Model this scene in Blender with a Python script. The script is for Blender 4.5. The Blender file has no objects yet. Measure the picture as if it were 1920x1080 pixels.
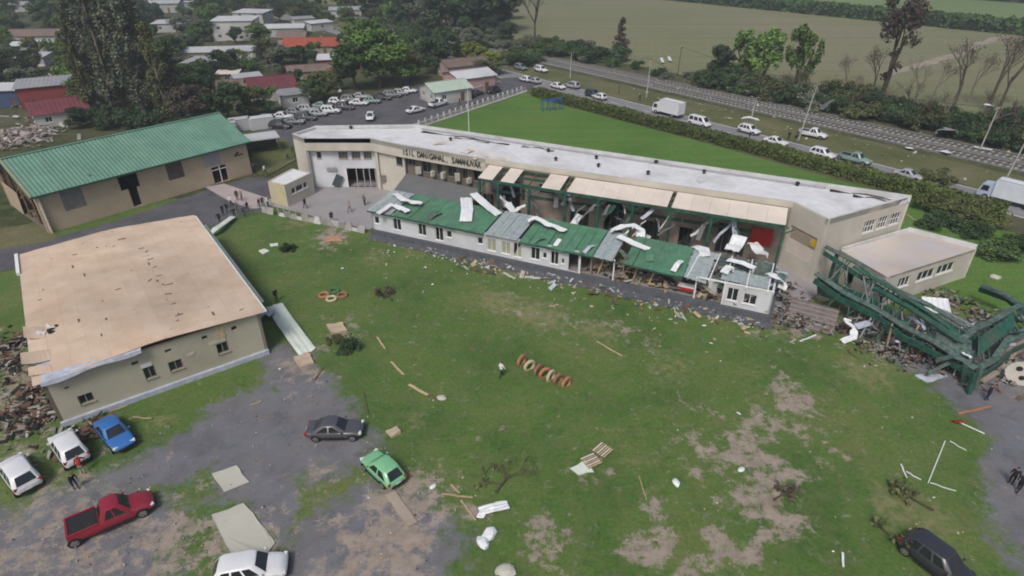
import bpy, bmesh, math, random
import numpy as np
from mathutils import Vector, Matrix, Euler, noise as mnoise

random.seed(7)
SC = bpy.context.scene
COL = SC.collection

# ------------------------------------------------------------------ camera, sky, sun, exposure
CAM_H = 35.0
PITCH = math.radians(30.5)
FPX = 1150.0            # focal length in pixels of the 1920 wide photograph
cam_data = bpy.data.cameras.new('camera')
cam = bpy.data.objects.new('camera', cam_data)
COL.objects.link(cam)
cam.location = (0, 0, CAM_H)
cam.rotation_euler = (math.pi / 2 - PITCH, 0, 0)
cam_data.sensor_width = 36.0
cam_data.lens = FPX / 1920.0 * 36.0
cam_data.clip_start = 0.5
cam_data.clip_end = 6000.0
SC.camera = cam

SUN_EL, SUN_AZ = math.radians(52), math.radians(200)   # azimuth: clockwise from +Y, where the light comes from
world = bpy.data.worlds.new('World')
SC.world = world
world.use_nodes = True
wn = world.node_tree
wn.nodes.clear()
sky = wn.nodes.new('ShaderNodeTexSky')
sky.sky_type = 'NISHITA'
sky.sun_disc = False
sky.sun_elevation = SUN_EL
sky.sun_rotation = SUN_AZ
sky.air_density = 1.0
sky.dust_density = 4.0
sky.ozone_density = 1.0
bg = wn.nodes.new('ShaderNodeBackground')
bg.inputs[1].default_value = 0.078
wout = wn.nodes.new('ShaderNodeOutputWorld')
wn.links.new(sky.outputs[0], bg.inputs[0])
wn.links.new(bg.outputs[0], wout.inputs[0])
sun_data = bpy.data.lights.new('sun', 'SUN')
sun_data.energy = 1.5
sun_data.angle = math.radians(16)
sun_data.color = (1.0, 0.965, 0.92)
sun = bpy.data.objects.new('sun', sun_data)
COL.objects.link(sun)
sd = Vector((math.sin(SUN_AZ) * math.cos(SUN_EL), math.cos(SUN_AZ) * math.cos(SUN_EL), math.sin(SUN_EL)))
sun.rotation_euler = sd.to_track_quat('Z', 'Y').to_euler()
sun.location = (0, 0, 120)
SC.view_settings.view_transform = 'Standard'
SC.view_settings.look = 'None'
SC.view_settings.exposure = 0.46
SC.view_settings.gamma = 1.0
SC.cycles.filter_width = 1.9
SC.view_settings.use_curve_mapping = False

# ------------------------------------------------------------------ survey: photo pixel + height -> place on the ground plan
_c, _s = math.cos(PITCH), math.sin(PITCH)
def at(px, py, z=0.0):
    u = (px - 960) / FPX
    v = (540 - py) / FPX
    t = (z - CAM_H) / (-_s + v * _c)
    return Vector((u * t, (_c + v * _s) * t, z))
def heading(a, b):
    return math.atan2(b[1] - a[1], b[0] - a[0])
def V(x, y, z=0.0):
    return Vector((x, y, z))

# ------------------------------------------------------------------ materials
MATS = {}
def mat(name, col, rough=0.85, var=0.15, scale=3.0, bump=0.0, bscale=30.0, metal=0.0, spec=0.3, col2=None, detail=6.0, rnd=0.0, dirt=0.0, trans=0.0):
    """procedural surface: two-tone noise colour, optional grime, per object tint and bump"""
    if name in MATS:
        return MATS[name]
    m = bpy.data.materials.new(name)
    m.use_nodes = True
    nt = m.node_tree
    b = nt.nodes['Principled BSDF']
    b.inputs['Roughness'].default_value = rough
    b.inputs['Metallic'].default_value = metal
    b.inputs['Specular IOR Level'].default_value = spec
    tc = nt.nodes.new('ShaderNodeTexCoord')
    no = nt.nodes.new('ShaderNodeTexNoise')
    no.inputs['Scale'].default_value = scale
    no.inputs['Detail'].default_value = detail
    no.inputs['Roughness'].default_value = 0.6
    nt.links.new(tc.outputs['Object'], no.inputs['Vector'])
    rp = nt.nodes.new('ShaderNodeValToRGB')
    rp.color_ramp.elements[0].position = 0.32
    rp.color_ramp.elements[1].position = 0.68
    c1 = [max(0, c * (1 - var)) for c in col]
    c2 = col2 if col2 else [min(1, c * (1 + var)) for c in col]
    rp.color_ramp.elements[0].color = (*c1, 1)
    rp.color_ramp.elements[1].color = (*c2, 1)
    nt.links.new(no.outputs['Fac'], rp.inputs['Fac'])
    out = rp.outputs['Color']
    if dirt > 0:
        n2 = nt.nodes.new('ShaderNodeTexNoise')
        n2.inputs['Scale'].default_value = scale * 0.23
        n2.inputs['Detail'].default_value = 8
        nt.links.new(tc.outputs['Object'], n2.inputs['Vector'])
        r2 = nt.nodes.new('ShaderNodeValToRGB')
        r2.color_ramp.elements[0].position = 0.45
        r2.color_ramp.elements[1].position = 0.72
        r2.color_ramp.elements[0].color = (0, 0, 0, 1)
        r2.color_ramp.elements[1].color = (dirt, dirt, dirt, 1)
        nt.links.new(n2.outputs['Fac'], r2.inputs['Fac'])
        mx = nt.nodes.new('ShaderNodeMixRGB')
        mx.inputs['Color2'].default_value = (0.10, 0.085, 0.065, 1)
        nt.links.new(r2.outputs['Color'], mx.inputs['Fac'])
        nt.links.new(out, mx.inputs['Color1'])
        out = mx.outputs['Color']
    if rnd > 0:
        oi = nt.nodes.new('ShaderNodeObjectInfo')
        mr = nt.nodes.new('ShaderNodeMapRange')
        mr.inputs['To Min'].default_value = 1 - rnd
        mr.inputs['To Max'].default_value = 1 + rnd
        nt.links.new(oi.outputs['Random'], mr.inputs['Value'])
        vm = nt.nodes.new('ShaderNodeVectorMath')
        vm.operation = 'SCALE'
        nt.links.new(out, vm.inputs[0])
        nt.links.new(mr.outputs['Result'], vm.inputs['Scale'])
        out = vm.outputs['Vector']
    nt.links.new(out, b.inputs['Base Color'])
    if bump > 0:
        bn = nt.nodes.new('ShaderNodeTexNoise')
        bn.inputs['Scale'].default_value = bscale
        bn.inputs['Detail'].default_value = 5
        nt.links.new(tc.outputs['Object'], bn.inputs['Vector'])
        bp = nt.nodes.new('ShaderNodeBump')
        bp.inputs['Strength'].default_value = bump
        bp.inputs['Distance'].default_value = 0.05
        nt.links.new(bn.outputs['Fac'], bp.inputs['Height'])
        nt.links.new(bp.outputs['Normal'], b.inputs['Normal'])
    if trans > 0:
        b.inputs['Alpha'].default_value = 1 - trans
    MATS[name] = m
    return m

M_CREAM = mat('cream render', (0.54, 0.505, 0.435), 0.9, 0.07, 0.6, 0.15, 40, dirt=0.25)
M_WHITEWALL = mat('white painted wall', (0.62, 0.63, 0.66), 0.85, 0.06, 0.8, 0.1, 40, dirt=0.3)
M_PLINTH = mat('dark plinth', (0.10, 0.105, 0.12), 0.9, 0.2, 1.5, 0.2, 30)
M_OCHRE = mat('ochre hall wall', (0.47, 0.375, 0.265), 0.9, 0.10, 0.35, 0.15, 40, dirt=0.22)
M_OCHRE2 = mat('yellow annex wall', (0.52, 0.46, 0.30), 0.9, 0.07, 0.8, 0.1, 40, dirt=0.2)
M_GREYPATCH = mat('grey window board', (0.20, 0.18, 0.17), 0.8, 0.15, 1.2)
M_BROWNBOARD = mat('brown window board', (0.12, 0.085, 0.07), 0.8, 0.2, 1.5)
M_GREENROOF = mat('green roof sheet', (0.135, 0.265, 0.195), 0.6, 0.12, 0.5, rnd=0.05, dirt=0.12)
M_GREENWING = mat('green tin roof', (0.085, 0.205, 0.125), 0.6, 0.2, 0.9, rnd=0.06, dirt=0.25)
M_GREENSTEEL = mat('dark green steel', (0.020, 0.085, 0.058), 0.6, 0.4, 1.5, dirt=0.45)
M_GREENPALE = mat('scuffed green steel', (0.04, 0.095, 0.078), 0.65, 0.4, 2.4, col2=(0.13, 0.19, 0.165), dirt=0.6)
M_OSB = mat('chipboard', (0.585, 0.435, 0.315), 0.9, 0.07, 0.35, 0.12, 60, rnd=0.03, col2=(0.67, 0.53, 0.405), dirt=0.34)
M_OLIVEWALL = mat('olive grey wall', (0.42, 0.39, 0.305), 0.9, 0.08, 0.5, 0.15, 40, dirt=0.3)
M_MEMBRANE = mat('pale blue membrane', (0.42, 0.45, 0.52), 0.6, 0.2, 2.0, rnd=0.05)
M_ROOFWHITE = mat('white roof membrane', (0.66, 0.665, 0.675), 0.7, 0.09, 0.9, dirt=0.30, rnd=0.03)
M_PARAPET = mat('parapet cap', (0.58, 0.585, 0.58), 0.8, 0.08, 1.2, dirt=0.3)
M_CANOPY = mat('cream canopy panel', (0.66, 0.585, 0.51), 0.7, 0.06, 0.8, rnd=0.04, dirt=0.15)
M_SLAB = mat('grey flat roof', (0.155, 0.16, 0.16), 0.85, 0.10, 0.5, dirt=0.15)
M_SKYLIGHT = mat('fogged skylight sheet', (0.40, 0.46, 0.46), 0.35, 0.2, 2.0, spec=0.5, trans=0.25)
M_WHITESHEET = mat('white torn sheet', (0.72, 0.74, 0.75), 0.6, 0.08, 1.5, rnd=0.05, dirt=0.15)
M_PALEGREEN = mat('pale green white panel', (0.62, 0.68, 0.60), 0.7, 0.08, 1.0, dirt=0.2)
M_WHITEPAINT = mat('white paint', (0.75, 0.75, 0.74), 0.6, 0.05, 2.0)
M_GLASS = mat('dark window glass', (0.022, 0.026, 0.03), 0.06, 0.3, 1.0, spec=0.5)
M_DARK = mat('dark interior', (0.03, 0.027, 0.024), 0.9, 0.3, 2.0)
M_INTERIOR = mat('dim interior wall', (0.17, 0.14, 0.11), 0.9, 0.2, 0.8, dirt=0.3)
M_BEIGEPANEL = mat('beige panel', (0.36, 0.30, 0.24), 0.85, 0.1, 0.8, dirt=0.2)
M_WOOD = mat('splintered pale wood', (0.42, 0.33, 0.19), 0.85, 0.2, 3.0, rnd=0.15)
M_WOODBROWN = mat('brown timber', (0.13, 0.085, 0.055), 0.85, 0.25, 3.0, rnd=0.2)
M_RUBBLE = mat('grey rubble', (0.24, 0.22, 0.20), 0.95, 0.3, 2.0, 0.2, rnd=0.2)
M_BRICK = mat('broken brick', (0.19, 0.095, 0.07), 0.9, 0.3, 3.0, rnd=0.2)
M_RED = mat('red paint', (0.36, 0.025, 0.02), 0.5, 0.15, 2.0)
M_YELLOW = mat('yellow paint', (0.50, 0.33, 0.03), 0.6, 0.15, 2.0)
M_BLUE = mat('blue paint', (0.03, 0.10, 0.30), 0.5, 0.15, 2.0)
M_STEEL = mat('dull steel', (0.30, 0.30, 0.31), 0.5, 0.2, 3.0, metal=0.4)
M_CONCRETE = mat('concrete', (0.36, 0.345, 0.32), 0.9, 0.12, 0.9, 0.15, 25, dirt=0.3)
M_PALESLAB = mat('pale stained slab', (0.47, 0.46, 0.39), 0.85, 0.06, 0.7, dirt=0.2)
M_COURT = mat('pale paving', (0.30, 0.285, 0.29), 0.9, 0.08, 0.4, 0.1, 15, dirt=0.2)
M_ASPHALT = mat('street asphalt', (0.085, 0.085, 0.095), 0.92, 0.15, 0.3, 0.2, 60, col2=(0.12, 0.12, 0.13))
M_ROAD = mat('main road asphalt', (0.21, 0.21, 0.215), 0.92, 0.12, 0.2, 0.2, 60)
M_DIRTPATH = mat('trodden dirt', (0.24, 0.20, 0.155), 0.95, 0.15, 0.4, 0.2, 30)
M_BARK = mat('bark', (0.085, 0.065, 0.05), 0.95, 0.3, 4.0, 0.3, 12)
M_BARKPALE = mat('pale bark', (0.20, 0.165, 0.13), 0.95, 0.3, 4.0)
M_TYRE = mat('tyre rubber', (0.018, 0.018, 0.018), 0.9, 0.2, 4.0)
M_RIM = mat('wheel rim', (0.40, 0.40, 0.41), 0.35, 0.1, 4.0, metal=0.7)
M_PLASTIC = mat('black plastic trim', (0.02, 0.02, 0.022), 0.7, 0.2, 4.0)
M_LAMPW = mat('clear lamp', (0.70, 0.70, 0.70), 0.2, 0.05, 3.0, spec=0.5)
M_LAMPR = mat('red lamp', (0.35, 0.015, 0.012), 0.25, 0.1, 3.0, spec=0.5)

# ------------------------------------------------------------------ mesh builder
class MB:
    def __init__(self):
        self.v = []; self.f = []; self.mi = []
        self.m = 0
    def quad(self, a, b, c, d):
        n = len(self.v)
        self.v += [tuple(a), tuple(b), tuple(c), tuple(d)]
        self.f.append((n, n + 1, n + 2, n + 3)); self.mi.append(self.m)
        return self
    def tri(self, a, b, c):
        n = len(self.v)
        self.v += [tuple(a), tuple(b), tuple(c)]
        self.f.append((n, n + 1, n + 2)); self.mi.append(self.m)
        return self
    def box(self, c, s, rz=0.0, rot=None):
        R = rot if rot is not None else Matrix.Rotation(rz, 3, 'Z')
        c = Vector(c)
        n = len(self.v)
        for z in (-.5, .5):
            for x, y in ((-.5, -.5), (.5, -.5), (.5, .5), (-.5, .5)):
                self.v.append(tuple(c + R @ Vector((x * s[0], y * s[1], z * s[2]))))
        for q in ((0, 3, 2, 1), (4, 5, 6, 7), (0, 1, 5, 4), (1, 2, 6, 5), (2, 3, 7, 6), (3, 0, 4, 7)):
            self.f.append(tuple(n + i for i in q)); self.mi.append(self.m)
        return self
    def bar(self, a, b, w, h=None):
        """square bar from a to b"""
        a, b = Vector(a), Vector(b)
        d = b - a
        L = d.length
        if L < 1e-5:
            return self
        q = d.to_track_quat('X', 'Z').to_matrix()
        return self.box((a + b) / 2, (L, w, h or w), rot=q)
    def tube(self, a, b, r0, r1=None, n=8, cap=True):
        a, b = Vector(a), Vector(b)
        r1 = r0 if r1 is None else r1
        q = (b - a).to_track_quat('Z', 'Y').to_matrix()
        k = len(self.v)
        for p, r in ((a, r0), (b, r1)):
            for i in range(n):
                t = 2 * math.pi * i / n
                self.v.append(tuple(p + q @ Vector((r * math.cos(t), r * math.sin(t), 0))))
        for i in range(n):
            j = (i + 1) % n
            self.f.append((k + i, k + j, k + n + j, k + n + i)); self.mi.append(self.m)
        if cap:
            self.f.append(tuple(k + n - 1 - i for i in range(n))); self.mi.append(self.m)
            self.f.append(tuple(k + n + i for i in range(n))); self.mi.append(self.m)
        return self
    def prism(self, poly, z0, z1):
        """closed vertical prism over a ccw polygon; z1 may be a list"""
        n = len(poly); k = len(self.v)
        zt = z1 if isinstance(z1, (list, tuple)) else [z1] * n
        for p in poly: self.v.append((p[0], p[1], z0))
        for p, z in zip(poly, zt): self.v.append((p[0], p[1], z))
        self.f.append(tuple(k + n - 1 - i for i in range(n))); self.mi.append(self.m)
        self.f.append(tuple(k + n + i for i in range(n))); self.mi.append(self.m)
        for i in range(n):
            j = (i + 1) % n
            self.f.append((k + i, k + j, k + n + j, k + n + i)); self.mi.append(self.m)
        return self
    def strip(self, pts_a, pts_b):
        for i in range(len(pts_a) - 1):
            self.quad(pts_a[i], pts_b[i], pts_b[i + 1], pts_a[i + 1])
        return self
    def loft(self, rings, close=True, caps=True):
        k = len(self.v); n = len(rings[0])
        for r in rings:
            self.v += [tuple(p) for p in r]
        for a in range(len(rings) - 1):
            for i in range(n if close else n - 1):
                j = (i + 1) % n
                self.f.append((k + a * n + i, k + a * n + j, k + (a + 1) * n + j, k + (a + 1) * n + i)); self.mi.append(self.m)
        if caps:
            self.f.append(tuple(k + n - 1 - i for i in range(n))); self.mi.append(self.m)
            self.f.append(tuple(k + (len(rings) - 1) * n + i for i in range(n))); self.mi.append(self.m)
        return self
    def mesh(self, name, mats, smooth=None):
        me = bpy.data.meshes.new(name)
        me.from_pydata(self.v, [], self.f)
        mats = mats if isinstance(mats, (list, tuple)) else [mats]
        for m in mats: me.materials.append(m)
        if len(mats) > 1:
            me.polygons.foreach_set('material_index', self.mi)
        if smooth is not None:
            me.polygons.foreach_set('use_smooth', [True] * len(me.polygons))
            me.set_sharp_from_angle(angle=math.radians(smooth))
        me.update()
        return me
    def build(self, name, mats, parent=None, smooth=None, loc=None, rz=0.0):
        return obj(name, self.mesh(name, mats, smooth), parent, loc, rz)

def obj(name, me, parent=None, loc=None, rz=0.0):
    o = bpy.data.objects.new(name, me)
    COL.objects.link(o)
    if parent is not None: o.parent = parent
    if loc is not None: o.location = loc
    if rz: o.rotation_euler = (0, 0, rz)
    return o
def tag(o, label, cat, group=None):
    o['label'] = label; o['category'] = cat
    if group: o['group'] = group
    return o
def thing(name, label, cat, loc=(0, 0, 0), rz=0.0, group=None):
    o = bpy.data.objects.new(name, None)
    COL.objects.link(o)
    o.empty_display_size = 0.3
    o.location = loc; o.rotation_euler = (0, 0, rz)
    return tag(o, label, cat, group)
def struct(o):
    o['kind'] = 'structure'
    return o
def copy_tree(o, parent=None):
    c = o.copy()
    COL.objects.link(c)
    c.parent = parent
    for ch in o.children:
        copy_tree(ch, c)
    return c

# ------------------------------------------------------------------ fractal noise on numpy arrays (for ground edges)
_rng = np.random.RandomState(5)
_lat = _rng.rand(256, 256)
def vnoise(x, y, scale, octaves=4):
    out = np.zeros_like(x); amp = 1.0; tot = 0.0
    for o in range(octaves):
        fx, fy = x / scale + 17.3 * o, y / scale + 9.1 * o
        ix, iy = np.floor(fx).astype(int), np.floor(fy).astype(int)
        tx, ty = fx - ix, fy - iy
        tx = tx * tx * (3 - 2 * tx); ty = ty * ty * (3 - 2 * ty)
        a = _lat[ix % 256, iy % 256]; b = _lat[(ix + 1) % 256, iy % 256]
        c = _lat[ix % 256, (iy + 1) % 256]; d = _lat[(ix + 1) % 256, (iy + 1) % 256]
        out += amp * ((a * (1 - tx) + b * tx) * (1 - ty) + (c * (1 - tx) + d * tx) * ty)
        tot += amp; amp *= 0.55; scale *= 0.5
    return out / tot - 0.5
def poly_sd(x, y, poly):
    """signed distance, positive inside"""
    d = np.full_like(x, 1e9); inside = np.zeros(x.shape, bool)
    n = len(poly)
    for i in range(n):
        ax, ay = poly[i][0], poly[i][1]; bx, by = poly[(i + 1) % n][0], poly[(i + 1) % n][1]
        ex, ey = bx - ax, by - ay
        t = np.clip(((x - ax) * ex + (y - ay) * ey) / (ex * ex + ey * ey + 1e-9), 0, 1)
        d = np.minimum(d, np.hypot(x - ax - t * ex, y - ay - t * ey))
        cr = ((ay > y) != (by > y))
        xi = ax + (y - ay) * ex / (ey if abs(ey) > 1e-9 else 1e-9)
        inside ^= cr & (x < xi)
    return np.where(inside, d, -d)

# ------------------------------------------------------------------ ground materials
def grass_mat(name, dark, mid, light, patch=0.12, dirt=(0.30, 0.25, 0.205), asphalt=(0.150, 0.150, 0.166), use_mask=False, rows=None):
    m = bpy.data.materials.new(name); m.use_nodes = True
    nt = m.node_tree; b = nt.nodes['Principled BSDF']
    b.inputs['Roughness'].default_value = 0.95
    b.inputs['Specular IOR Level'].default_value = 0.1
    ge = nt.nodes.new('ShaderNodeNewGeometry')
    def noise(scale, detail=6, rough=0.6):
        n = nt.nodes.new('ShaderNodeTexNoise')
        n.inputs['Scale'].default_value = scale; n.inputs['Detail'].default_value = detail
        n.inputs['Roughness'].default_value = rough
        nt.links.new(ge.outputs['Position'], n.inputs['Vector'])
        return n.outputs['Fac']
    def ramp(src, stops):
        r = nt.nodes.new('ShaderNodeValToRGB')
        e = r.color_ramp.elements
        e[0].position, e[0].color = stops[0][0], (*stops[0][1], 1)
        e[1].position, e[1].color = stops[-1][0], (*stops[-1][1], 1)
        for p, c in stops[1:-1]:
            x = e.new(p); x.color = (*c, 1)
        nt.links.new(src, r.inputs['Fac'])
        return r.outputs['Color']
    def mix(f, a, c, blend='MIX'):
        x = nt.nodes.new('ShaderNodeMixRGB'); x.blend_type = blend
        for sock, val in ((x.inputs['Fac'], f), (x.inputs['Color1'], a), (x.inputs['Color2'], c)):
            if isinstance(val, (int, float)): sock.default_value = val
            elif isinstance(val, tuple): sock.default_value = (*val, 1)
            else: nt.links.new(val, sock)
        return x.outputs['Color']
    big = ramp(noise(patch, 4, 0.55), [(0.33, dark), (0.5, mid), (0.68, light)])
    fine = ramp(noise(3.5, 8, 0.75), [(0.25, (0.50, 0.53, 0.48)), (0.5, (0.95, 0.97, 0.92)), (0.75, (1.55, 1.46, 1.38))])
    col = mix(1.0, big, fine, 'MULTIPLY')
    mott = ramp(noise(0.55, 6, 0.7), [(0.45, (0, 0, 0)), (0.72, (0.6, 0.6, 0.6))])
    col = mix(mott, col, (0.145, 0.150, 0.060))
    speck = ramp(noise(1.9, 9, 0.8), [(0.58, (0, 0, 0)), (0.72, (0.7, 0.7, 0.7))])
    col = mix(speck, col, (0.20, 0.19, 0.095))
    col = mix(ramp(noise(0.9, 8, 0.75), [(0.52, (0, 0, 0)), (0.75, (0.6, 0.6, 0.6))]), col, (0.030, 0.062, 0.020))
    if use_mask:
        at_ = nt.nodes.new('ShaderNodeVertexColor'); at_.layer_name = 'cover'
        sp = nt.nodes.new('ShaderNodeSeparateColor'); nt.links.new(at_.outputs['Color'], sp.inputs[0])
        def sharpen(src, k, nz, amp=1.5):
            a = nt.nodes.new('ShaderNodeMath'); a.operation = 'MULTIPLY_ADD'
            nt.links.new(nz, a.inputs[0]); a.inputs[1].default_value = amp; a.inputs[2].default_value = -amp / 2
            s = nt.nodes.new('ShaderNodeMath'); s.operation = 'ADD'
            nt.links.new(src, s.inputs[0]); nt.links.new(a.outputs[0], s.inputs[1])
            r = nt.nodes.new('ShaderNodeMapRange'); r.interpolation_type = 'SMOOTHSTEP'
            r.inputs['From Min'].default_value = 0.5 - k; r.inputs['From Max'].default_value = 0.5 + k
            nt.links.new(s.outputs[0], r.inputs['Value'])
            return r.outputs['Result']
        dtone = ramp(noise(0.8, 8, 0.7), [(0.3, tuple(c * 0.72 for c in dirt)), (0.5, dirt), (0.72, tuple(c * 1.28 for c in dirt))])
        atone = ramp(noise(0.35, 8, 0.65), [(0.3, tuple(c * 0.72 for c in asphalt)), (0.5, asphalt), (0.75, tuple(c * 1.25 for c in asphalt))])
        atone = mix(ramp(noise(0.16, 5, 0.6), [(0.45, (0, 0, 0)), (0.7, (0.45, 0.45, 0.45))]), atone, (0.205, 0.188, 0.170))
        atone = mix(ramp(noise(0.45, 7, 0.7), [(0.56, (0, 0, 0)), (0.66, (0.55, 0.55, 0.55))]), atone, (0.090, 0.092, 0.105))
        col = mix(sharpen(sp.outputs[2], 0.25, noise(1.3, 8, 0.7)), col, (0.21, 0.20, 0.095))
        am = sharpen(sp.outputs[0], 0.26, noise(0.8, 10, 0.78), 2.4)
        col = mix(am, col, atone)
        col = mix(sharpen(sp.outputs[1], 0.24, noise(0.85, 11, 0.82), 4.4), col, dtone)
        wet = ramp(noise(0.28, 6, 0.6), [(0.48, (0.95, 0.95, 0.95)), (0.62, (0.42, 0.42, 0.42))])
        nt.links.new(mix(am, (0.95, 0.95, 0.95), wet), b.inputs['Roughness'])
        b.inputs['Specular IOR Level'].default_value = 0.3
    if rows:
        vm = nt.nodes.new('ShaderNodeMapping'); vm.inputs['Rotation'].default_value = (0, 0, rows[0]); vm.inputs['Scale'].default_value = (0.006, rows[1], 1)
        nt.links.new(ge.outputs['Position'], vm.inputs['Vector'])
        rn = nt.nodes.new('ShaderNodeTexNoise'); rn.inputs['Scale'].default_value = 1.0; rn.inputs['Detail'].default_value = 5; rn.inputs['Roughness'].default_value = 0.7
        nt.links.new(vm.outputs['Vector'], rn.inputs['Vector'])
        col = mix(1.0, col, ramp(rn.outputs['Fac'], [(0.3, (1 - rows[2], 1 - rows[2], 1 - rows[2])), (0.7, (1 + rows[2], 1 + rows[2], 1 + rows[2] * .9))]), 'MULTIPLY')
    nt.links.new(col, b.inputs['Base Color'])
    bp = nt.nodes.new('ShaderNodeBump'); bp.inputs['Strength'].default_value = 0.6; bp.inputs['Distance'].default_value = 0.08
    nt.links.new(noise(7, 5, 0.7), bp.inputs['Height']); nt.links.new(bp.outputs['Normal'], b.inputs['Normal'])
    MATS[name] = m
    return m

G_LAWN = grass_mat('front lawn', (0.058, 0.116, 0.025), (0.084, 0.148, 0.033), (0.122, 0.164, 0.046), use_mask=True)
G_BACK = grass_mat('back lawn', (0.078, 0.168, 0.036), (0.096, 0.192, 0.042), (0.118, 0.205, 0.054), patch=0.06, rows=(0.43, 0.55, 0.13))
G_WILD = grass_mat('rough ground', (0.040, 0.055, 0.026), (0.070, 0.075, 0.042), (0.115, 0.102, 0.070), patch=0.05)
G_VERGE = grass_mat('verge', (0.085, 0.100, 0.040), (0.125, 0.130, 0.062), (0.18, 0.155, 0.10), patch=0.10)
G_FIELD = grass_mat('ploughed field', (0.195, 0.205, 0.118), (0.215, 0.210, 0.130), (0.245, 0.215, 0.160), patch=0.012, rows=(0.892, 0.22, 0.16))
G_FIELD2 = grass_mat('green crop field', (0.165, 0.235, 0.10), (0.19, 0.255, 0.12), (0.22, 0.275, 0.14), patch=0.01, rows=(0.892, 0.12, 0.16))

def sheet(name, pts, z, m, jitter=0.0, step=0.6, fr=1.5):
    """flat polygon with densified, slightly uneven edges"""
    P = []
    n = len(pts)
    for i in range(n):
        a, b = Vector(pts[i][:2]), Vector(pts[(i + 1) % n][:2])
        k = max(1, int((b - a).length / step)) if jitter else 1
        for j in range(k):
            P.append(a.lerp(b, j / k))
    if jitter:
        P = [p + Vector((mnoise.noise(Vector((p.x / fr, p.y / fr, 1.3))), mnoise.noise(Vector((p.x / fr, p.y / fr, 7.7))))) * jitter for p in P]
    bm = bmesh.new()
    vs = [bm.verts.new((p.x, p.y, z)) for p in P]
    f = bm.faces.new(vs)
    f.normal_update()
    if f.normal.z < 0: f.normal_flip()
    bmesh.ops.triangulate(bm, faces=[f])
    me = bpy.data.meshes.new(name); bm.to_mesh(me); bm.free()
    me.materials.append(m)
    return obj(name, me)

# base sheet out to the horizon
struct(sheet('ground', [(-3000, -200), (3000, -200), (3000, 4000), (-3000, 4000)], -0.06, G_WILD))

# near ground: lawn and car park, one grid split by what covers it
def px_poly(l): return [at(*p) for p in l]
LOT = px_poly([(500, 650), (570, 668), (612, 715), (665, 770), (700, 812), (690, 850), (640, 878), (588, 905), (560, 945), (535, 985), (490, 975), (395, 885), (330, 925), (205, 890), (268, 852), (335, 812), (425, 762), (505, 716)])
LOT2 = px_poly([(-300, 1300), (-300, 930), (60, 940), (130, 905), (230, 900), (300, 935), (335, 985), (300, 1030), (330, 1100), (200, 1300)])
LOT3 = px_poly([(530, 1010), (620, 960), (700, 905), (800, 915), (840, 960), (860, 1010), (865, 1090), (900, 1300), (420, 1300), (420, 1100)])
RPATH = px_poly([(1560, 610), (1640, 640), (1690, 690), (1750, 712), (1812, 752), (1845, 800), (1852, 860), (1875, 920), (1885, 1000), (1900, 1100), (1950, 1300), (2400, 1300), (2400, 600), (1900, 600), (1700, 590)])
DIRT = [  # px, py, radius in metres, strength
    (1480, 760, 2.0, 1), (1440, 785, 1.6, .9), (1385, 830, 2.2, 1), (1330, 845, 1.6, .9), (1420, 860, 1.4, .8), (1400, 905, 1.3, .9), (1390, 940, 1.1, .9),
    (1430, 945, 1.3, .95), (1470, 905, 1.0, .8), (1505, 780, 1.5, .8), (1345, 935, .6, .8), (1230, 955, .6, .8), (1240, 1035, 1.0, .95), (1200, 1025, 1.0, .8),
    (1350, 1020, 1.0, 1), (1300, 1050, .8, .7), (1040, 1020, 1.0, .8), (1000, 1010, .6, .7), (1105, 870, .7, .7), (1285, 840, .6, .6),
    (770, 950, 1.6, 1.1), (720, 985, 1.8, 1.1), (800, 945, 1.2, 1), (690, 1005, 1.4, 1), (655, 1015, 1.0, .9), (735, 955, 1, .8),
    (120, 985, 2.6, .6), (40, 1010, 3.0, .65), (230, 1030, 2.5, .65), (130, 1070, 3, .7), (10, 1060, 3, .7), (560, 1060, 2.0, .6), (640, 1075, 2.5, .75),
    (330, 985, 1.6, .7), (310, 1030, 1.5, .9), (380, 1050, 1.2, .7),
    (620, 447, 1.3, .9), (640, 618, 1.1, .8), (590, 660, 1.3, .75), (560, 690, 1.3, .8), (1175, 632, 1.2, .6), (1210, 640, .8, .6), (1045, 590, 1.4, .5), (985, 575, 1.3, .5),
    (1110, 600, 1.2, .4), (1500, 600, 2.0, .8), (1460, 620, 1.4, .6), (30, 700, 3.0, .9), (60, 780, 2.2, .9), (20, 760, 2.5, .9), (100, 640, 1.4, .7), (250, 925, 1.0, .6),
    (1580, 560, 2, .8), (1520, 590, 2, .8), (1640, 600, 2, .7), (1700, 640, 2.5, .6), (600, 885, .8, .6), (450, 1010, 1.5, .6), (1870, 690, 2.5, .6)]
DRY = [(930, 565, 4, .55), (1000, 590, 5, .55), (1120, 620, 4, .5), (1250, 690, 4, .4), (700, 480, 4, .45), (1400, 700, 3, .4), (1550, 880, 3, .35), (1180, 860, 3, .35),
       (560, 420, 4, .5), (960, 510, 4, .5), (1620, 700, 4, .5), (1700, 950, 4, .5), (880, 960, 2, .45), (780, 780, 2.5, .4), (480, 800, 2.5, .4), (300, 790, 2.5, .45)]
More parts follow.
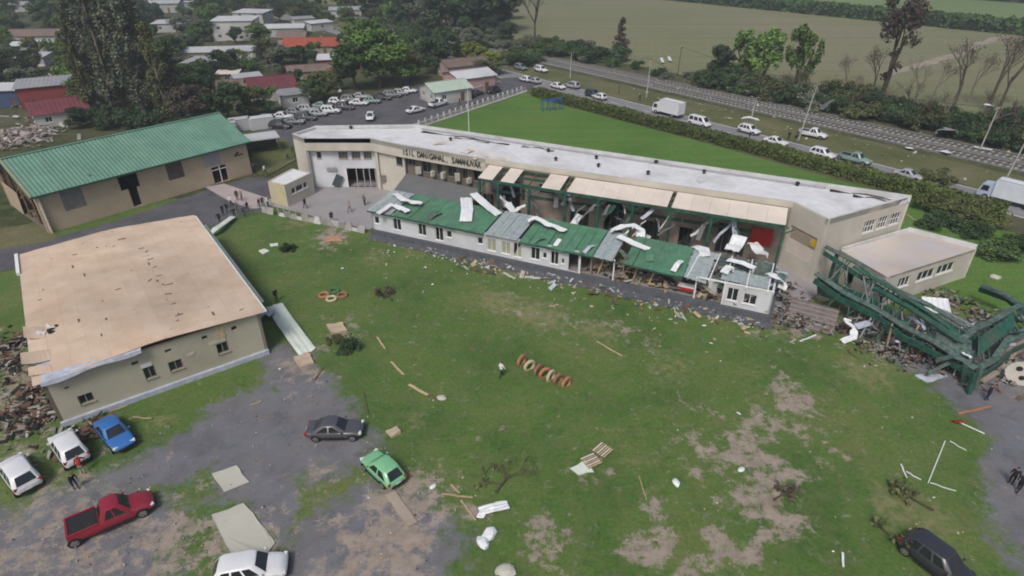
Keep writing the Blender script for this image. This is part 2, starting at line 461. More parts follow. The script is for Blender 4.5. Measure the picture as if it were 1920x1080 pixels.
def near_ground():
    x0, x1, y0, y1, st = -66.0, 60.0, 8.0, 86.0, 0.32
    nx, ny = int((x1 - x0) / st), int((y1 - y0) / st)
    xs = x0 + st * np.arange(nx + 1); ys = y0 + st * np.arange(ny + 1)
    X, Y = np.meshgrid(xs, ys)
    n1 = vnoise(X, Y, 4.0, 5); n2 = vnoise(X + 50, Y + 90, 2.0, 4); n3 = vnoise(X + 20, Y + 70, .8, 2)
    asp = np.zeros_like(X)
    for pl, w in ((LOT, 1.9), (LOT2, 2.4), (LOT3, 2.2), (RPATH, 1.3)):
        sd = poly_sd(X, Y, pl) + n1 * 5.0
        asp = np.maximum(asp, np.clip(0.5 + sd / (2 * w), 0, 1))
    dirt = np.zeros_like(X)
    for px, py, r, s in DIRT:
        c = at(px, py)
        d = np.hypot(X - c.x, (Y - c.y) * 0.85)
        dirt = np.maximum(dirt, s * .66 * np.clip(1.2 - d / (r * 1.9) + n2 * 3.0 + n3 * 1.2, 0, 1))
    dry = np.zeros_like(X)
    for px, py, r, s in DRY:
        c = at(px, py)
        dry = np.maximum(dry, s * np.clip(1.2 - np.hypot(X - c.x, Y - c.y) / r + n1, 0, 1))
    zz = 0.04 * n1 + 0.03 * n2
    verts = np.stack([X.ravel(), Y.ravel(), zz.ravel()], 1)
    idx = np.arange((nx + 1) * (ny + 1)).reshape(ny + 1, nx + 1)
    quads = np.stack([idx[:-1, :-1], idx[:-1, 1:], idx[1:, 1:], idx[1:, :-1]], -1).reshape(-1, 4)
    cell = (asp[:-1, :-1] + asp[1:, 1:] + asp[1:, :-1] + asp[:-1, 1:]).ravel() / 4
    cx = X[:-1, :-1].ravel()
    groups = (('lawn', cell < 0.5), ('car_park', (cell >= 0.5) & (cx < 10)), ('yard_path', (cell >= 0.5) & (cx >= 10)))
    for nm, sel in groups:
        q = quads[sel]
        used, inv = np.unique(q.ravel(), return_inverse=True)
        me = bpy.data.meshes.new(nm)
        me.from_pydata(verts[used].tolist(), [], inv.reshape(-1, 4).tolist())
        ca = me.color_attributes.new('cover', 'FLOAT_COLOR', 'POINT')
        data = np.stack([asp.ravel()[used], dirt.ravel()[used], dry.ravel()[used], np.ones(len(used))], 1)
        ca.data.foreach_set('color', data.astype(np.float32).ravel())
        me.materials.append(G_LAWN)
        me.polygons.foreach_set('use_smooth', [True] * len(me.polygons))
        struct(obj(nm, me))
near_ground()

# other ground sheets
struct(sheet('driveway', px_poly([(-60, 470), (60, 447), (105, 446), (250, 405), (385, 358), (470, 333), (540, 335), (600, 300), (520, 262), (470, 235), (560, 225), (640, 232), (760, 250), (740, 290), (560, 345), (500, 392), (440, 402), (380, 435), (330, 425), (200, 470), (0, 510), (-100, 520)]), 0.06, M_ASPHALT, 0.5))
struct(sheet('courtyard', [(-36.5, 83.5), (-18.0, 74.0), (28.0, 53.0), (36.0, 60.0), (31, 67), (-3, 82), (-16, 89), (-22, 94), (-34, 94)], 0.10, M_COURT))
struct(sheet('footpath', px_poly([(385, 352), (420, 345), (500, 372), (505, 392), (470, 392), (430, 378)]), 0.085, mat('pale footpath', (0.40, 0.34, 0.33), 0.9, 0.08, 0.5)))
struct(sheet('back_lawn', px_poly([(700, 262), (785, 237), (985, 172), (1010, 186), (1300, 262), (1600, 345), (1800, 396), (1840, 440), (1700, 470), (1300, 420), (900, 330)]), 0.02, G_BACK))
struct(sheet('side_lawn', px_poly([(1700, 400), (1830, 420), (2100, 480), (2200, 620), (1900, 620), (1780, 560), (1700, 480)]), 0.03, G_BACK, 0.6))
struct(sheet('hall_lawn', px_poly([(-80, 440), (60, 420), (110, 442), (105, 452), (20, 466), (-80, 475)]), 0.075, G_VERGE, 0.4))
struct(sheet('hall_verge', px_poly([(470, 262), (540, 262), (555, 300), (500, 330), (472, 322)]), 0.08, G_VERGE, 0.5))

# street beyond the school, going up to the main road
struct(sheet('street', px_poly([(430, 258), (505, 242), (640, 205), (770, 165), (900, 150), (1000, 142), (1012, 158), (985, 168), (880, 196), (785, 236), (760, 262), (560, 262)]), 0.01, M_ASPHALT))
struct(sheet('pavement', px_poly([(768, 236), (985, 166), (990, 172), (790, 240)]), 0.13, M_CONCRETE))

# main road, verge, railway and fields run along one direction
RD0, RD1 = at(905, 128), at(2050, 425)
rdir = (RD1 - RD0).normalized(); rnor = Vector((-rdir.y, rdir.x, 0))
if rnor.y < 0: rnor = -rnor
def along(t, n, z=0.0):
    p = RD0 + rdir * t + rnor * n
    return Vector((p.x, p.y, z))
RL = (RD1 - RD0).length + 60
def band(name, n0, n1, z, m, t0=-160, t1=None, j=0.0):
    t1 = RL if t1 is None else t1
    return struct(sheet(name, [along(t0, n0), along(t1, n0), along(t1, n1), along(t0, n1)], z, m, j, 2.0, 4.0))
band('main_road', -4.2, 3.6, 0.0, M_ROAD)
band('road_marking', 3.15, 3.3, 0.006, M_WHITEPAINT)
band('road_marking', -3.9, -3.75, 0.006, M_WHITEPAINT)
for k in range(60):
    t = -60 + k * 5.0
    if t < RL:
        struct(sheet('road_marking', [along(t, -0.35), along(t + 2.2, -0.35), along(t + 2.2, -0.22), along(t, -0.22)], 0.006, M_WHITEPAINT))
band('grass_verge', 3.6, 15.5, -0.02, G_VERGE, j=1.0)
band('rail_embankment', 15.5, 34.0, -0.03, G_WILD, j=1.2)
M_BALLAST = mat('track ballast', (0.155, 0.155, 0.14), 0.95, 0.25, 0.8, 0.3, 8)
band('track_ballast', 17.8, 28.6, 0.0, M_BALLAST, j=0.5)
for nm, n0 in (('nearer', 20.2), ('farther', 25.6)):
    tr = thing('railway_track', '%s of the two railway tracks running past the main road' % nm, 'railway track', along(0, n0, 0.0), heading(RD0, RD1), 'railway tracks beside the road')
    mb = MB()
    k = 0
    while -100 + k * 1.1 < RL:
        mb.box((-100 + k * 1.1, 0, 0.09), (0.42, 3.2, 0.16)); k += 1
    sl = mb.build('sleepers', mat('concrete sleeper', (0.34, 0.335, 0.315), 0.9, 0.1, 1.0), tr); sl['kind'] = 'stuff'
    for s in (-0.8, 0.8):
        MB().box((RL / 2 - 50, s, 0.25), (RL + 100, 0.09, 0.16)).build('rail', mat('rail steel', (0.12, 0.10, 0.09), 0.6, 0.2, 1, metal=0.3), tr)
band('field', 38.0, 193.0, -0.03, G_FIELD, -400, 500, 3.0)
band('field', 203.0, 330.0, -0.03, G_FIELD2, -600, 700, 2.0)
band('field', 330.0, 1800.0, -0.03, grass_mat('far green field', (0.085, 0.14, 0.06), (0.10, 0.155, 0.07), (0.12, 0.17, 0.085), patch=0.01), -1500, 1500)
track_pts = [at(1660, 140), at(1740, 118), at(1800, 100), at(1850, 78), at(1920, 58), at(2000, 50)]
struct(sheet('dirt_track', [p + V(0, -2.0) for p in track_pts] + [p + V(0, 2.5) for p in reversed(track_pts)], -0.02, mat('pale dirt track', (0.30, 0.255, 0.20), 0.95, 0.15, 0.2), 1.2, 2.0, 4.0))

# ------------------------------------------------------------------ walls and windows
def wall(p0, p1, z0, z1, th, openings, m, name='wall', parent=None, top=True):
    """upright wall from p0 to p1 (seen face on the right hand side of p0->p1 turned outward = +normal), real openings (u0,u1,w0,w1)"""
    p0 = Vector((p0[0], p0[1], 0)); p1 = Vector((p1[0], p1[1], 0))
    d = (p1 - p0); L = d.length; d /= L
    nrm = Vector((d.y, -d.x, 0))         # outward (towards the viewer for left->right walls)
    us = sorted(set([0, L] + [min(max(o[i], 0), L) for o in openings for i in (0, 1)]))
    ws = sorted(set([z0, z1] + [min(max(o[i], z0), z1) for o in openings for i in (2, 3)]))
    def solid(i, j):
        if i < 0 or j < 0 or i >= len(us) - 1 or j >= len(ws) - 1: return False
        u, w = (us[i] + us[i + 1]) / 2, (ws[j] + ws[j + 1]) / 2
        return not any(o[0] < u < o[1] and o[2] < w < o[3] for o in openings)
    mb = MB()
    def pt(u, w, k): return p0 + d * u + nrm * (-th * k) + Vector((0, 0, w))
    for i in range(len(us) - 1):
        for j in range(len(ws) - 1):
            if not solid(i, j): continue
            a, b, c, e = us[i], us[i + 1], ws[j], ws[j + 1]
            mb.quad(pt(a, c, 0), pt(b, c, 0), pt(b, e, 0), pt(a, e, 0))
            mb.quad(pt(b, c, 1), pt(a, c, 1), pt(a, e, 1), pt(b, e, 1))
            if not solid(i - 1, j): mb.quad(pt(a, c, 1), pt(a, c, 0), pt(a, e, 0), pt(a, e, 1))
            if not solid(i + 1, j): mb.quad(pt(b, c, 0), pt(b, c, 1), pt(b, e, 1), pt(b, e, 0))
            if not solid(i, j + 1): mb.quad(pt(a, e, 0), pt(b, e, 0), pt(b, e, 1), pt(a, e, 1))
            if not solid(i, j - 1): mb.quad(pt(a, c, 1), pt(b, c, 1), pt(b, c, 0), pt(a, c, 0))
    return mb.build(name, m, parent)
def window(p0, p1, o, th, parent, frame=M_WHITEPAINT, glass=M_GLASS, mull=1, name='window', bars=0, broken=False):
    """frame, mullions and pane set into an opening of a wall"""
    p0 = Vector((p0[0], p0[1], 0)); p1 = Vector((p1[0], p1[1], 0))
    d = (p1 - p0).normalized(); nrm = Vector((d.y, -d.x, 0))
    u0, u1, w0, w1 = o
    inset = -nrm * (th * 0.55)
    def pt(u, w): return p0 + d * u + inset + Vector((0, 0, w))
    f = 0.07
    mb = MB()
    mb.bar(pt(u0, w0 + f / 2), pt(u1, w0 + f / 2), f, f); mb.bar(pt(u0, w1 - f / 2), pt(u1, w1 - f / 2), f, f)
    for u in [u0 + f / 2, u1 - f / 2] + [u0 + (u1 - u0) * (k + 1) / (mull + 1) for k in range(mull)]:
        mb.bar(pt(u, w0 + f), pt(u, w1 - f), f * 0.9, f * 0.9)
    for k in range(bars):
        w = w0 + (w1 - w0) * (k + 1) / (bars + 1)
        mb.bar(pt(u0 + f, w), pt(u1 - f, w), f * 0.7, f * 0.7)
    s_ = p0 + d * ((u0 + u1) / 2) + nrm * .04 + Vector((0, 0, w0 - .03))
    mb.bar(s_ - d * ((u1 - u0) / 2 + .06), s_ + d * ((u1 - u0) / 2 + .06), .1, .06)
    wf = mb.build(name, frame, parent)
    g = MB()
    back = -nrm * 0.03
    a, b, c, e = [pt(u, w) + back for u, w in ((u0, w0), (u1, w0), (u1, w1), (u0, w1))]
    if broken:
        mid = pt(u0 + (u1 - u0) * 0.45, w0 + (w1 - w0) * 0.55) + back
        g.tri(a, b, mid); g.tri(b, c, mid)
    else:
        g.quad(a, b, c, e); g.quad(b - nrm * .012, a - nrm * .012, e - nrm * .012, c - nrm * .012)
    g.build('pane', glass, wf)
    return wf
def slab_poly(name, poly, z0, z1, m, parent):
    return MB().prism(poly, z0, z1).build(name, m, parent)
def ribbed(name, a, b, c, d, m, parent, pitch=0.35, depth=0.05, th=0.02, wob=0.0):
    """corrugated sheet over quad a-b (eave) d-c (ridge); ribs run eave -> ridge"""
    a, b, c, d = map(Vector, (a, b, c, d))
    L = (b - a).length
    n = max(2, int(L / (pitch / 2)))
    up = (b - a).cross(d - a).normalized()
    if up.z < 0: up = -up
    lo, hi = [], []
    for i in range(n + 1):
        t = i / n
        o = up * (depth * (i % 2) + wob * mnoise.noise(Vector((t * 5, a.x, a.y))))
        lo.append(a.lerp(b, t) + o); hi.append(d.lerp(c, t) + o)
    mb = MB()
    mb.strip(hi, lo)
    mb.strip([p - up * th for p in lo], [p - up * th for p in hi])
    mb.strip(lo, [p - up * th for p in lo])
    return mb.build(name, m, parent)

# ------------------------------------------------------------------ sports hall with green roof
def hall():
    f0, f1 = V(-61.3, 73.6), V(-42.7, 96.5)
    d = (f1 - f0).normalized(); nb = Vector((-d.y, d.x, 0))      # towards the back
    W, ZE, ZR = 15.0, 5.5, 8.6
    h = thing('sports_hall', 'long ochre hall with green corrugated roof and torn open left gable', 'building', f0, 0)
    o = f0
    def L(u, n, z): return d * u + nb * n + Vector((0, 0, z))
    LEN = (f1 - f0).length
    ops = [(2.8, 5.4, 2.2, 4.9), (10.0, 12.6, 2.9, 5.2), (10.9, 12.1, 0.2, 2.9), (16.6, 19.0, 2.5, 5.2), (23.1, 25.5, 0.1, 2.7)]
    wall(L(0, 0, 0), L(LEN, 0, 0), 0, ZE, 0.3, ops, M_OCHRE, 'wall', h)
    wall(L(LEN, W, 0), L(0, W, 0), 0, ZE, 0.3, [], M_OCHRE, 'wall', h)
    def panel(nm, o, m, dep):
        MB().box(L((o[0] + o[1]) / 2, dep, (o[2] + o[3]) / 2), (o[1] - o[0], 0.06, o[3] - o[2]), rz=heading(f0, f1)).build(nm, m, h)
    panel('window_board', ops[0], M_GREYPATCH, 0.12)
    panel('window_board', ops[3], M_BROWNBOARD, 0.12)
    panel('grey_panel', (22.2, 24.8, 3.0, 5.2), mat('faded grey panel', (0.30, 0.29, 0.31), 0.8, 0.1, 1.0), -0.05)
    MB().bar(L(23.1, 0.1, 2.2), L(25.5, 0.1, 2.2), 0.12).bar(L(24.4, 0.1, 0.1), L(24.4, 0.1, 2.7), 0.12).build('doorway', M_WHITEPAINT, h)
    # small torn hole and buttress at the far right
    MB().bar(L(27.2, -0.06, 3.5), L(27.9, -0.06, 4.1), 0.06, 0.25).bar(L(27.6, -0.06, 3.55), L(28.6, -0.06, 3.6), 0.06, 0.16).build('crack', M_DARK, h)
    # gables: far one whole, near one broken away showing posts and dark inside
    mb = MB(); a, b, c = L(LEN - .1, 0.1, ZE), L(LEN - .1, W - .1, ZE), L(LEN - .1, W / 2, ZR - .1)
    mb.tri(a, b, c); mb.quad(L(LEN - .1, 0, 0), L(LEN - .1, W, 0), L(LEN - .1, W, ZE), L(LEN - .1, 0, ZE)); mb.build('gable', M_OCHRE, h)
    MB().quad(L(0.05, 0.0, 0), L(0.05, 0.0, ZE), L(0.05, 0.9, ZE + .2), L(0.05, 0.5, 0)).build('gable', M_OCHRE, h)
    MB().quad(L(0.05, 9.5, 0), L(0.05, 8.6, 3.6), L(0.05, W, 3.9), L(0.05, W, 0)).build('gable', M_OCHRE, h)
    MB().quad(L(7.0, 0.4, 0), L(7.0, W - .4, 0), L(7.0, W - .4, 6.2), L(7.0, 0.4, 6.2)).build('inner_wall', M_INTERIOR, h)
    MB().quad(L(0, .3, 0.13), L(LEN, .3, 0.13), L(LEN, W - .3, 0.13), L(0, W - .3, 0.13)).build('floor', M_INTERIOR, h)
    for n in (0.6, 3.8, 7.5, 11.2, 14.4):
        zt = ZE + (ZR - ZE) * (1 - abs(n - 7.5) / 7.5) - .25
        MB().bar(L(0.4, n, 0), L(0.4, n, zt), 0.22).build('post', M_WOODBROWN, h)
    for (n0, z0, n1, z1) in ((0.6, 3.2, 7.5, 1.0), (3.8, 5.0, 9.8, 2.2), (7.5, 6.0, 12.6, 0.5), (2, 0.2, 6, 4.8)):
        MB().bar(L(0.9, n0, z0), L(0.2, n1, z1), 0.14, 0.3).build('broken_rafter', M_WOODBROWN, h)
    MB().bar(L(-.35, -.6, ZE - .15), L(-.35, W / 2, ZR - .05), 0.12, 0.4).bar(L(-.35, W / 2, ZR - .05), L(-.35, W + .6, ZE - .15), 0.12, 0.4).build('bargeboard', M_WOOD, h)
    MB().bar(L(0.4, -.15, 0), L(0.4, -.15, ZE), 0.35).build('corner_post', mat('pale corner post', (0.42, 0.36, 0.28), 0.9), h)
    # roof sheets
    NS = 15
    for i in range(NS):
        u0, u1 = -0.6 + (LEN + 1.2) * i / NS, -0.6 + (LEN + 1.2) * (i + 1) / NS
        ex = 0.02 * (i % 2)
        ribbed('roof_sheet', L(u0, -0.7, ZE - .15 + ex), L(u1, -0.7, ZE - .15 + ex), L(u1, W / 2, ZR + ex), L(u0, W / 2, ZR + ex), M_GREENROOF, h, 0.5, 0.07)
        if i in (1,): continue
        ribbed('roof_sheet', L(u0, W + .7, ZE - .15 + ex), L(u1, W + .7, ZE - .15 + ex), L(u1, W / 2, ZR + ex), L(u0, W / 2, ZR + ex), M_GREENROOF, h, 0.5, 0.07)
    MB().bar(L(-.6, W / 2, ZR + .1), L(LEN + .6, W / 2, ZR + .1), 0.4, 0.08).build('ridge_cap', M_GREENROOF, h)
    MB().bar(L(-.6, -.76, ZE - .2), L(LEN + .6, -.76, ZE - .2), 0.14, 0.22).build('gutter', mat('dark green gutter', (0.03, 0.075, 0.05), 0.6), h)
hall()

# ------------------------------------------------------------------ flat building with bare chipboard roof
def chip_building():
    p0, p1 = V(-36.6, 37.3), V(-23.2, 47.3)          # front wall foot
    d = (p1 - p0).normalized(); nb = Vector((-d.y, d.x, 0))
    LEN, DEP, Z = (p1 - p0).length, 26.5, 4.6
    h = thing('stripped_building', 'olive grey building with bare peach chipboard roof and small square windows', 'building', p0)
    def L(u, n, z): return d * u + nb * n + Vector((0, 0, z))
    k = LEN / 16.7
    wins = [(1.7, 2.75, 1.3, 2.2), (6.6, 7.5, 1.55, 2.75), (8.5, 9.6, 1.5, 2.5), (12.5, 13.5, 1.6, 2.7)]
    vents = [(6.0, 6.5, 3.35, 3.65), (8.6, 9.1, 3.5, 3.8), (11.6, 12.05, 3.6, 3.95), (14.1, 14.55, 3.55, 3.95), (1.2, 1.5, 3.2, 3.4)]
    wins = [(a * k, b * k, c, e) for a, b, c, e in wins]; vents = [(a * k, b * k, c, e) for a, b, c, e in vents]
    wall(L(0, 0, 0), L(LEN, 0, 0), 0, Z, 0.25, wins + vents, M_OLIVEWALL, 'wall', h)
    wall(L(LEN, 0, 0), L(LEN, DEP, 0), 0, Z, 0.25, [(4, 5.2, 1.2, 2.6), (9, 10.2, 1.2, 2.6), (14, 15, 0.1, 2.3), (19, 20.2, 1.2, 2.6)], M_OLIVEWALL, 'wall', h)
    wall(L(LEN, DEP, 0), L(0, DEP, 0), 0, Z, 0.25, [], M_OLIVEWALL, 'wall', h)
    wall(L(0, DEP, 0), L(0, 0, 0), 0, Z, 0.25, [(6, 12, 0.1, 2.8), (16, 18, .8, 2.5)], M_INTERIOR, 'wall', h)
    for i, w in enumerate(wins):
        window(L(0, 0, 0) , L(LEN, 0, 0), w, 0.25, h, mat('grey window frame', (0.23, 0.21, 0.18), 0.7), M_GLASS, 1, broken=(i == 3))
    for w in vents:
        MB().box(L((w[0] + w[1]) / 2, 0.2, (w[2] + w[3]) / 2), (w[1] - w[0], 0.05, w[3] - w[2]), rz=heading(p0, p1)).build('vent', M_DARK, h)
    MB().prism([L(LEN, -0.3, 0), L(LEN, 0, 0), L(0, 0, 0), L(0, -0.3, 0)][::-1], 0, 0.45).build('footing', M_MEMBRANE, h)
    MB().quad(L(.2, .2, .2), L(LEN - .2, .2, .2), L(LEN - .2, DEP - .2, .2), L(.2, DEP - .2, .2)).build('floor', M_DARK, h)
    # patches on the front wall
    for (u0, u1, w0, w1, m) in ((6.55, 7.4, 2.8, 3.15, M_WHITEWALL), (10.1, 10.7, 2.5, 2.75, M_PALESLAB), (12.0, 13.4, 2.85, 3.15, M_PALESLAB), (12.7, 13.5, 3.2, 4.2, M_WOOD)):
        MB().box(L((u0 + u1) / 2 * k, -.03, (w0 + w1) / 2), ((u1 - u0) * k, 0.04, w1 - w0), rz=heading(p0, p1)).build('wall_patch', m, h)
    # roof boards 2.44 x 1.22 laid in staggered rows, a very low ridge along the middle
    rows = 13
    bw = (DEP + 0.8) / 11
    ids = {}
    for r in range(rows):
        u0 = -0.5 + (LEN + 1.0) * r / rows; u1 = -0.5 + (LEN + 1.0) * (r + 1) / rows
        n = -0.45 - (bw / 2 if r % 2 else 0)
        while n < DEP + 0.4:
            n0, n1 = max(n, -0.45), min(n + bw, DEP + 0.4)
            n += bw
            if n1 - n0 < 0.1: continue
            def zr(u): return Z + 0.05 + 0.55 * (1 - abs(u - LEN * 0.5) / (LEN * 0.5 + .5)) + random.uniform(0, .006)
            if r == 0 and n0 < 4.2 and n0 > -0.3: continue            # torn away corner
            if r == 0 and n0 < -.3: n0 += 0
            g = 0.0035
            a, b, c, e = L(u0 + g, n0 + g, zr(u0)), L(u1 - g, n0 + g, zr(u1)), L(u1 - g, n1 - g, zr(u1)), L(u0 + g, n1 - g, zr(u0))
            mb = MB(); dn = Vector((0, 0, -.03))
            mb.quad(a, b, c, e); mb.quad(a + dn, e + dn, c + dn, b + dn)
            for s, t in ((a, b), (b, c), (c, e), (e, a)): mb.quad(s, s + dn, t + dn, t)
            mb.build('roof_board', M_OSB, h)
    # under-deck so seams stay dark but closed
    MB().prism([L(0, 0, 0), L(LEN, 0, 0), L(LEN, DEP, 0), L(0, DEP, 0)], Z - .15, Z).build('roof_deck', M_WOOD, h)
    rs = random.Random(3)
    for k in range(46):
        u, n = (rs.uniform(.5, LEN - .5), rs.uniform(.5, DEP - .5)) if k > 16 else (LEN * (.62 + .02 * (k % 2)) , 2 + k * 1.1)
        z = Z + .08 + .55 * (1 - abs(u - LEN * .5) / (LEN * .5 + .5))
        s = rs.uniform(.08, .26)
        MB().box(L(u, n, z), (s * rs.uniform(1, 3.5), s * .6, .03), rz=rs.choice([heading(p0, p1), heading(p0, p1) + 1.57, rs.random() * 3])).build('roof_scrap', [M_WOODBROWN, M_BROWNBOARD, M_PALESLAB, M_WOODBROWN][k % 4], h)
    for k in range(9):
        MB().box(L(1.2 + rs.gauss(0, .5), 7.6 + rs.gauss(0, .6), Z + .25), (rs.uniform(.2, .7), .2, .12), rot=Euler((rs.random(), rs.random(), rs.random() * 3)).to_matrix()).build('roof_scrap', M_WHITESHEET if k % 3 else M_PLASTIC, h)
    # flapped boards at the left edge, lifted and curled
    def flap(u, n, w, l, lift, rz, m=M_OSB):
        mb = MB(); A = []; B = []
        for i in range(7):
            t = i / 6
            z = Z + 0.15 + lift * t * t
            A.append(L(u - l * t, n + rz * t, z)); B.append(L(u - l * t, n + w + rz * t, z + .12 * math.sin(t * 3)))
        mb.strip(A, B); dn = Vector((0, 0, -.03)); mb.strip([p + dn for p in B], [p + dn for p in A]); mb.strip([p + dn for p in A], A)
        return mb.build('loose_board', m, h)
    flap(0.9, 0.6, 1.2, 1.5, 0.15, 0.3); flap(1.0, 2.6, 1.8, 1.9, 0.5, -0.2); flap(0.8, 6.5, 2.0, 1.4, 0.35, 0.5)
    MB().quad(L(-.2, 0.0, Z + .06), L(1.3, 0.2, Z + .06), L(1.2, 4.0, Z + .06), L(-.1, 4.1, Z + .04)).build('torn_membrane', M_MEMBRANE, h)
    # bluish membrane hanging over the front left eave
    mb = MB(); A, B, C = [], [], []
    for i in range(14):
        t = i / 13
        A.append(L(0.1 + 7.0 * t, -0.35 + 1.0 * (1 - t) * .9, Z + .22 + .035 * 7 * t))
        B.append(L(0.0 + 7.0 * t, -0.56, Z + 0.13 + .03 * 7 * t))
        C.append(L(0.0 + 7.0 * t, -0.62, Z - 0.12 - 0.12 * math.sin(t * 9) + .03 * 7 * t))
    mb.strip(A, B); mb.strip(B, C); mb.build('torn_membrane', M_MEMBRANE, h)
    # pale edge flashing on the right side and a white strip at the back left corner
    MB().bar(L(LEN + .55, -.3, Z - .02), L(LEN + .55, DEP, Z - .02), 0.22, 0.12).build('edge_flashing', M_PALEGREEN, h)
    MB().bar(L(LEN + 1.0, 4, Z - 1.4), L(LEN + 1.0, DEP, Z - 1.4), 0.9, 0.08).build('gutter', M_PALEGREEN, h)
    MB().bar(L(-0.6, DEP - 5, Z + .1), L(-0.6, DEP + .3, Z + .1), 0.3, 0.3).build('edge_flashing', M_WHITEPAINT, h)

chip_building()

# ------------------------------------------------------------------ main school building
def settle(root, p):
    p = Vector(p); root.location = p
    for ch in root.children: ch.location = Vector(ch.location) - p
def on_line(px, A, B, z):
    """distance along A->B at which the wall is seen at column px (site measurement)"""
    A = Vector(A); d = (Vector(B) - A); d.z = 0; d.normalize(); k = px - 960
    return (k * (A.y * _c - (z - CAM_H) * _s) - FPX * A.x) / (FPX * d.x - k * d.y * _c)
def letter_mesh(ch, size):
    cu = bpy.data.curves.new('letter', 'FONT'); cu.body = ch; cu.size = size; cu.extrude = 0.05; cu.align_x = 'CENTER'; cu.offset = 0.012
    o = bpy.data.objects.new('letter', cu); COL.objects.link(o)
    dg = bpy.context.evaluated_depsgraph_get()
    me = bpy.data.meshes.new_from_object(o.evaluated_get(dg))
    bpy.data.objects.remove(o); bpy.data.curves.remove(cu)
    me.name = 'letter'
    return me

def bent_sheet(name, pts, w, m, parent=None, side=None, th=.03, fold=0.0):
    """thin sheet swept along a 3-d path; returns a mesh object in place"""
    pts = [Vector(p) for p in pts]
    A, B = [], []
    for i, p in enumerate(pts):
        t = (pts[min(i + 1, len(pts) - 1)] - pts[max(i - 1, 0)]).normalized()
        s = Vector(side) if side is not None else Vector((-t.y, t.x, 0))
        s = s.normalized() * (w / 2)
        A.append(p - s + V(0, 0, fold * math.sin(i * 1.7))); B.append(p + s)
    org = sum(pts, Vector()) / len(pts)
    NR = 7
    rows = []
    for i in range(len(pts)):
        t = (pts[min(i + 1, len(pts) - 1)] - pts[max(i - 1, 0)]).normalized()
        sd_ = (B[i] - A[i]); up = t.cross(sd_).normalized()
        if up.z < 0: up = -up
        row = []
        for k in range(NR):
            f = k / (NR - 1)
            q = A[i].lerp(B[i], f) - org
            rag = .12 * w * mnoise.noise(V(i * 2.3, org.x, k * 4.0)) if i in (0, len(pts) - 1) else 0
            row.append(q + up * ((.045 if k % 2 else 0) + .09 * mnoise.noise(V(i * .9 + org.x, f * 2.5, org.y))) + t * rag)
        rows.append(row)
    mb = MB()
    dn = V(0, 0, -th)
    for i in range(len(rows) - 1):
        mb.strip(rows[i], rows[i + 1]); mb.strip([q + dn for q in rows[i + 1]], [q + dn for q in rows[i]])
    return mb.build(name, m, parent, None, org)
L0, P1, P2, P3 = V(-33.2, 91.6), V(-30.8, 89.4), V(-21.0, 89.4), V(-16.0, 86.4)
W0, W1, E1, E2 = V(-3.6, 80.2), V(32.0, 65.0), V(33.9, 60.3), V(46.3, 66.7)
B1, B0 = V(-15.1, 96.4), V(-30.9, 95.6)
ZT, ZF = 8.0, 6.15
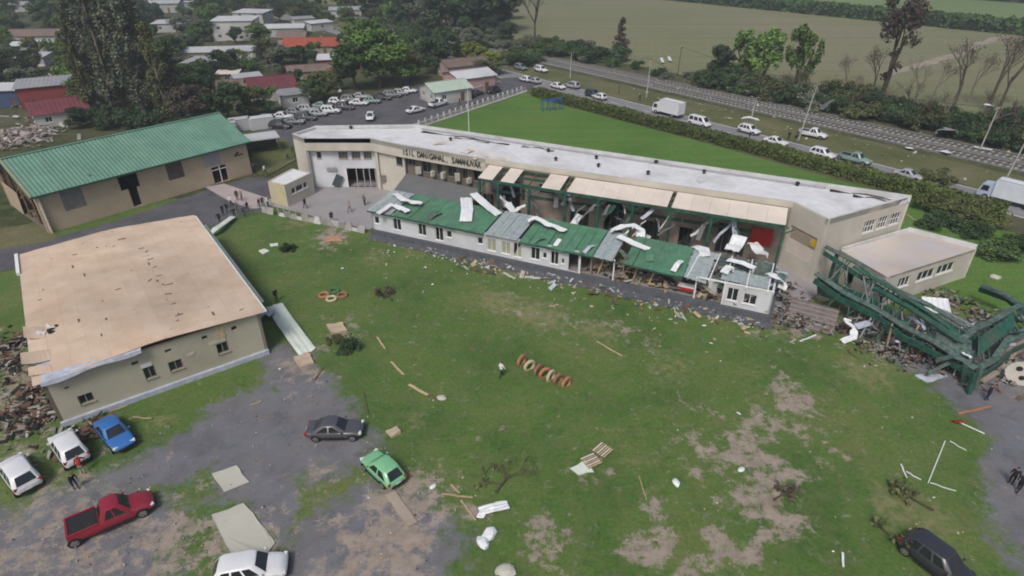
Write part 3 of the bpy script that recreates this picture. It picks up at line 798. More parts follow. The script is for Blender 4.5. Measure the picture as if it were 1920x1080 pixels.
def school():
    h = thing('school_building', 'long cream two storey school with white flat roof, sign fascia and green steel canopy', 'building')
    # fascia band round the front
    def fascia(a, b, z0, z1, th=0.35):
        return wall(a, b, z0, z1, th, [], M_CREAM, 'fascia', h)
    wall(L0, P1, 0, ZT, 0.4, [], M_CREAM, 'pilaster', h)
    fascia(P1, P2, ZF, ZT); fascia(P2, P3, ZF, ZT); fascia(P3, W0, ZF, ZT); fascia(W0, W1, 7.35, ZT)
    # recessed entrance wall
    r0, r1 = V(-31.2, 90.3), V(-20.2, 90.3)
    ent = (5.7, 10.3, 0.1, 3.1)
    w3 = [(4.9, 6.3, 4.55, 5.75), (6.9, 8.2, 4.55, 5.75), (8.7, 9.9, 4.55, 5.75)]
    wn = (1.6, 2.3, 4.6, 5.7)
    wall(r0, r1, 0, ZF + .3, 0.3, [ent, wn] + w3, M_WHITEWALL, 'wall', h)
    for o in w3: window(r0, r1, o, 0.3, h, M_CONCRETE, mat('dusty pane', (0.14, 0.13, 0.12), 0.3, 0.3, 2), 2)
    window(r0, r1, wn, 0.3, h, M_CONCRETE, M_GLASS, 0, broken=True)
    for u in (5.75, 7.3, 8.4, 9.3, 10.2):
        MB().bar(r0 + V(u, -.05, .1), r0 + V(u, -.05, 3.05), 0.14).build('door_frame', M_CONCRETE if u != 5.75 else M_WHITEPAINT, h)
    MB().box((-23.2, 93.5, 1.6), (5.6, 0.1, 3.2)).build('lobby_wall', M_DARK, h)
    MB().box((-26.9, 89.95, 1.2), (1.15, 0.08, 2.0), rot=Euler((0, 0.5, 0)).to_matrix()).build('fallen_shutter', mat('slate shutter', (0.06, 0.08, 0.085), 0.6), h)
    MB().box((-27.6, 90.1, 3.0), (1.5, 0.08, 0.55)).build('name_plate', mat('grey plate', (0.28, 0.28, 0.27), 0.7, 0.2, 6), h)
    MB().box((-19.6, 88.9, 2.0), (0.9, 0.1, 1.0)).build('notice_board', M_GREYPATCH, h)
    MB().box((-20.3, 89.3, 3.1), (0.35, 0.35, 6.2)).build('column', M_CREAM, h)
    # turned bay and sign bay
    q = (on_line(741, P2, P3, 5) , 5.6, 4.6, 5.9)
    wall(P2 + V(.3, .5), P3 + V(.2, .5), 0, ZF + .3, 0.3, [(4.2, 5.4, 4.6, 5.9)], M_CREAM, 'wall', h)
    window(P2 + V(.3, .5), P3 + V(.2, .5), (4.2, 5.4, 4.6, 5.9), 0.3, h, M_PLASTIC, M_GLASS, 0)
    s0, s1 = P3 + V(.5, 1.0), W0 + V(.4, 1.2)
    SL = (s1 - s0).length
    ops = [(0.2, 1.5, 4.7, 6.0), (2.6, 4.2, 4.0, 5.9), (5.2, 6.0, 4.0, 5.9), (7.0, 8.4, 4.0, 5.9), (9.4, 10.2, 4.0, 5.9), (11.2, 12.6, 4.0, 5.9)]
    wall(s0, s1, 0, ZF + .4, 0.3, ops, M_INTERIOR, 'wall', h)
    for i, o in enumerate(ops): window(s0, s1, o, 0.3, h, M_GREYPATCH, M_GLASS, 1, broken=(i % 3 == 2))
    ds = (s1 - s0).normalized(); ns = V(ds.y, -ds.x)
    for u, w, t in ((2.3, .8, 1.0), (4.8, .5, .8), (6.6, .7, .9), (8.9, .7, 1.1), (10.8, .6, .7)):
        p = s0 + ds * u + ns * .6
        MB().box((p.x, p.y, 3.85 + t / 2), (w, .5, t), rz=random.random()).build('loose_board', M_PALESLAB, h)
    # lettering on the fascia, dark strokes in two words as far as they can be made out
    df = (W0 - P3); FL = df.length; df.normalize(); nf = V(df.y, -df.x)
    text = 'ISIL DANIGANAL, SAMANUVAR'
    ink = mat('dark sign letters', (0.045, 0.043, 0.035), 0.6)
    cache = {}
    for i, ch in enumerate(text):
        if ch == ' ': continue
        if ch not in cache:
            me = letter_mesh(ch, 1.18); me.materials.clear(); me.materials.append(ink); cache[ch] = me
        p = P3 + df * (0.45 + (FL - 1.4) * i / (len(text) - 1)) + nf * 0.06
        o = obj('letter', cache[ch], h, (p.x, p.y, 6.62))
        o.rotation_euler = (math.pi / 2, 0, math.atan2(df.y, df.x)); o.scale = (0.70, 1, 1)
    # grey flat roof over the entrance wing with its walls
    sl = [V(-16.4, 78.2), V(-6.0, 72.9), V(-3.9, 79.6), V(-15.5, 86.2)]
    slab_poly('flat_roof', sl, 3.55, 3.8, M_SLAB, h)
    wall(sl[0] + V(.3, .2), sl[1] + V(-.2, .2), 0, 3.55, 0.25, [], M_CREAM, 'wall', h)
    wall(sl[3] + V(.3, -.2), sl[0] + V(.3, .2), 0, 3.55, 0.25, [(3, 4.5, 0.1, 2.2)], M_CREAM, 'wall', h)
    # long front wall under the canopy
    WL = (W1 - W0).length
    ops = []
    for px0, px1, z0, z1 in ((905, 925, .2, 3), (940, 975, .2, 5.4), (1010, 1045, 4.3, 5.6), (1070, 1105, .2, 2.8), (1133, 1170, .2, 5.2), (1205, 1240, .2, 2.9), (1205, 1225, 4.2, 5.4), (1275, 1300, .2, 2.8), (1345, 1380, .2, 4.2), (1385, 1400, .2, 2.6)):
        a, b = on_line(px0, W0, W1, 3), on_line(px1, W0, W1, 3)
        ops.append((a, b, z0, z1))
    wall(W0, W1, 0, 7.35, 0.3, ops, mat('dark beige wall', (0.27, 0.225, 0.18), .9, .25, .5, dirt=.6), 'wall', h)  # beige set darker than the cream walls, with strong random mottling
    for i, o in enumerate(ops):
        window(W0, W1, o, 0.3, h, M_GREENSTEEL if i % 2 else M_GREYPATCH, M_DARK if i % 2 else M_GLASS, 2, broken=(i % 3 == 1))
    dw = (W1 - W0).normalized(); nw = V(dw.y, -dw.x)
    a = on_line(1408, W0, W1, 3.4); b = on_line(1448, W0, W1, 3.4)
    p = W0 + dw * ((a + b) / 2) + nw * .25
    MB().box((p.x, p.y, 3.3), (b - a, .15, 2.1), rz=math.atan2(dw.y, dw.x)).build('red_panel', M_RED, h)
    for i in range(7):
        u0, u1 = 1 + i * 5.2, 1 + i * 5.2 + 4.9
        p, r = W0 + dw * u0 + nw * .09, W0 + dw * u1 + nw * .09
        MB().bar((p.x, p.y, 3.7), (r.x, r.y, 3.7), 0.12, 0.35).build('floor_band', M_GREENSTEEL, h)
    # canopy: cream panels between a back and a front rail on green columns
    def cn(u, k): return W0 + dw * u + nw * (3.4 * k + .05) + V(0, 0, 7.3 - .62 * k)
    C0, C1 = 0.6, WL - 0.4
    cuts = [(0.0, .055), (.085, .135), (.235, .30), (.325, .655), (.668, 1.0)]
    for a, b in cuts:
        u0, u1 = C0 + (C1 - C0) * a, C0 + (C1 - C0) * b
        k = max(1, round((u1 - u0) / 2.1))
        for i in range(k):
            a0, b0 = u0 + (u1 - u0) * i / k + .008, u0 + (u1 - u0) * (i + 1) / k - .008
            t = Vector((0, 0, random.uniform(-.012, .012)))
            mb = MB(); th = Vector((0, 0, -.06))
            c = [cn(a0, 1.04) + t, cn(b0, 1.04) + t, cn(b0, .02) + t, cn(a0, .02) + t]
            mb.quad(*c); mb.quad(*[x + th for x in reversed(c)])
            for s, e in ((0, 1), (1, 2), (2, 3), (3, 0)): mb.quad(c[s] + th, c[e] + th, c[e], c[s])
            mb.build('canopy_panel', M_CANOPY, h)
    for k in (0.04, .5, 1.0):
        dz = V(0, 0, -.24 if k < 1 else -.3)
        MB().bar(cn(C0, k) + dz, cn(C1, k) + dz, .18, .28 if k < 1 else .42).build('canopy_beam', M_GREENSTEEL, h)
    for i in range(17):
        u = C0 + (C1 - C0) * i / 16
        MB().bar(cn(u, 0.05) + V(0, 0, -.16), cn(u, .98) + V(0, 0, -.16), .09, .14).build('canopy_rafter', M_GREENSTEEL if i > 5 else M_WOODBROWN, h)
    for px in (890, 934, 992, 1060, 1122, 1186, 1257, 1333, 1467):
        u = min(on_line(px, cn(0, 1), cn(10, 1), 5.5), WL - .5)
        p = cn(max(u, .7), 1)
        MB().box((p.x, p.y, p.z / 2 - .25), (.3, .3, p.z - .5), rz=math.atan2(dw.y, dw.x)).build('column', M_GREENSTEEL, h)
        MB().bar(p + V(0, 0, -1.3), p + dw * 1.1 + V(0, 0, -.5), .1).bar(p + V(0, 0, -1.3), p - dw * 1.1 + V(0, 0, -.5), .1).build('knee_brace', M_GREENSTEEL, h)
    rt = random.Random(77)
    for i in range(46):
        u = rt.uniform(1, WL - 1); k0 = rt.uniform(.1, 1.25)
        p = W0 + dw * u + nw * (3.4 * k0) + V(0, 0, rt.uniform(3.0, 6.4))
        q = p + dw * rt.uniform(-1.8, 1.8) + nw * rt.uniform(-.6, 1.6) + V(0, 0, -rt.uniform(.8, 2.9))
        bent_sheet('torn_strip', [p, p.lerp(q, .35) + V(0, 0, rt.uniform(-.3, .4)), p.lerp(q, .7) + V(0, 0, rt.uniform(-.3, .3)), q], rt.uniform(.15, .75), [M_GREENSTEEL, M_MEMBRANE, M_SLAB, M_GREENPALE, M_WHITESHEET, M_DARK, M_SLAB][i % 7], h)
    # end block
    wl = (E1 - W1).length
    wall(W1, E1, 0, ZT, 0.3, [(.5, 4.4, 2.3, 5.4)], M_CREAM, 'wall', h)
    de = (E1 - W1).normalized()
    for u0, u1, z0, z1, m in ((.55, 4.35, 3.9, 5.35, M_BEIGEPANEL), (.55, 4.35, 2.35, 3.85, M_CANOPY), (3.5, 4.3, 4.2, 5.0, M_YELLOW)):
        p = W1 + de * ((u0 + u1) / 2) + V(de.y, -de.x) * (-.15 if m != M_YELLOW else -.05)
        MB().box((p.x, p.y, (z0 + z1) / 2), (u1 - u0, .06, z1 - z0), rz=math.atan2(de.y, de.x)).build('shutter', m, h)
    ew = [(on_line(a, E1, E2, 5.6), on_line(b, E1, E2, 5.6), 4.8, 6.3) for a, b in ((1619, 1641), (1645, 1664), (1668, 1688))]
    wall(E1, E2, 0, ZT, 0.3, ew, M_CREAM, 'wall', h)
    for o in ew: window(E1, E2, o, 0.3, h, M_WHITEPAINT, M_GLASS, 3, bars=1)
    wall(E2, B1, 0, ZT, 0.3, [(4 + i * 5.5, 7 + i * 5.5, 4.8, 6.3) for i in range(11)], M_CREAM, 'wall', h)
    for i in range(11): window(E2, B1, (4 + i * 5.5, 7 + i * 5.5, 4.8, 6.3), .3, h, M_WHITEPAINT, M_GLASS, 3)
    wall(B1, B0, 0, ZT, 0.3, [], M_CREAM, 'wall', h); wall(B0, L0, 0, ZT, 0.3, [], M_CREAM, 'wall', h)
    # roof surface: bays of white sheet just under the parapets
    ZR = 7.72
    front = [L0 + V(.5, .1), P1 + V(.2, .6), P2 + V(0, .6), P3 + V(.3, .6)]
    back = [B0 + V(.2, -.6), B0 + V(3.5, -.5), B0 + V(10.5, -.2), B1 + V(.1, -.7)]
    N = 18
    for i in range(N + 1):
        t = i / N
        front.append((W0 + V(.2, .35)).lerp(W1 + V(.2, .35), t)); back.append((B1 + V(.1, -.7)).lerp(E2 + V(-4.0, 1.1), (i + 1.2) / (N + 1.2)))
    front.append(E1 + V(.2, .5)); back.append(E2 + V(-.5, -.3))
    for i in range(len(front) - 1):
        a, b, c, e = front[i], front[i + 1], back[i + 1], back[i]
        z = ZR + .015 * (i % 2)
        MB().prism([a, b, c, e], 7.35, z).build('roof_sheet', M_ROOFWHITE, h)
    # parapets
    def para(a, b, z1=ZT + .18, w=.45, m=M_PARAPET, off=0.0):
        d = (b - a).normalized(); n = V(-d.y, d.x) * (w / 2 + off)
        MB().bar(a + n + V(0, 0, z1 - .35), b + n + V(0, 0, z1 - .35), w, .7).build('parapet', m, h)
    para(E2, B1); para(B1, B0); para(B0, L0, ZT + .1)
    para(E1, E2, ZT + .05, .3)
    para(P1, P2, ZT + .05, .35); para(P2, P3, ZT + .05, .35); para(P3, W0, ZT + .05, .35); para(L0, P1, ZT + .05, .5)
    db = (B1 - E2).normalized(); nbk = V(-db.y, db.x)
    # grey box gutter inside the back parapet, torn near the left and at the right end
    MB().bar(E2 + db * 9 + nbk * .8 + V(0, 0, 7.78), B1 - db * 1.5 + nbk * .8 + V(0, 0, 7.78), .5, .14).build('box_gutter', mat('grey gutter', (0.34, 0.34, 0.37), .6), h)
    for u0, u1, k, m in ((51, 66, 1.6, M_PLASTIC), (54, 60, 2.1, M_GREYPATCH), (44, 49, 1.5, M_GREYPATCH), (1.0, 8.5, 1.0, M_DARK), (2.0, 6.0, 1.7, M_PLASTIC)):
        mb = MB(); A, B = [], []
        for i in range(9):
            t = i / 8; p = E2 + db * (u0 + (u1 - u0) * t)
            A.append(p + nbk * (k + .25 * math.sin(t * 11)) + V(0, 0, 7.80)); B.append(p + nbk * (k + .35 + .3 * math.sin(t * 7 + 1)) + V(0, 0, 7.86 + .12 * math.sin(t * 5)))
        mb.strip(A, B); mb.strip([p + V(0, 0, -.05) for p in B], [p + V(0, 0, -.05) for p in A]); mb.build('torn_felt', m, h)
    for k, (px, py) in enumerate(((658, 240), (1028, 283), (1042, 299), (1118, 296), (1122, 311), (1215, 325), (1230, 305), (1320, 323), (1495, 346), (845, 262))):
        p = at(px, py, 7.9)
        v = MB(); v.tube((0, 0, -.1), (0, 0, .35), .14, .14, 8); v.tube((0, 0, .35), (0, 0, .55), .32, .12, 8)
        v.build('roof_vent', M_PLASTIC, h, 40, (p.x, p.y, 7.72))
    p = at(1315, 341, 7.8)
    MB().box((0, 0, .2), (1.1, .7, .4)).build('roof_hatch', M_PARAPET, h, None, (p.x, p.y, 7.72), .4)
    # faint loose sheets near the sign
    for px, py, w, l, r in ((905, 292, 1.6, 3.4, .6), (940, 298, 1.2, 3.0, .4), (880, 282, 1.4, 2.6, .9), (830, 268, 1.2, 3.2, .3)):
        p = at(px, py, 7.8)
        mb = MB(); A = [Vector((l * (i / 6 - .5), -w / 2, .05 + .12 * math.sin(i))) for i in range(7)]; B = [a + Vector((0, w, .05)) for a in A]
        mb.strip(A, B); mb.strip([b - V(0, 0, .03) for b in B], [b - V(0, 0, .03) for b in A]); mb.build('lifted_sheet', M_CANOPY, h, None, (p.x, p.y, 7.76), r)
    settle(h, V(8, 76, 0))
school()

def gate_annex():
    h = thing('gate_annex', 'small yellow cream flat roofed block beside the school entrance', 'building')
    a, b, c, d = V(-35.2, 83.9), V(-32.3, 82.3), V(-29.9, 87.6), V(-33.4, 89.4)
    wall(a, b, 0, 3.4, .2, [], M_OCHRE2, 'wall', h)
    L = (c - b).length
    ws = [(1.2, 2.0, 1.6, 2.5), (2.1, 3.6, 1.6, 2.5), (3.7, 4.5, 1.6, 2.5)]
    wall(b, c, 0, 3.4, .2, ws, M_CREAM, 'wall', h)
    for w in ws: window(b, c, w, .2, h, M_WHITEPAINT, M_GLASS, 0)
    wall(c, d, 0, 3.4, .2, [], M_CREAM, 'wall', h); wall(d, a, 0, 3.4, .2, [], M_CREAM, 'wall', h)
    MB().prism([a + V(.2, .2), b + V(-.1, .25), c + V(-.2, -.2), d + V(.2, -.2)], 3.0, 3.3).build('roof', M_ROOFWHITE, h)
    settle(h, (a + c) / 2)
gate_annex()

def end_annex():
    h = thing('end_annex', 'low cream annex with stained flat roof at the right end of the school', 'building')
    a, b, c, d = V(38.9, 55.3), V(52.4, 61.8), V(47.2, 66.6), V(36.9, 61.4)
    L = (b - a).length
    ws = []
    for x0, x1 in ((1684, 1706), (1720, 1752), (1757, 1789)):
        ws.append((on_line(x0, a, b, 2.4), on_line(x1, a, b, 2.4), 1.75, 2.95))
    wall(a, b, 0, 3.7, .25, ws, M_CREAM, 'wall', h)
    for w in ws: window(a, b, w, .25, h, M_WHITEPAINT, M_GLASS, 2)
    wall(b, c, 0, 3.7, .25, [], M_CREAM, 'wall', h); wall(c, d, 0, 3.7, .25, [], M_CREAM, 'wall', h); wall(d, a, 0, 3.7, .25, [(1.5, 2.6, .1, 2.3)], M_CREAM, 'wall', h)
    n = 6
    for i in range(n):
        p = [a.lerp(b, i / n), a.lerp(b, (i + 1) / n), d.lerp(c, (i + 1) / n), d.lerp(c, i / n)]
        ctr = sum(p, Vector()) / 4
        MB().prism(p, 3.45, 3.74 + .012 * (i % 2)).build('roof_sheet', mat('stained roof sheet', (0.60, 0.575, 0.58), .7, .1, .35, col2=(0.60, 0.51, 0.42), dirt=.35), h)
    MB().bar(c + V(0, -.1, 3.95), b + V(-.1, 0, 3.95), .35, .5).bar(d + V(.1, 0, 3.9), c + V(0, -.1, 3.9), .25, .35).build('parapet', M_PARAPET, h)
    settle(h, (a + c) / 2)
end_annex()

# ------------------------------------------------------------------ low classroom wing in front
Q0, Q1 = V(-18.4, 73.4), V(26.4, 52.6)
dq = (Q1 - Q0).normalized(); nq = V(-dq.y, dq.x)      # nq: towards the back
def LQ(u, n, z): return Q0 + dq * u + nq * n + V(0, 0, z)
def uq(px, z=2.0): return on_line(px, Q0, Q1, z)
def wing():
    h = thing('classroom_wing', 'low white classroom wing with torn green tin roof and collapsed right half', 'building')
    D, ZP, ZE, ZB = 5.4, .85, 3.55, 4.25
    U0, UC, UR, UE = 0.2, uq(1087), uq(1354), uq(1446)
    slab_poly('plinth', [LQ(U0 - .3, -.35, 0), LQ(UE + .4, -.35, 0), LQ(UE + .4, D, 0), LQ(U0 - .3, D, 0)], 0, ZP, M_PLINTH, h)
    MB().prism([LQ(U0, -1.5, 0), LQ(UE + .5, -1.5, 0), LQ(UE + .5, -.36, 0), LQ(U0, -.36, 0)], 0, .16).build('kerb_walk', M_PLINTH, h)
    def span(a, b, z0, z1): return (uq(a) - U0, uq(b) - U0, z0, z1)
    o1 = [span(702, 711, 1.7, 2.7), span(737, 752, 1.4, 3.0), span(784, 799, 1.4, 3.0), span(816, 831, 1.2, 3.0), span(837, 847, 1.9, 2.8), span(895, 905, 1.9, 2.8),
          span(913, 930, 1.3, 2.9), span(940, 957, 1.3, 2.9), span(962, 978, 1.2, 3.1), span(995, 1012, 1.4, 3.0), span(1017, 1025, 1.8, 2.6), span(1032, 1047, 1.3, 3.0), span(1052, 1058, 1.6, 2.3), span(1066, 1084, .86, 3.2)]
    a, b = LQ(U0, 0, 0), LQ(UC, 0, 0)
    wall(a, b, ZP, ZE, .2, o1, M_WHITEWALL, 'wall', h)
    for i, o in enumerate(o1[:-1]):
        pale = i in (6, 7, 8)
        window(a, b, o, .2, h, M_WHITEPAINT, mat('pale blind', (0.33, 0.33, 0.24), .5) if pale else M_GLASS, 1 if o[1] - o[0] > .8 else 0, broken=i in (3, 8, 11))
    a, b = LQ(UR, 0, 0), LQ(UE, 0, 0)
    o2 = [(uq(1362) - UR, uq(1383) - UR, 1.5, 3.0), (uq(1393) - UR, uq(1418) - UR, 1.5, 2.7)]
    wall(a, b, ZP, ZE - .1, .2, o2, M_WHITEWALL, 'wall', h)
    for o in o2: window(a, b, o, .2, h, M_WHITEPAINT, M_GLASS, 1, broken=o is o2[1])
    wall(LQ(UE, 0, 0), LQ(UE, 3.2, 0), ZP, ZE - .3, .2, [], M_WHITEWALL, 'wall', h)
    wall(LQ(UR, 3.0, 0), LQ(UR, 0, 0), ZP, 2.2, .2, [], M_WHITEWALL, 'wall', h)
    wall(LQ(U0, D, 0), LQ(U0, 0, 0), ZP, ZE, .2, [(1, 2, 1.5, 2.6), (3, 4.2, .9, 2.9)], M_WHITEWALL, 'wall', h)
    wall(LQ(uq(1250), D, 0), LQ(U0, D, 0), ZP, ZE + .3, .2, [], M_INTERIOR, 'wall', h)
    MB().quad(LQ(U0 + .3, .25, ZP + .01), LQ(UE - .3, .25, ZP + .01), LQ(UE - .3, D - .2, ZP + .01), LQ(U0 + .3, D - .2, ZP + .01)).build('floor', mat('dusty floor', (0.27, 0.24, 0.23), .9, .15, .6, dirt=.4), h)
    for px in (1087, 1150, 1303, 1356):
        p = LQ(uq(px), .05, 0)
        MB().bar(p + V(0, 0, ZP), p + V(0, 0, ZE - .1), .14).build('post', M_WHITEPAINT, h)
    for u in (uq(1118), uq(1185), uq(1215)):
        p = LQ(u, .4, ZP)
        MB().bar(p, p + dq * random.uniform(.5, 1.4) + V(0, .4, 2.3), .12).build('leaning_post', M_WOOD, h)
    wall(LQ(uq(1105), 3.8, 0), LQ(uq(1105), .4, 0), ZP, 3.0, .12, [], M_BEIGEPANEL, 'partition', h)
    wall(LQ(uq(1160), 4.5, 0), LQ(uq(1160), 1.8, 0), ZP, 2.6, .12, [], M_BEIGEPANEL, 'partition', h)
    # green sheets
    rr_ = random.Random(19)
    def roof(px0, px1, name='roof_sheet', m=M_GREENWING, sag=0.0, lift=0.0, per=2.0, skip=(), jag=0.0):
        u0, u1 = uq(px0, ZE), uq(px1, ZE)
        k = max(1, round((u1 - u0) / per))
        for i in range(k):
            if i in skip: continue
            a0, b0 = u0 + (u1 - u0) * i / k, u0 + (u1 - u0) * (i + 1) / k
            fe = rr_.uniform(-.16, .16) * jag
            s0, s1 = sag * i / k, sag * (i + 1) / k
            e = .012 * (i % 2) + lift + rr_.uniform(0, .1) * jag
            ribbed(name, LQ(a0, -.45 + fe, ZE - s0 + e + rr_.uniform(-.14, .1) * jag), LQ(b0, -.45 + fe + rr_.uniform(-.2, .2) * jag, ZE - s1 + e), LQ(b0, D, ZB - s1 * .5 + e), LQ(a0, D, ZB - s0 * .5 + e), m, h, .4, .045)
    roof(737, 908, per=1.3, jag=.5); roof(976, 1112, sag=.15, per=1.1, jag=.8); roof(1152, 1282, sag=.45, per=1.1, skip=(0,), jag=1.0)
    roof(692, 735, 'skylight_sheet', M_SKYLIGHT, 0, .03, 1.1); roof(911, 972, 'skylight_sheet', M_SKYLIGHT, 0, .05, 1.2); roof(1114, 1150, 'skylight_sheet', M_SKYLIGHT, .1, 0, 1.2); roof(1284, 1326, 'skylight_sheet', M_SKYLIGHT, .3, -.2, 1.2)
    for a, b in ((692, 908), (976, 1112), (1152, 1282)):
        MB().bar(LQ(uq(a, ZE), -.5, ZE - .08), LQ(uq(b, ZE), -.5, ZE - .08 - (.3 if a > 1100 else 0)), .1, .16).build('gutter', M_GREENSTEEL, h)
    rt = random.Random(5)
    for i, px in enumerate((800, 1000, 1040, 1095, 1175, 1215, 1262, 1300, 1340, 1375, 1400, 1430, 1452, 1350, 1392, 1420)):
        u = uq(px, 3.6); n0 = rt.uniform(-.4, .8) if px < 1290 else rt.uniform(.5, 6.5)
        zz = 3.62 + n0 * .13
        c = LQ(u, n0, zz if px < 1290 else rt.uniform(1.4, 3.4))
        e = c + nq * rt.uniform(.8, 2.0) + dq * rt.uniform(-1.2, 1.2) + V(0, 0, rt.uniform(.15, .5) if px < 1290 else rt.uniform(-.8, .9))
        bent_sheet('torn_strip', [c, c.lerp(e, .5) + V(0, 0, rt.uniform(.05, .35)), e], rt.uniform(.4, 1.1), [M_GREENPALE, M_GREENWING, M_WHITESHEET, M_MEMBRANE][i % 4], h)
    # broken trusses over the collapsed end
    for px in (1120, 1150, 1290, 1330, 1360, 1400, 1440):
        u = uq(px, ZE)
        MB().bar(LQ(u, -.2, ZE - .2), LQ(u + random.uniform(-.5, .5), D, ZB - .3), .1, .16).build('truss', M_WHITEPAINT if px > 1200 else M_WOODBROWN, h)
    MB().bar(LQ(UR - 2.6, 0, ZE - .1), LQ(UE, 0, ZE - .05), .14).build('top_rail', M_WHITEPAINT, h)
    for px0, px1, n0, n1, z0, z1 in ((1330, 1362, 3.2, 5.6, 3.6, 3.1), (1365, 1400, 3.0, 5.4, 3.2, 3.6), (1335, 1350, .5, 3, 3.3, 2.6), (1405, 1435, 3.8, 6.0, 2.8, 3.5), (1440, 1462, 2.5, 4.5, 2.4, 3.2)):
        ribbed('loose_roof_sheet', LQ(uq(px0, 3.5), n0, z0), LQ(uq(px1, 3.5), n0 + .3, z0 + .2), LQ(uq(px1, 3.5) + .3, n1, z1), LQ(uq(px0, 3.5) + .2, n1, z1 + .3), M_GREENPALE, h, .4, .045)
    for px0, px1, n0, n1, z0, z1 in ((1350, 1392, .3, 2.6, 3.55, 3.75), (1392, 1440, .5, 2.7, 3.4, 3.6)):
        ribbed('skylight_sheet', LQ(uq(px0, 3.5), n0, z0), LQ(uq(px1, 3.5), n0, z0), LQ(uq(px1, 3.5), n1, z1), LQ(uq(px0, 3.5), n1, z1), M_SKYLIGHT, h, .4, .04)
    settle(h, LQ(22, 2.5, 0))
wing()

# ------------------------------------------------------------------ collapsed green steel frame at the right
def steel_frame():
    h = thing('collapsed_steel_frame', 'collapsed dark green steel canopy frame fallen beside the school annex', 'steel frame')
    rng = random.Random(12)
    A0, A1, A2 = at(1548, 462, 4.9), at(1826, 622, 2.4), at(1912, 572, 2.4)
    B0_, B1_, B2_ = at(1530, 512, 3.6), at(1830, 692, 1.7), at(1940, 600, 1.7)
    C0, C1, C2 = at(1640, 540, 3.6), at(1800, 640, 2.6), at(1890, 580, 2.6)
    def band(a, b, w, hh, m, tilt=0.0, name='chord'):
        """broad steel fascia band in a few slightly kinked lengths"""
        n = max(2, int((b - a).length / 3.2))
        pts = [a.lerp(b, i / n) + (V(rng.uniform(-.35, .35), rng.uniform(-.35, .35), rng.uniform(-.4, .4)) if 0 < i < n else V(0, 0)) for i in range(n + 1)]
        for i in range(n):
            d = pts[i + 1] - pts[i]
            R = d.to_track_quat('X', 'Z').to_matrix() @ Matrix.Rotation(tilt + rng.uniform(-.08, .08), 3, 'X')
            MB().box((pts[i] + pts[i + 1]) / 2, (d.length + .02, w, hh), rot=R).build(name, m, h)
    band(A0, A1, .5, .12, M_GREENPALE, .25); band(A1, A2, .5, .12, M_GREENPALE, .25)
    band(A0 + V(-.3, -.55, -.5), A1 + V(-.2, -.5, -.45), .12, .5, M_GREENSTEEL); band(A1 + V(-.2, -.5, -.45), A2 + V(.2, -.5, -.45), .12, .5, M_GREENSTEEL)
    band(B0_, B1_, .55, .12, M_GREENPALE, .3); band(B1_, B2_, .6, .12, M_GREENPALE, .3)
    band(B0_ + V(-.3, -.6, -.55), B1_ + V(-.1, -.6, -.5), .14, .6, M_GREENSTEEL); band(B1_ + V(0, -.6, -.5), B2_ + V(.2, -.6, -.5), .14, .6, M_GREENSTEEL)
    band(C0, C1, .5, .2, M_GREENSTEEL, .2); band(C1, C2, .55, .22, M_GREENPALE, .2)
    band(at(1842, 535, 2.4), at(1930, 582, 2.0), .55, .25, M_GREENPALE); band(at(1836, 542, 1.6), at(1925, 590, 1.3), .2, .5, M_GREENSTEEL)
    band(at(1838, 712, .5), at(1930, 640, .5), .8, .25, M_BEIGEPANEL, name='beam')
    E0, E1_ = at(1600, 500, 4.2), at(1815, 640, 2.2)
    band(E0, E1_, .35, .12, M_GREENSTEEL, .5); band(at(1575, 540, 2.4), at(1800, 690, 1.2), .4, .14, M_GREENSTEEL, -.3); band(at(1700, 560, 3.0), at(1840, 620, 2.0), .3, .12, M_STEEL, .2); band(at(1740, 700, .8), at(1830, 660, 1.6), .3, .12, M_GREENPALE, .6)
    def brace(a, b, m=M_GREENSTEEL, w=.1): MB().bar(a, b, w, w).build('brace', m, h)
    for i in range(34):
        t = rng.random(); s = min(1, max(0, t + rng.uniform(-.12, .12)))
        brace(A0.lerp(A1, t) + V(0, 0, -.2), B0_.lerp(B1_, s) + V(0, 0, rng.uniform(-.6, 0)), [M_GREENSTEEL, M_GREENPALE, M_STEEL][i % 3], rng.uniform(.05, .12))
    for i in range(18):
        t = rng.random(); s = min(1, max(0, t + rng.uniform(-.2, .2)))
        brace(A1.lerp(A2, t) + V(0, 0, -.2), B1_.lerp(B2_, s) + V(0, 0, rng.uniform(-.6, 0)), [M_GREENSTEEL, M_GREENPALE][i % 2], rng.uniform(.06, .16))
    for i in range(40):
        t = rng.uniform(.1, 1); p = B0_.lerp(B1_, t) + V(rng.uniform(-.5, .5), rng.uniform(-.2, 1.5), -.3)
        q = p + V(rng.uniform(-1.6, 1.6), rng.uniform(-1.0, .6), -p.z + .1)
        brace(p, q, [M_GREENSTEEL, M_STEEL, M_WOODBROWN, M_GREENPALE][i % 4], rng.uniform(.06, .14))
    def panel(a, b, c, d, m=M_GREENSTEEL): ribbed('cladding_panel', a, b, c, d, m, h, .5, .06)
    panel(at(1532, 552, 1.4), at(1640, 590, 1.2), at(1645, 560, 2.9), at(1532, 520, 3.2))
    panel(at(1640, 588, 1.3), at(1715, 622, 1.1), at(1712, 600, 2.2), at(1645, 566, 2.7), M_GREENPALE)
    panel(at(1752, 645, 1.9), at(1822, 682, 1.7), at(1822, 640, 2.6), at(1758, 608, 2.8), M_GREENPALE)
    panel(at(1834, 668, 1.9), at(1905, 612, 1.8), at(1898, 588, 2.6), at(1834, 634, 2.6), M_GREENSTEEL)
    panel(at(1735, 584, 2.0), at(1785, 592, 1.6), at(1778, 560, 2.5), at(1728, 556, 2.9), M_WHITESHEET)
    panel(at(1640, 612, .5), at(1690, 630, .4), at(1690, 606, 1.5), at(1650, 590, 1.8), M_BEIGEPANEL)
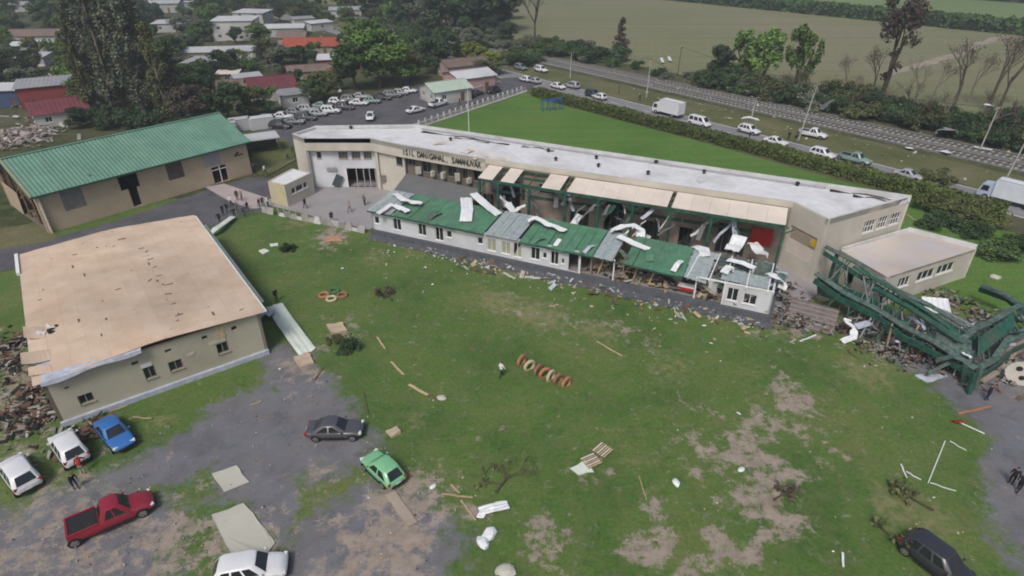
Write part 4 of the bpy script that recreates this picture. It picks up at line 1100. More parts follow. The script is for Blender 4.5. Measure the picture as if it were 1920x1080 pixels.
    for i in range(55):
        px, py = rng.uniform(1590, 1915), rng.uniform(0, 60)
        py += 560 + (px - 1600) * .28 if px < 1830 else 590
        c = at(px, py, rng.uniform(.4, 2.4)); e = c + V(rng.uniform(-1.8, 1.8), rng.uniform(-1.2, 1.2), rng.uniform(-1.0, .8)); e.z = max(.1, e.z)
        bent_sheet('torn_strip', [c, c.lerp(e, .5) + V(0, 0, rng.uniform(-.2, .5)), e], rng.uniform(.2, .9), [M_GREENSTEEL, M_GREENPALE, M_MEMBRANE, M_SLAB, M_GREENSTEEL, M_WHITESHEET][i % 6], h)
    for cx, cy, cz, r in ((1775, 632, 2.2, .9), (1800, 655, 2.0, .6)):
        c = at(cx, cy, cz)
        pts = [c + V(r * math.cos(a), .5 * r * math.sin(a), r * .6 * math.sin(a)) for a in [k * math.pi / 5 for k in range(11)]]
        mb = MB()
        for k in range(10): mb.bar(pts[k], pts[k + 1], .09)
        mb.build('ring', M_GREENPALE, h)
    for px, py, zt, m in ((1815, 738, 2.0, M_GREENSTEEL), (1826, 730, 2.1, M_GREENPALE), (1806, 722, 1.8, M_GREENSTEEL), (1662, 652, 2.6, M_WOOD), (1700, 655, 2.6, M_WOOD), (1560, 562, 4.0, M_GREENSTEEL), (1640, 602, 2.8, M_GREENSTEEL), (1548, 545, 4.4, M_GREENSTEEL)):
        p = at(px, py)
        MB().bar(p, p + V(random.uniform(-.3, .5), .3, zt), .34 if m != M_WOOD else .12).build('leg', m, h)
    settle(h, at(1700, 620))
steel_frame()

# ------------------------------------------------------------------ vehicles
def paint(name, col, rough=.35):
    m = mat(name, col, rough, .05, 2.0, spec=.5, dirt=.16)
    m.node_tree.nodes['Principled BSDF'].inputs['Coat Weight'].default_value = .35
    m.node_tree.nodes['Principled BSDF'].inputs['Coat Roughness'].default_value = .15
    return m
P_WHITE = paint('white car paint', (.68, .69, .70)); P_BLUE = paint('blue car paint', (.035, .15, .42)); P_RED = paint('dark red car paint', (.26, .012, .03))
P_GREEN = paint('light green car paint', (.20, .48, .25)); P_DARK = paint('charcoal car paint', (.075, .075, .085)); P_BLACK = paint('black car paint', (.03, .032, .038))
P_SILVER = paint('silver car paint', (.38, .39, .41)); P_GREY = paint('grey car paint', (.20, .21, .22)); P_TEAL = paint('grey green car paint', (.22, .32, .28)); P_MAROON = paint('maroon car paint', (.16, .03, .03))
STY = {  # length, width, belt, roof, [x of: cowl, windscreen top, roof end, rear foot] as fraction of length from the front, hood height
    'hatch': (3.9, 1.70, .93, 1.50, (.27, .43, .83, .97), .88, .62),
    'sedan': (4.5, 1.76, .92, 1.45, (.29, .44, .70, .86), .86, .65),
    'suv':   (4.4, 1.84, 1.06, 1.68, (.26, .39, .88, .985), 1.00, .70),
    'van':   (4.9, 1.90, 1.15, 1.95, (.13, .27, .95, .995), 1.02, .68),
    'pickup': (5.2, 1.88, 1.08, 1.78, (.27, .37, .57, .63), 1.02, .78)}
VEH = {}
def make_vehicle(style, pm):
    """one vehicle with body, glass, lamps and wheels; +X is forward"""
    L, W, ZB, ZR, fr, ZH, WB = STY[style]
    root = bpy.data.objects.new('vehicle', None); COL.objects.link(root)
    X = lambda f: L / 2 - f * L
    hw = W / 2
    # lower body: stations front -> rear (x fraction, half width, bottom, shoulder height, centre height)
    st = [(0.0, .70, .38, .58, .60), (.015, .84, .30, .66, .70), (.06, .93, .26, .76, ZH - .07), (.16, .985, .24, .84, ZH), (fr[0], 1.0, .24, ZB - .06, ZB - .01), (.5, 1.0, .24, ZB, ZB + .01), (.8, 1.0, .24, ZB, ZB + .01),
          (.93, .97, .27, ZB - .01, ZB), (.985, .90, .32, ZB - .1, ZB - .06), (1.0, .78, .40, ZB - .25, ZB - .22)]
    if style == 'pickup':
        st = [s if s[0] < .6 else (s[0], s[1], s[2], ZB - .06 if s[0] < .95 else ZB - .08, ZB - .06) for s in st]
    rings = []
    for f, w, zb, zs, zc in st:
        w *= hw
        rings.append([Vector((X(f), -w * .86, zb)), Vector((X(f), -w, zb + .17)), Vector((X(f), -w, (zb + zs) / 2 + .1)), Vector((X(f), -w * .965, zs)), Vector((X(f), -w * .6, zc)), Vector((X(f), w * .6, zc)),
                      Vector((X(f), w * .965, zs)), Vector((X(f), w, (zb + zs) / 2 + .1)), Vector((X(f), w, zb + .17)), Vector((X(f), w * .86, zb))])
    lo = MB(); lo.loft(rings)
    lo_me = lo.mesh('lower_body', pm)
    bmx = bmesh.new(); bmx.from_mesh(lo_me); bmesh.ops.remove_doubles(bmx, verts=bmx.verts, dist=1e-5); bmx.to_mesh(lo_me); bmx.free()
    tmp = bpy.data.objects.new('tmp', lo_me); COL.objects.link(tmp); tmp.modifiers.new('s', 'SUBSURF').levels = 1
    sm = bpy.data.meshes.new_from_object(tmp.evaluated_get(bpy.context.evaluated_depsgraph_get()))
    bpy.data.objects.remove(tmp)
    body = MB(); body.v = [tuple(v.co) for v in sm.vertices]; body.f = [tuple(f.vertices) for f in sm.polygons]; body.mi = [0] * len(body.f)
    bpy.data.meshes.remove(sm); bpy.data.meshes.remove(lo_me)
    # cabin: base ring and roof ring
    xb = [X(fr[0]), X(fr[3])]; xt = [X(fr[1]), X(fr[2])]
    bw, tw = hw * .95, hw * .76
    zb = ZB - .04
    def ring(x0, x1, w, z, r):
        return [Vector((x1, -w * r, z)), Vector((x1 + .25 * (x0 > x1) , -w, z)), Vector((x0 - .25, -w, z)), Vector((x0, -w * r, z)), Vector((x0, w * r, z)), Vector((x0 - .25, w, z)), Vector((x1 + .25, w, z)), Vector((x1, w * r, z))]
    b_r, t_r = ring(xb[0], xb[1], bw, zb, .82), ring(xt[0], xt[1], tw, ZR - .05, .80)
    top = ring(xt[0] - .12, xt[1] + .12, tw * .86, ZR, .8)
    body.loft([b_r, t_r, top])
    if style == 'pickup':   # open load bed: raised rim with dark floor
        body.box((X(.81), -hw * .93, ZB), (L * .34, .12, .12)); body.box((X(.81), hw * .93, ZB), (L * .34, .12, .12)); body.box((X(.975), 0, ZB), (.12, W * .86, .12))
    bo = body.mesh('body', pm, 38)
    obj('body', bo, root)
    # glass: panes slightly proud of the cabin faces
    def pane(nm, a, b, c, d, k=.86, off=.012):
        a, b, c, d = map(Vector, (a, b, c, d))
        ctr = (a + b + c + d) / 4
        n = (b - a).cross(d - a).normalized()
        if n.dot(ctr - Vector((0, 0, .9))) < 0: n = -n
        q = [ctr + (p - ctr) * k + n * off for p in (a, b, c, d)]
        mb = MB(); mb.quad(*q); i = [p - n * .01 for p in q]
        for s in range(4): mb.quad(q[s], i[s], i[(s + 1) % 4], q[(s + 1) % 4])
        return mb.build(nm, M_GLASS, root)
    pane('windscreen', b_r[3], b_r[4], t_r[4], t_r[3], .93)
    pane('rear_window', b_r[7], b_r[0], t_r[0], t_r[7], .86)
    for s in (1, 6):
        f, r = (2, 1) if s == 1 else (5, 6)
        B0_, B1_, T0_, T1_ = b_r[f], b_r[r], t_r[f], t_r[r]
        nside = 3 if style in ('suv', 'van') else 2
        if style == 'pickup': nside = 2
        for k in range(nside):
            t0, t1 = k / nside + .01, (k + 1) / nside - .01
            pane('side_window', B0_.lerp(B1_, t0), B0_.lerp(B1_, t1), T0_.lerp(T1_, t1), T0_.lerp(T1_, t0), .88)
    if style == 'pickup':
        MB().box((X(.805), 0, ZB + .005), (L * .325, W * .80, .03)).build('load_bed', M_PLASTIC, root)
    # lamps, bumpers, plates, mirrors
    for s in (-1, 1):
        MB().box((X(.045), s * hw * .70, .68), (.22, .34, .13), rz=-s * .35).build('headlight', M_LAMPW, root)
        MB().box((X(.975), s * hw * .80, ZB - .16), (.14, .22, .22 if style != 'van' else .5), rz=s * .25).build('tail_light', M_LAMPR, root)
        MB().box((X(fr[0]) - .22, s * (hw + .06), ZB + .06), (.12, .16, .12)).build('mirror', pm, root)
        MB().box((0, s * (hw * .985), .30), (L * .42, .06, .10)).build('sill', M_PLASTIC, root)
    MB().box((X(.004), 0, .42), (.10, W * .62, .16)).build('bumper', M_PLASTIC, root)
    MB().box((X(.994), 0, .46), (.10, W * .66, .15)).build('bumper', M_PLASTIC, root)
    MB().box((X(1.004), 0, .62), (.02, .42, .12)).build('number_plate', M_WHITEPAINT, root)
    # wheels
    r = .32 if style in ('hatch', 'sedan') else .37
    ty = MB(); ty.loft([[Vector((rr * math.cos(a), y, rr * math.sin(a))) for a in [2 * math.pi * k / 14 for k in range(14)]] for y, rr in ((-.11, r * .86), (-.1, r), (.1, r), (.11, r * .86))])
    tm = ty.mesh('tyre', M_TYRE, 40)
    rm = MB()
    for k in range(5):
        a = 2 * math.pi * k / 5
        rm.bar((0, .118, 0), (r * .6 * math.cos(a), .118, r * .6 * math.sin(a)), .02, .1)
    rm.tube((0, -.112, 0), (0, .112, 0), r * .35, r * .35, 10)
    rm.loft([[Vector((rr * math.cos(a), y, rr * math.sin(a))) for a in [2 * math.pi * k / 14 for k in range(14)]] for y, rr in ((.09, r * .66), (.118, r * .66), (.118, r * .56), (.09, r * .56))], True, False)
    rmm = rm.mesh('rim', M_RIM)
    for sx in (.17, .17 + WB * .98):
        for s in (-1, 1):
            w = obj('wheel', tm, root, (X(sx), s * (hw - .09), r))
            if s < 0: w.rotation_euler = (0, 0, math.pi)
            obj('rim', rmm, w)
            ar = MB(); A = [Vector((X(sx) + (r + .06) * math.cos(a), s * (hw + .004), r + (r + .06) * math.sin(a))) for a in [math.pi * k / 8 for k in range(9)]]; Bc = [Vector((X(sx) + r * .7 * (p.x - X(sx)) / (r + .06), s * (hw + .004), r + (p.z - r) * .7)) for p in A]
            ar.strip(A, Bc); ar.build('wheel_arch', M_PLASTIC, root)
    return root
NAMES = {'hatch': 'hatchback', 'sedan': 'sedan', 'suv': 'suv_car', 'van': 'van', 'pickup': 'pickup_truck'}
CATS = {'hatch': 'car', 'sedan': 'car', 'suv': 'car', 'van': 'van', 'pickup': 'pickup truck'}
def vehicle(style, pm, loc, rz, label, group=None):
    key = (style, pm.name)
    if key not in VEH:
        VEH[key] = make_vehicle(style, pm); r = VEH[key]
    else:
        r = copy_tree(VEH[key])
    r.name = NAMES[style]
    r.location = (loc[0], loc[1], loc[2] if len(loc) > 2 else 0.0); r.rotation_euler = (0, 0, rz)
    for k in ('group',):
        if k in r: del r[k]
    return tag(r, label, CATS[style], group)
def veh_px(style, pm, rear, front, label, group=None, z=.55):
    """place by the two ends seen in the photograph (mid height), keeping real size"""
    a, b = at(*rear, z), at(*front, z)
    c = (a + b) / 2
    return vehicle(style, pm, (c.x, c.y, 0.03), heading(a, b), label, group)
NEAR = 'vehicles standing around the stripped building'
veh_px('pickup', P_RED, (132, 1000), (282, 935), 'dark red pickup truck with open black load bed on the car park', NEAR)
veh_px('hatch', P_GREEN, (745, 905), (692, 855), 'light green hatchback at the edge of the lawn', NEAR)
veh_px('sedan', P_DARK, (583, 806), (674, 804), 'charcoal sedan standing sideways at the end of the car park', NEAR)
veh_px('suv', P_WHITE, (54, 912), (20, 866), 'white suv nearest the left edge, left of the damaged white car', NEAR)
veh_px('suv', P_WHITE, (146, 864), (114, 818), 'white suv under fallen branches beside the blue car', NEAR)
veh_px('sedan', P_BLUE, (196, 790), (234, 836), 'blue sedan parked below the stripped building wall', NEAR)
veh_px('suv', P_WHITE, (405, 1082), (535, 1058), 'white suv cut off by the bottom edge near the pale slabs', NEAR)
veh_px('suv', P_BLACK, (1720, 1025), (1800, 1085), 'black suv at the bottom right on the lawn', NEAR)
STREET = 'cars parked along the street behind the school'
row = [(526, 238, 'suv', P_BLACK, 'dark suv first in the parked street row, nearest the green hall'), (551, 230, 'sedan', P_GREY, 'grey sedan second in the parked street row from the green hall'), (574, 223, 'suv', P_DARK, 'charcoal suv third in the parked street row from the green hall'),
       (597, 215, 'hatch', P_SILVER, 'silver hatchback in the parked street row before two white cars'), (620, 210, 'suv', P_WHITE, 'white suv in the middle of the parked street row'), (646, 203, 'suv', P_DARK, 'charcoal suv in the parked street row right of the white ones'),
       (673, 195, 'sedan', P_WHITE, 'white sedan sticking out of the parked street row'), (698, 191, 'hatch', P_TEAL, 'grey green hatchback in the parked street row'), (716, 185, 'sedan', P_BLACK, 'black sedan in the far half of the parked street row'),
       (735, 180, 'suv', P_GREY, 'grey suv third from the far end of the parked street row'), (751, 176, 'hatch', P_SILVER, 'silver hatchback second from the far end of the parked street row'), (765, 172, 'sedan', P_WHITE, 'white sedan at the far end of the parked street row')]
sdir = heading(at(500, 250), at(780, 165))
for i, (px, py, st, pm, lb) in enumerate(row):
    p = at(px, py, .3)
    vehicle(st, pm, (p.x, p.y, .02), sdir - math.radians(62 + random.uniform(-5, 5)), lb, STREET)
    if i < 9:   # a second file of cars behind, mostly hidden
        q = p + V(math.cos(sdir + 1.9), math.sin(sdir + 1.9)) * 5.4
        vehicle(['hatch', 'suv', 'sedan'][i % 3], [P_SILVER, P_TEAL, P_WHITE, P_GREY][i % 4], (q.x, q.y, .02), sdir - math.radians(62), '%s car of the back file half hidden behind the parked street row' % ['first', 'second', 'third', 'fourth', 'fifth', 'sixth', 'seventh', 'eighth', 'last'][i], 'back file of parked street cars')
veh_px('hatch', P_WHITE, (697, 213), (692, 226), 'white hatchback driving down the street towards the school', STREET)
veh_px('sedan', P_WHITE, (764, 210), (794, 203), 'white sedan standing at the near right kerb of the street', STREET)
veh_px('pickup', P_WHITE, (806, 199), (838, 190), 'white pickup on the street in front of the white house', STREET)
veh_px('suv', P_SILVER, (845, 185), (872, 178), 'silver suv parked by the pink garden wall', STREET)
veh_px('sedan', P_DARK, (880, 178), (906, 171), 'charcoal sedan parked along the pink garden wall', STREET)
veh_px('suv', P_BLACK, (915, 173), (938, 166), 'black suv at the street end of the pink garden wall', STREET)
ROADG = 'vehicles on the main road'
rh = heading(RD0, RD1)
def road_car(px, py, st, pm, lb, back=False, z=.4):
    p = at(px, py, z); vehicle(st, pm, (p.x, p.y, .02), rh + (math.pi if back else 0), lb, ROADG)
road_car(976, 128, 'suv', P_GREY, 'grey suv farthest up the road beside the crossing')
road_car(1014, 132, 'suv', P_WHITE, 'white suv on the verge side at the far crossing')
road_car(985, 150, 'hatch', P_WHITE, 'white hatchback turning off the road at the street corner', True)
road_car(1002, 153, 'sedan', P_SILVER, 'silver sedan behind the far end of the hedge', True)
road_car(1046, 163, 'sedan', P_WHITE, 'white sedan left of two cars behind the hedge end')
road_car(1073, 162, 'suv', P_SILVER, 'silver suv right of two cars behind the hedge end', True)
road_car(1112, 178, 'suv', P_BLACK, 'black suv half hidden behind the hedge')
road_car(1124, 183, 'hatch', P_WHITE, 'white hatchback just right of the black suv behind the hedge', True)
road_car(1311, 232, 'van', P_WHITE, 'white minivan on the road following the box truck')
road_car(1404, 246, 'suv', P_WHITE, 'white suv on the road under the torn white awning')
road_car(1454, 267, 'sedan', P_WHITE, 'white sedan on the road left of the leaning power pole')
road_car(1541, 291, 'suv', P_WHITE, 'white suv on the road right of the power pole')
road_car(1603, 300, 'pickup', P_TEAL, 'grey green pickup on the road right of the white suv')
road_car(1703, 330, 'sedan', P_SILVER, 'silver sedan behind the hedge near the right bushes')
p = at(1524, 252, .5); vehicle('pickup', P_WHITE, (p.x, p.y, .02), rh + .15, 'white pickup wreck stranded on the grass verge by the railway', ROADG)

def box_truck(loc, rz, label, cabm, boxm, L=7.2):
    r = thing('box_truck', label, 'truck', (loc[0], loc[1], 0.02), rz, ROADG)
    MB().box((-.9, 0, 2.05), (L - 1.9, 2.35, 2.5)).build('cargo_box', boxm, r)
    b = MB()
    b.box((-.9, -1.0, 3.33), (L - 1.9, .12, .06)); b.box((-.9, 1.0, 3.33), (L - 1.9, .12, .06)); b.build('box_rail', M_STEEL, r)
    c = MB()
    x0 = L / 2 - 2.0 + .25
    prof = [(x0, .55), (x0 + 1.75, .55), (x0 + 1.8, 1.2), (x0 + 1.45, 2.3), (x0 + .3, 2.42), (x0, 2.3)]
    c.loft([[Vector((x, y, z)) for x, z in prof] for y in (-1.05, -.98, .98, 1.05)]); c.build('cab', cabm, r, 30)
    MB().quad((x0 + 1.815, -.9, 1.3), (x0 + 1.815, .9, 1.3), (x0 + 1.5, .85, 2.2), (x0 + 1.5, -.85, 2.2)).build('windscreen', M_GLASS, r)
    for s in (-1, 1):
        q = [Vector((x0 + .5, s * 1.062, 1.35)), Vector((x0 + 1.5, s * 1.062, 1.35)), Vector((x0 + 1.3, s * 1.062, 2.15)), Vector((x0 + .5, s * 1.062, 2.15))]
        MB().quad(*q).build('side_window', M_GLASS, r)
        MB().box((x0 + 1.8, s * .75, .85), (.08, .35, .2)).build('headlight', M_LAMPW, r)
    MB().box((-.3, 0, .65), (L - .6, .9, .22)).build('chassis', M_PLASTIC, r)
    for x in (L / 2 - 1.1, -L / 2 + 1.6):
        for s in (-1, 1):
            w = MB(); w.tube((x, s * .78, .45), (x, s * 1.08, .45), .45, .45, 14)
            w = w.build('wheel', M_TYRE, r, 40)
            MB().tube((x, s * 1.06, .45), (x, s * 1.10, .45), .24, .2, 10).build('rim', M_RIM, w)
    return r
p = at(1252, 212, .5); box_truck(p, rh + math.pi, 'white box truck on the road behind the hedge', P_WHITE, mat('white cargo box', (.66, .67, .68), .5, .05, 1), 7.0)
p = at(1893, 376, .5); box_truck(p, rh + math.pi, 'pale blue and white box truck cut by the right edge', paint('pale blue cab', (.42, .50, .62)), mat('pale blue cargo box', (.62, .67, .71), .45, .08, 1), 8.0)

# ------------------------------------------------------------------ houses of the neighbourhood
R_RED = mat('red tin roof', (.33, .075, .045), .7, .2, .4, rnd=.1, dirt=.2); R_MAROON = mat('dark red tin roof', (.15, .04, .05), .7, .2, .4, rnd=.1, dirt=.15)
R_GREY = mat('grey tin roof', (.30, .30, .31), .6, .15, .4, rnd=.12, dirt=.3); R_WHITE = mat('white tin roof', (.50, .51, .52), .6, .1, .4, rnd=.16, dirt=.4)
R_BROWN = mat('brown roof', (.17, .125, .105), .8, .2, .4, rnd=.15, dirt=.2); R_GREEN = mat('pale green tin roof', (.42, .50, .42), .6, .1, .4, dirt=.15)
H_WHITE = mat('house white wall', (.50, .50, .48), .9, .1, .6, dirt=.45); H_PINK = mat('house pink wall', (.45, .30, .28), .9, .1, .6, dirt=.2); H_RED = mat('house red wall', (.25, .05, .05), .9, .12, .6, dirt=.15)
H_BLUE = mat('house blue wall', (.05, .075, .16), .8, .15, .6, dirt=.1); H_BEIGE = mat('house beige wall', (.36, .31, .24), .9, .1, .6, dirt=.3)
def house(px, py, w, d, hgt, rz, label, roof='gable', rm=R_GREY, wm=H_WHITE, pitch=.32, win=2, bump=0.35, z=None, axis=0, name='house'):
    p = at(px, py)
    h = thing(name, label, 'house', (p.x, p.y, 0), math.radians(rz))
    hw, hd = w / 2, d / 2
    cs = [V(-hw, -hd), V(hw, -hd), V(hw, hd), V(-hw, hd)]
    for i in range(4):
        a, b = cs[i], cs[(i + 1) % 4]
        L = (b - a).length
        k = win if L > 5 else 1
        ops = []
        if k:
            for j in range(k):
                u = L * (j + .5) / k
                ops.append((u - .6, u + .6, 1.0, 2.1) if not (i == 0 and j == k // 2 and k > 1) else (u - .5, u + .5, .05, 2.1))
                if hgt > 4.5: ops.append((u - .6, u + .6, 3.7, 4.8))
        wall(a, b, 0, hgt, .2, ops, wm, 'wall', h)
        for o in ops:
            if o[2] < .5: MB().box(a.lerp(b, (o[0] + o[1]) / 2 / L) + (b - a).normalized().cross(V(0, 0, 1)) * -.08 + V(0, 0, 1.07), (1.0, .06, 2.0), rz=heading(a, b)).build('door', M_WOODBROWN, h)
            else: window(a, b, o, .2, h, M_WHITEPAINT, M_GLASS, 1)
    e = .45
    if roof == 'gable':
        rise = pitch * (hd if axis == 0 else hw)
        if axis == 0:
            ribbed('roof', V(-hw - e, -hd - e, hgt - e * pitch), V(hw + e, -hd - e, hgt - e * pitch), V(hw + e, 0, hgt + rise), V(-hw - e, 0, hgt + rise), rm, h, .8, .05)
            ribbed('roof', V(hw + e, hd + e, hgt - e * pitch), V(-hw - e, hd + e, hgt - e * pitch), V(-hw - e, 0, hgt + rise), V(hw + e, 0, hgt + rise), rm, h, .8, .05)
            for s in (-1, 1): MB().tri(V(s * hw, -hd, hgt), V(s * hw, hd, hgt), V(s * hw, 0, hgt + rise - .03)).build('gable', wm, h)
            MB().bar(V(-hw - e, 0, hgt + rise + .05), V(hw + e, 0, hgt + rise + .05), .35, .08).build('ridge_cap', rm, h)
        else:
            ribbed('roof', V(hw + e, -hd - e, hgt - e * pitch), V(hw + e, hd + e, hgt - e * pitch), V(0, hd + e, hgt + rise), V(0, -hd - e, hgt + rise), rm, h, .8, .05)
            ribbed('roof', V(-hw - e, hd + e, hgt - e * pitch), V(-hw - e, -hd - e, hgt - e * pitch), V(0, -hd - e, hgt + rise), V(0, hd + e, hgt + rise), rm, h, .8, .05)
            for s in (-1, 1): MB().tri(V(-hw, s * hd, hgt), V(hw, s * hd, hgt), V(0, s * hd, hgt + rise - .03)).build('gable', wm, h)
            MB().bar(V(0, -hd - e, hgt + rise + .05), V(0, hd + e, hgt + rise + .05), .35, .08).build('ridge_cap', rm, h)
    else:
        ribbed('roof', V(-hw - e, -hd - e, hgt + .1), V(hw + e, -hd - e, hgt + .1), V(hw + e, hd + e, hgt + .1 + pitch * d * .3), V(-hw - e, hd + e, hgt + .1 + pitch * d * .3), rm, h, .8, .05)
        MB().quad(V(-hw, hd, hgt), V(-hw, hd, hgt + pitch * d * .3), V(hw, hd, hgt + pitch * d * .3), V(hw, hd, hgt)).build('gable', wm, h)
    HOUSES.append((p.x, p.y, max(w, d) * .62))
    return h
HOUSES = []
house(118, 226, 9.5, 9, 2.8, 38, 'house with dark red hipped tin roof and white front beside the pink rubble', 'gable', R_MAROON, H_WHITE, .4, axis=0)
house(100, 192, 11, 9, 4.4, 30, 'red walled house with pale grey roof above the dark red roofed one', 'mono', R_GREY, H_RED, .15)
house(22, 195, 11, 7, 3.6, 8, 'dark blue house with pale roof at the left edge', 'mono', R_WHITE, H_BLUE, .15)
house(92, 80, 22, 10, 3.0, 5, 'long brown roofed house far at the upper left', 'gable', R_BROWN, H_WHITE, .3)
house(62, 100, 10, 7, 2.8, 20, 'low white roofed house below the long brown roof at upper left', 'mono', R_WHITE, H_WHITE, .2)
house(70, 122, 7, 6, 2.6, 12, 'small white shed roof among the trees at the left', 'mono', R_WHITE, H_WHITE, .2, win=1, name='shed')
house(448, 72, 14, 11, 6.4, 6, 'white two storey house standing highest among the roofs', 'mono', R_WHITE, H_WHITE, .12, win=3)
house(478, 46, 13, 9, 4.8, -8, 'white roofed house right behind the two storey one', 'mono', R_WHITE, H_WHITE, .2)
house(522, 66, 20, 9, 3.0, 8, 'low house with broad white roof left of the orange roof', 'gable', R_WHITE, H_WHITE, .2)
house(590, 100, 17, 10, 3.0, 6, 'house with bright orange red roof among the trees', 'gable', R_RED, H_BEIGE, .35)
house(552, 84, 9, 8, 3.0, 6, 'brown roofed house touching the orange red roof', 'gable', R_BROWN, H_BEIGE, .35)
house(420, 112, 21, 8, 3.0, 9, 'long house with pale roof and beige wall right of the tall dark trees', 'gable', R_WHITE, H_BEIGE, .22, win=4)
house(436, 130, 11, 7, 2.8, 18, 'house with light grey roof below the long pale roof', 'mono', R_GREY, H_WHITE, .25)
house(385, 136, 9, 7, 2.8, -12, 'house with broken grey roof at the foot of the tall trees', 'mono', R_GREY, H_BEIGE, .3)
house(512, 182, 10, 9, 3.0, 28, 'house with dark red roof and white gable near the street', 'gable', R_MAROON, H_WHITE, .42)
house(552, 196, 6, 5, 2.7, 28, 'small white house end facing the parked cars', 'mono', R_GREY, H_WHITE, .2, win=1)
house(452, 178, 9, 7, 2.7, 20, 'house with brown roof left of the dark red one', 'gable', R_BROWN, H_BEIGE, .3)
house(468, 164, 6, 5, 2.7, 30, 'small shed under a white tarpaulin beside the dark red roof', 'mono', R_WHITE, H_WHITE, .2, win=1, name='shed')
house(432, 156, 5, 4, 2.6, 10, 'tiny shed with cream roof in the trees', 'mono', M_CANOPY, H_BEIGE, .2, win=1, name='shed')
house(580, 148, 10, 7, 2.7, 20, 'weathered brown roofed house in the trees by the street', 'gable', R_BROWN, H_BEIGE, .3)
house(640, 126, 12, 7, 2.7, 12, 'house with pale roof and maroon wall left of the big green tree', 'mono', R_WHITE, H_RED, .2)
house(325, 58, 12, 8, 3.0, 5, 'pale roofed house right behind the tall dark trees', 'mono', R_WHITE, H_WHITE, .2)
house(305, 22, 18, 10, 4.0, 10, 'large white house at the top behind the tall trees', 'gable', R_WHITE, H_WHITE, .2)
house(355, 16, 12, 5, 3.0, 24, 'narrow bright roofed shed at the top', 'mono', R_WHITE, H_WHITE, .2, win=1, name='shed')
house(600, 56, 9, 6, 2.8, 40, 'little pale house far behind the orange roof', 'mono', R_WHITE, H_WHITE, .2, win=1)
house(570, 48, 8, 6, 2.8, 30, 'little grey house far behind the orange roof', 'mono', R_GREY, H_WHITE, .2, win=1)
house(650, 30, 14, 8, 3.0, 10, 'grey roofed house at the top beyond the brush', 'gable', R_GREY, H_WHITE, .25)
house(60, 20, 16, 9, 3.0, 14, 'grey roofed house in the top left corner', 'gable', R_GREY, H_WHITE, .25)
house(155, 15, 13, 8, 3.0, -6, 'brown roofed house at the top left among dark trees', 'gable', R_BROWN, H_WHITE, .25)
house(836, 186, 9.5, 8, 3.0, 33, 'white street corner house with pale green roof', 'gable', R_GREEN, H_WHITE, .3)
house(880, 166, 10, 9, 3.6, 33, 'pink house with white roof beside the white corner house', 'gable', R_WHITE, H_PINK, .22)
house(868, 140, 12, 8, 3.2, 30, 'brown roofed house behind the pink one', 'gable', R_BROWN, H_PINK, .3)
# low shed and small boxes between hall and street
def shelter():
    h = thing('carport', 'open carport with flat pale roof right of the green hall', 'carport', at(488, 283), math.radians(28))
    MB().box((0, 0, 2.6), (7.0, 4.6, .18)).build('roof', R_WHITE, h)
    for x in (-3.2, 3.2):
        for y in (-2, 2): MB().box((x, y, 1.25), (.16, .16, 2.5)).build('post', M_WOODBROWN, h)
    MB().box((0, 2.1, 1.25), (6.4, .1, 2.5)).build('back_wall', mat('mossy wall', (.10, .11, .07), .9), h)
shelter()
for px, py, s, rz, lb in ((428, 250, 3.2, 30, 'small pale container just behind the hall roof end'), (452, 243, 3.8, 30, 'pale container between hall and street'), (492, 240, 4.5, 30, 'larger white container next to the parked street cars')):
    p = at(px, py); o = MB()
    o.box((0, 0, 1.1), (s, 2.2, 2.2)); o.box((0, 0, 2.25), (s + .1, 2.3, .08))
    for k in range(8): o.box((-s / 2 + s * (k + .5) / 8, -1.12, 1.1), (.06, .05, 2.0))
    tag(o.build('container', R_WHITE, None, None, p, math.radians(rz)), lb, 'container', 'containers between hall and street')

# ------------------------------------------------------------------ vegetation
def leafmat(name, c, var=.35):
    m = mat(name, c, .85, var, .8, rnd=.22, spec=.15, col2=tuple(min(1, x * (1 + var) + .006) for x in c))
    return m
F_DARK = leafmat('dark foliage', (.042, .072, .030)); F_MID = leafmat('mid foliage', (.066, .112, .036)); F_BRIGHT = leafmat('bright foliage', (.095, .160, .038)); F_OLIVE = leafmat('olive foliage', (.100, .115, .045))
F_GREY = leafmat('grey green foliage', (.125, .145, .098)); F_YELLOW = leafmat('yellow green foliage', (.20, .24, .045)); F_BROWN = leafmat('brown foliage', (.098, .078, .060)); F_HEDGE = leafmat('hedge foliage', (.105, .135, .040)); F_WILLOW = leafmat('willow foliage', (.12, .200, .048))
def leaf_quads(mb, c, rad, n, size, rng, flat=.0):
    for _ in range(n):
        v = Vector((rng.gauss(0, 1), rng.gauss(0, 1), rng.gauss(0, 1))).normalized()
        r = rng.random() ** .45
        p = Vector((c[0] + v.x * rad[0] * r, c[1] + v.y * rad[1] * r, c[2] + v.z * rad[2] * r))
        n_ = (v * .6 + Vector((rng.gauss(0, .6), rng.gauss(0, .6), rng.gauss(0, .6) + .35))).normalized()
        t = n_.orthogonal().normalized()
        t = Matrix.Rotation(rng.random() * 6.28, 3, n_) @ t
        b = n_.cross(t)
        s = size * rng.uniform(.6, 1.35)
        mb.quad(p - t * s * .5 - b * s * .3, p + t * s * .1 - b * s * .42, p + t * s * .6 + b * s * .25, p - t * s * .15 + b * s * .45)
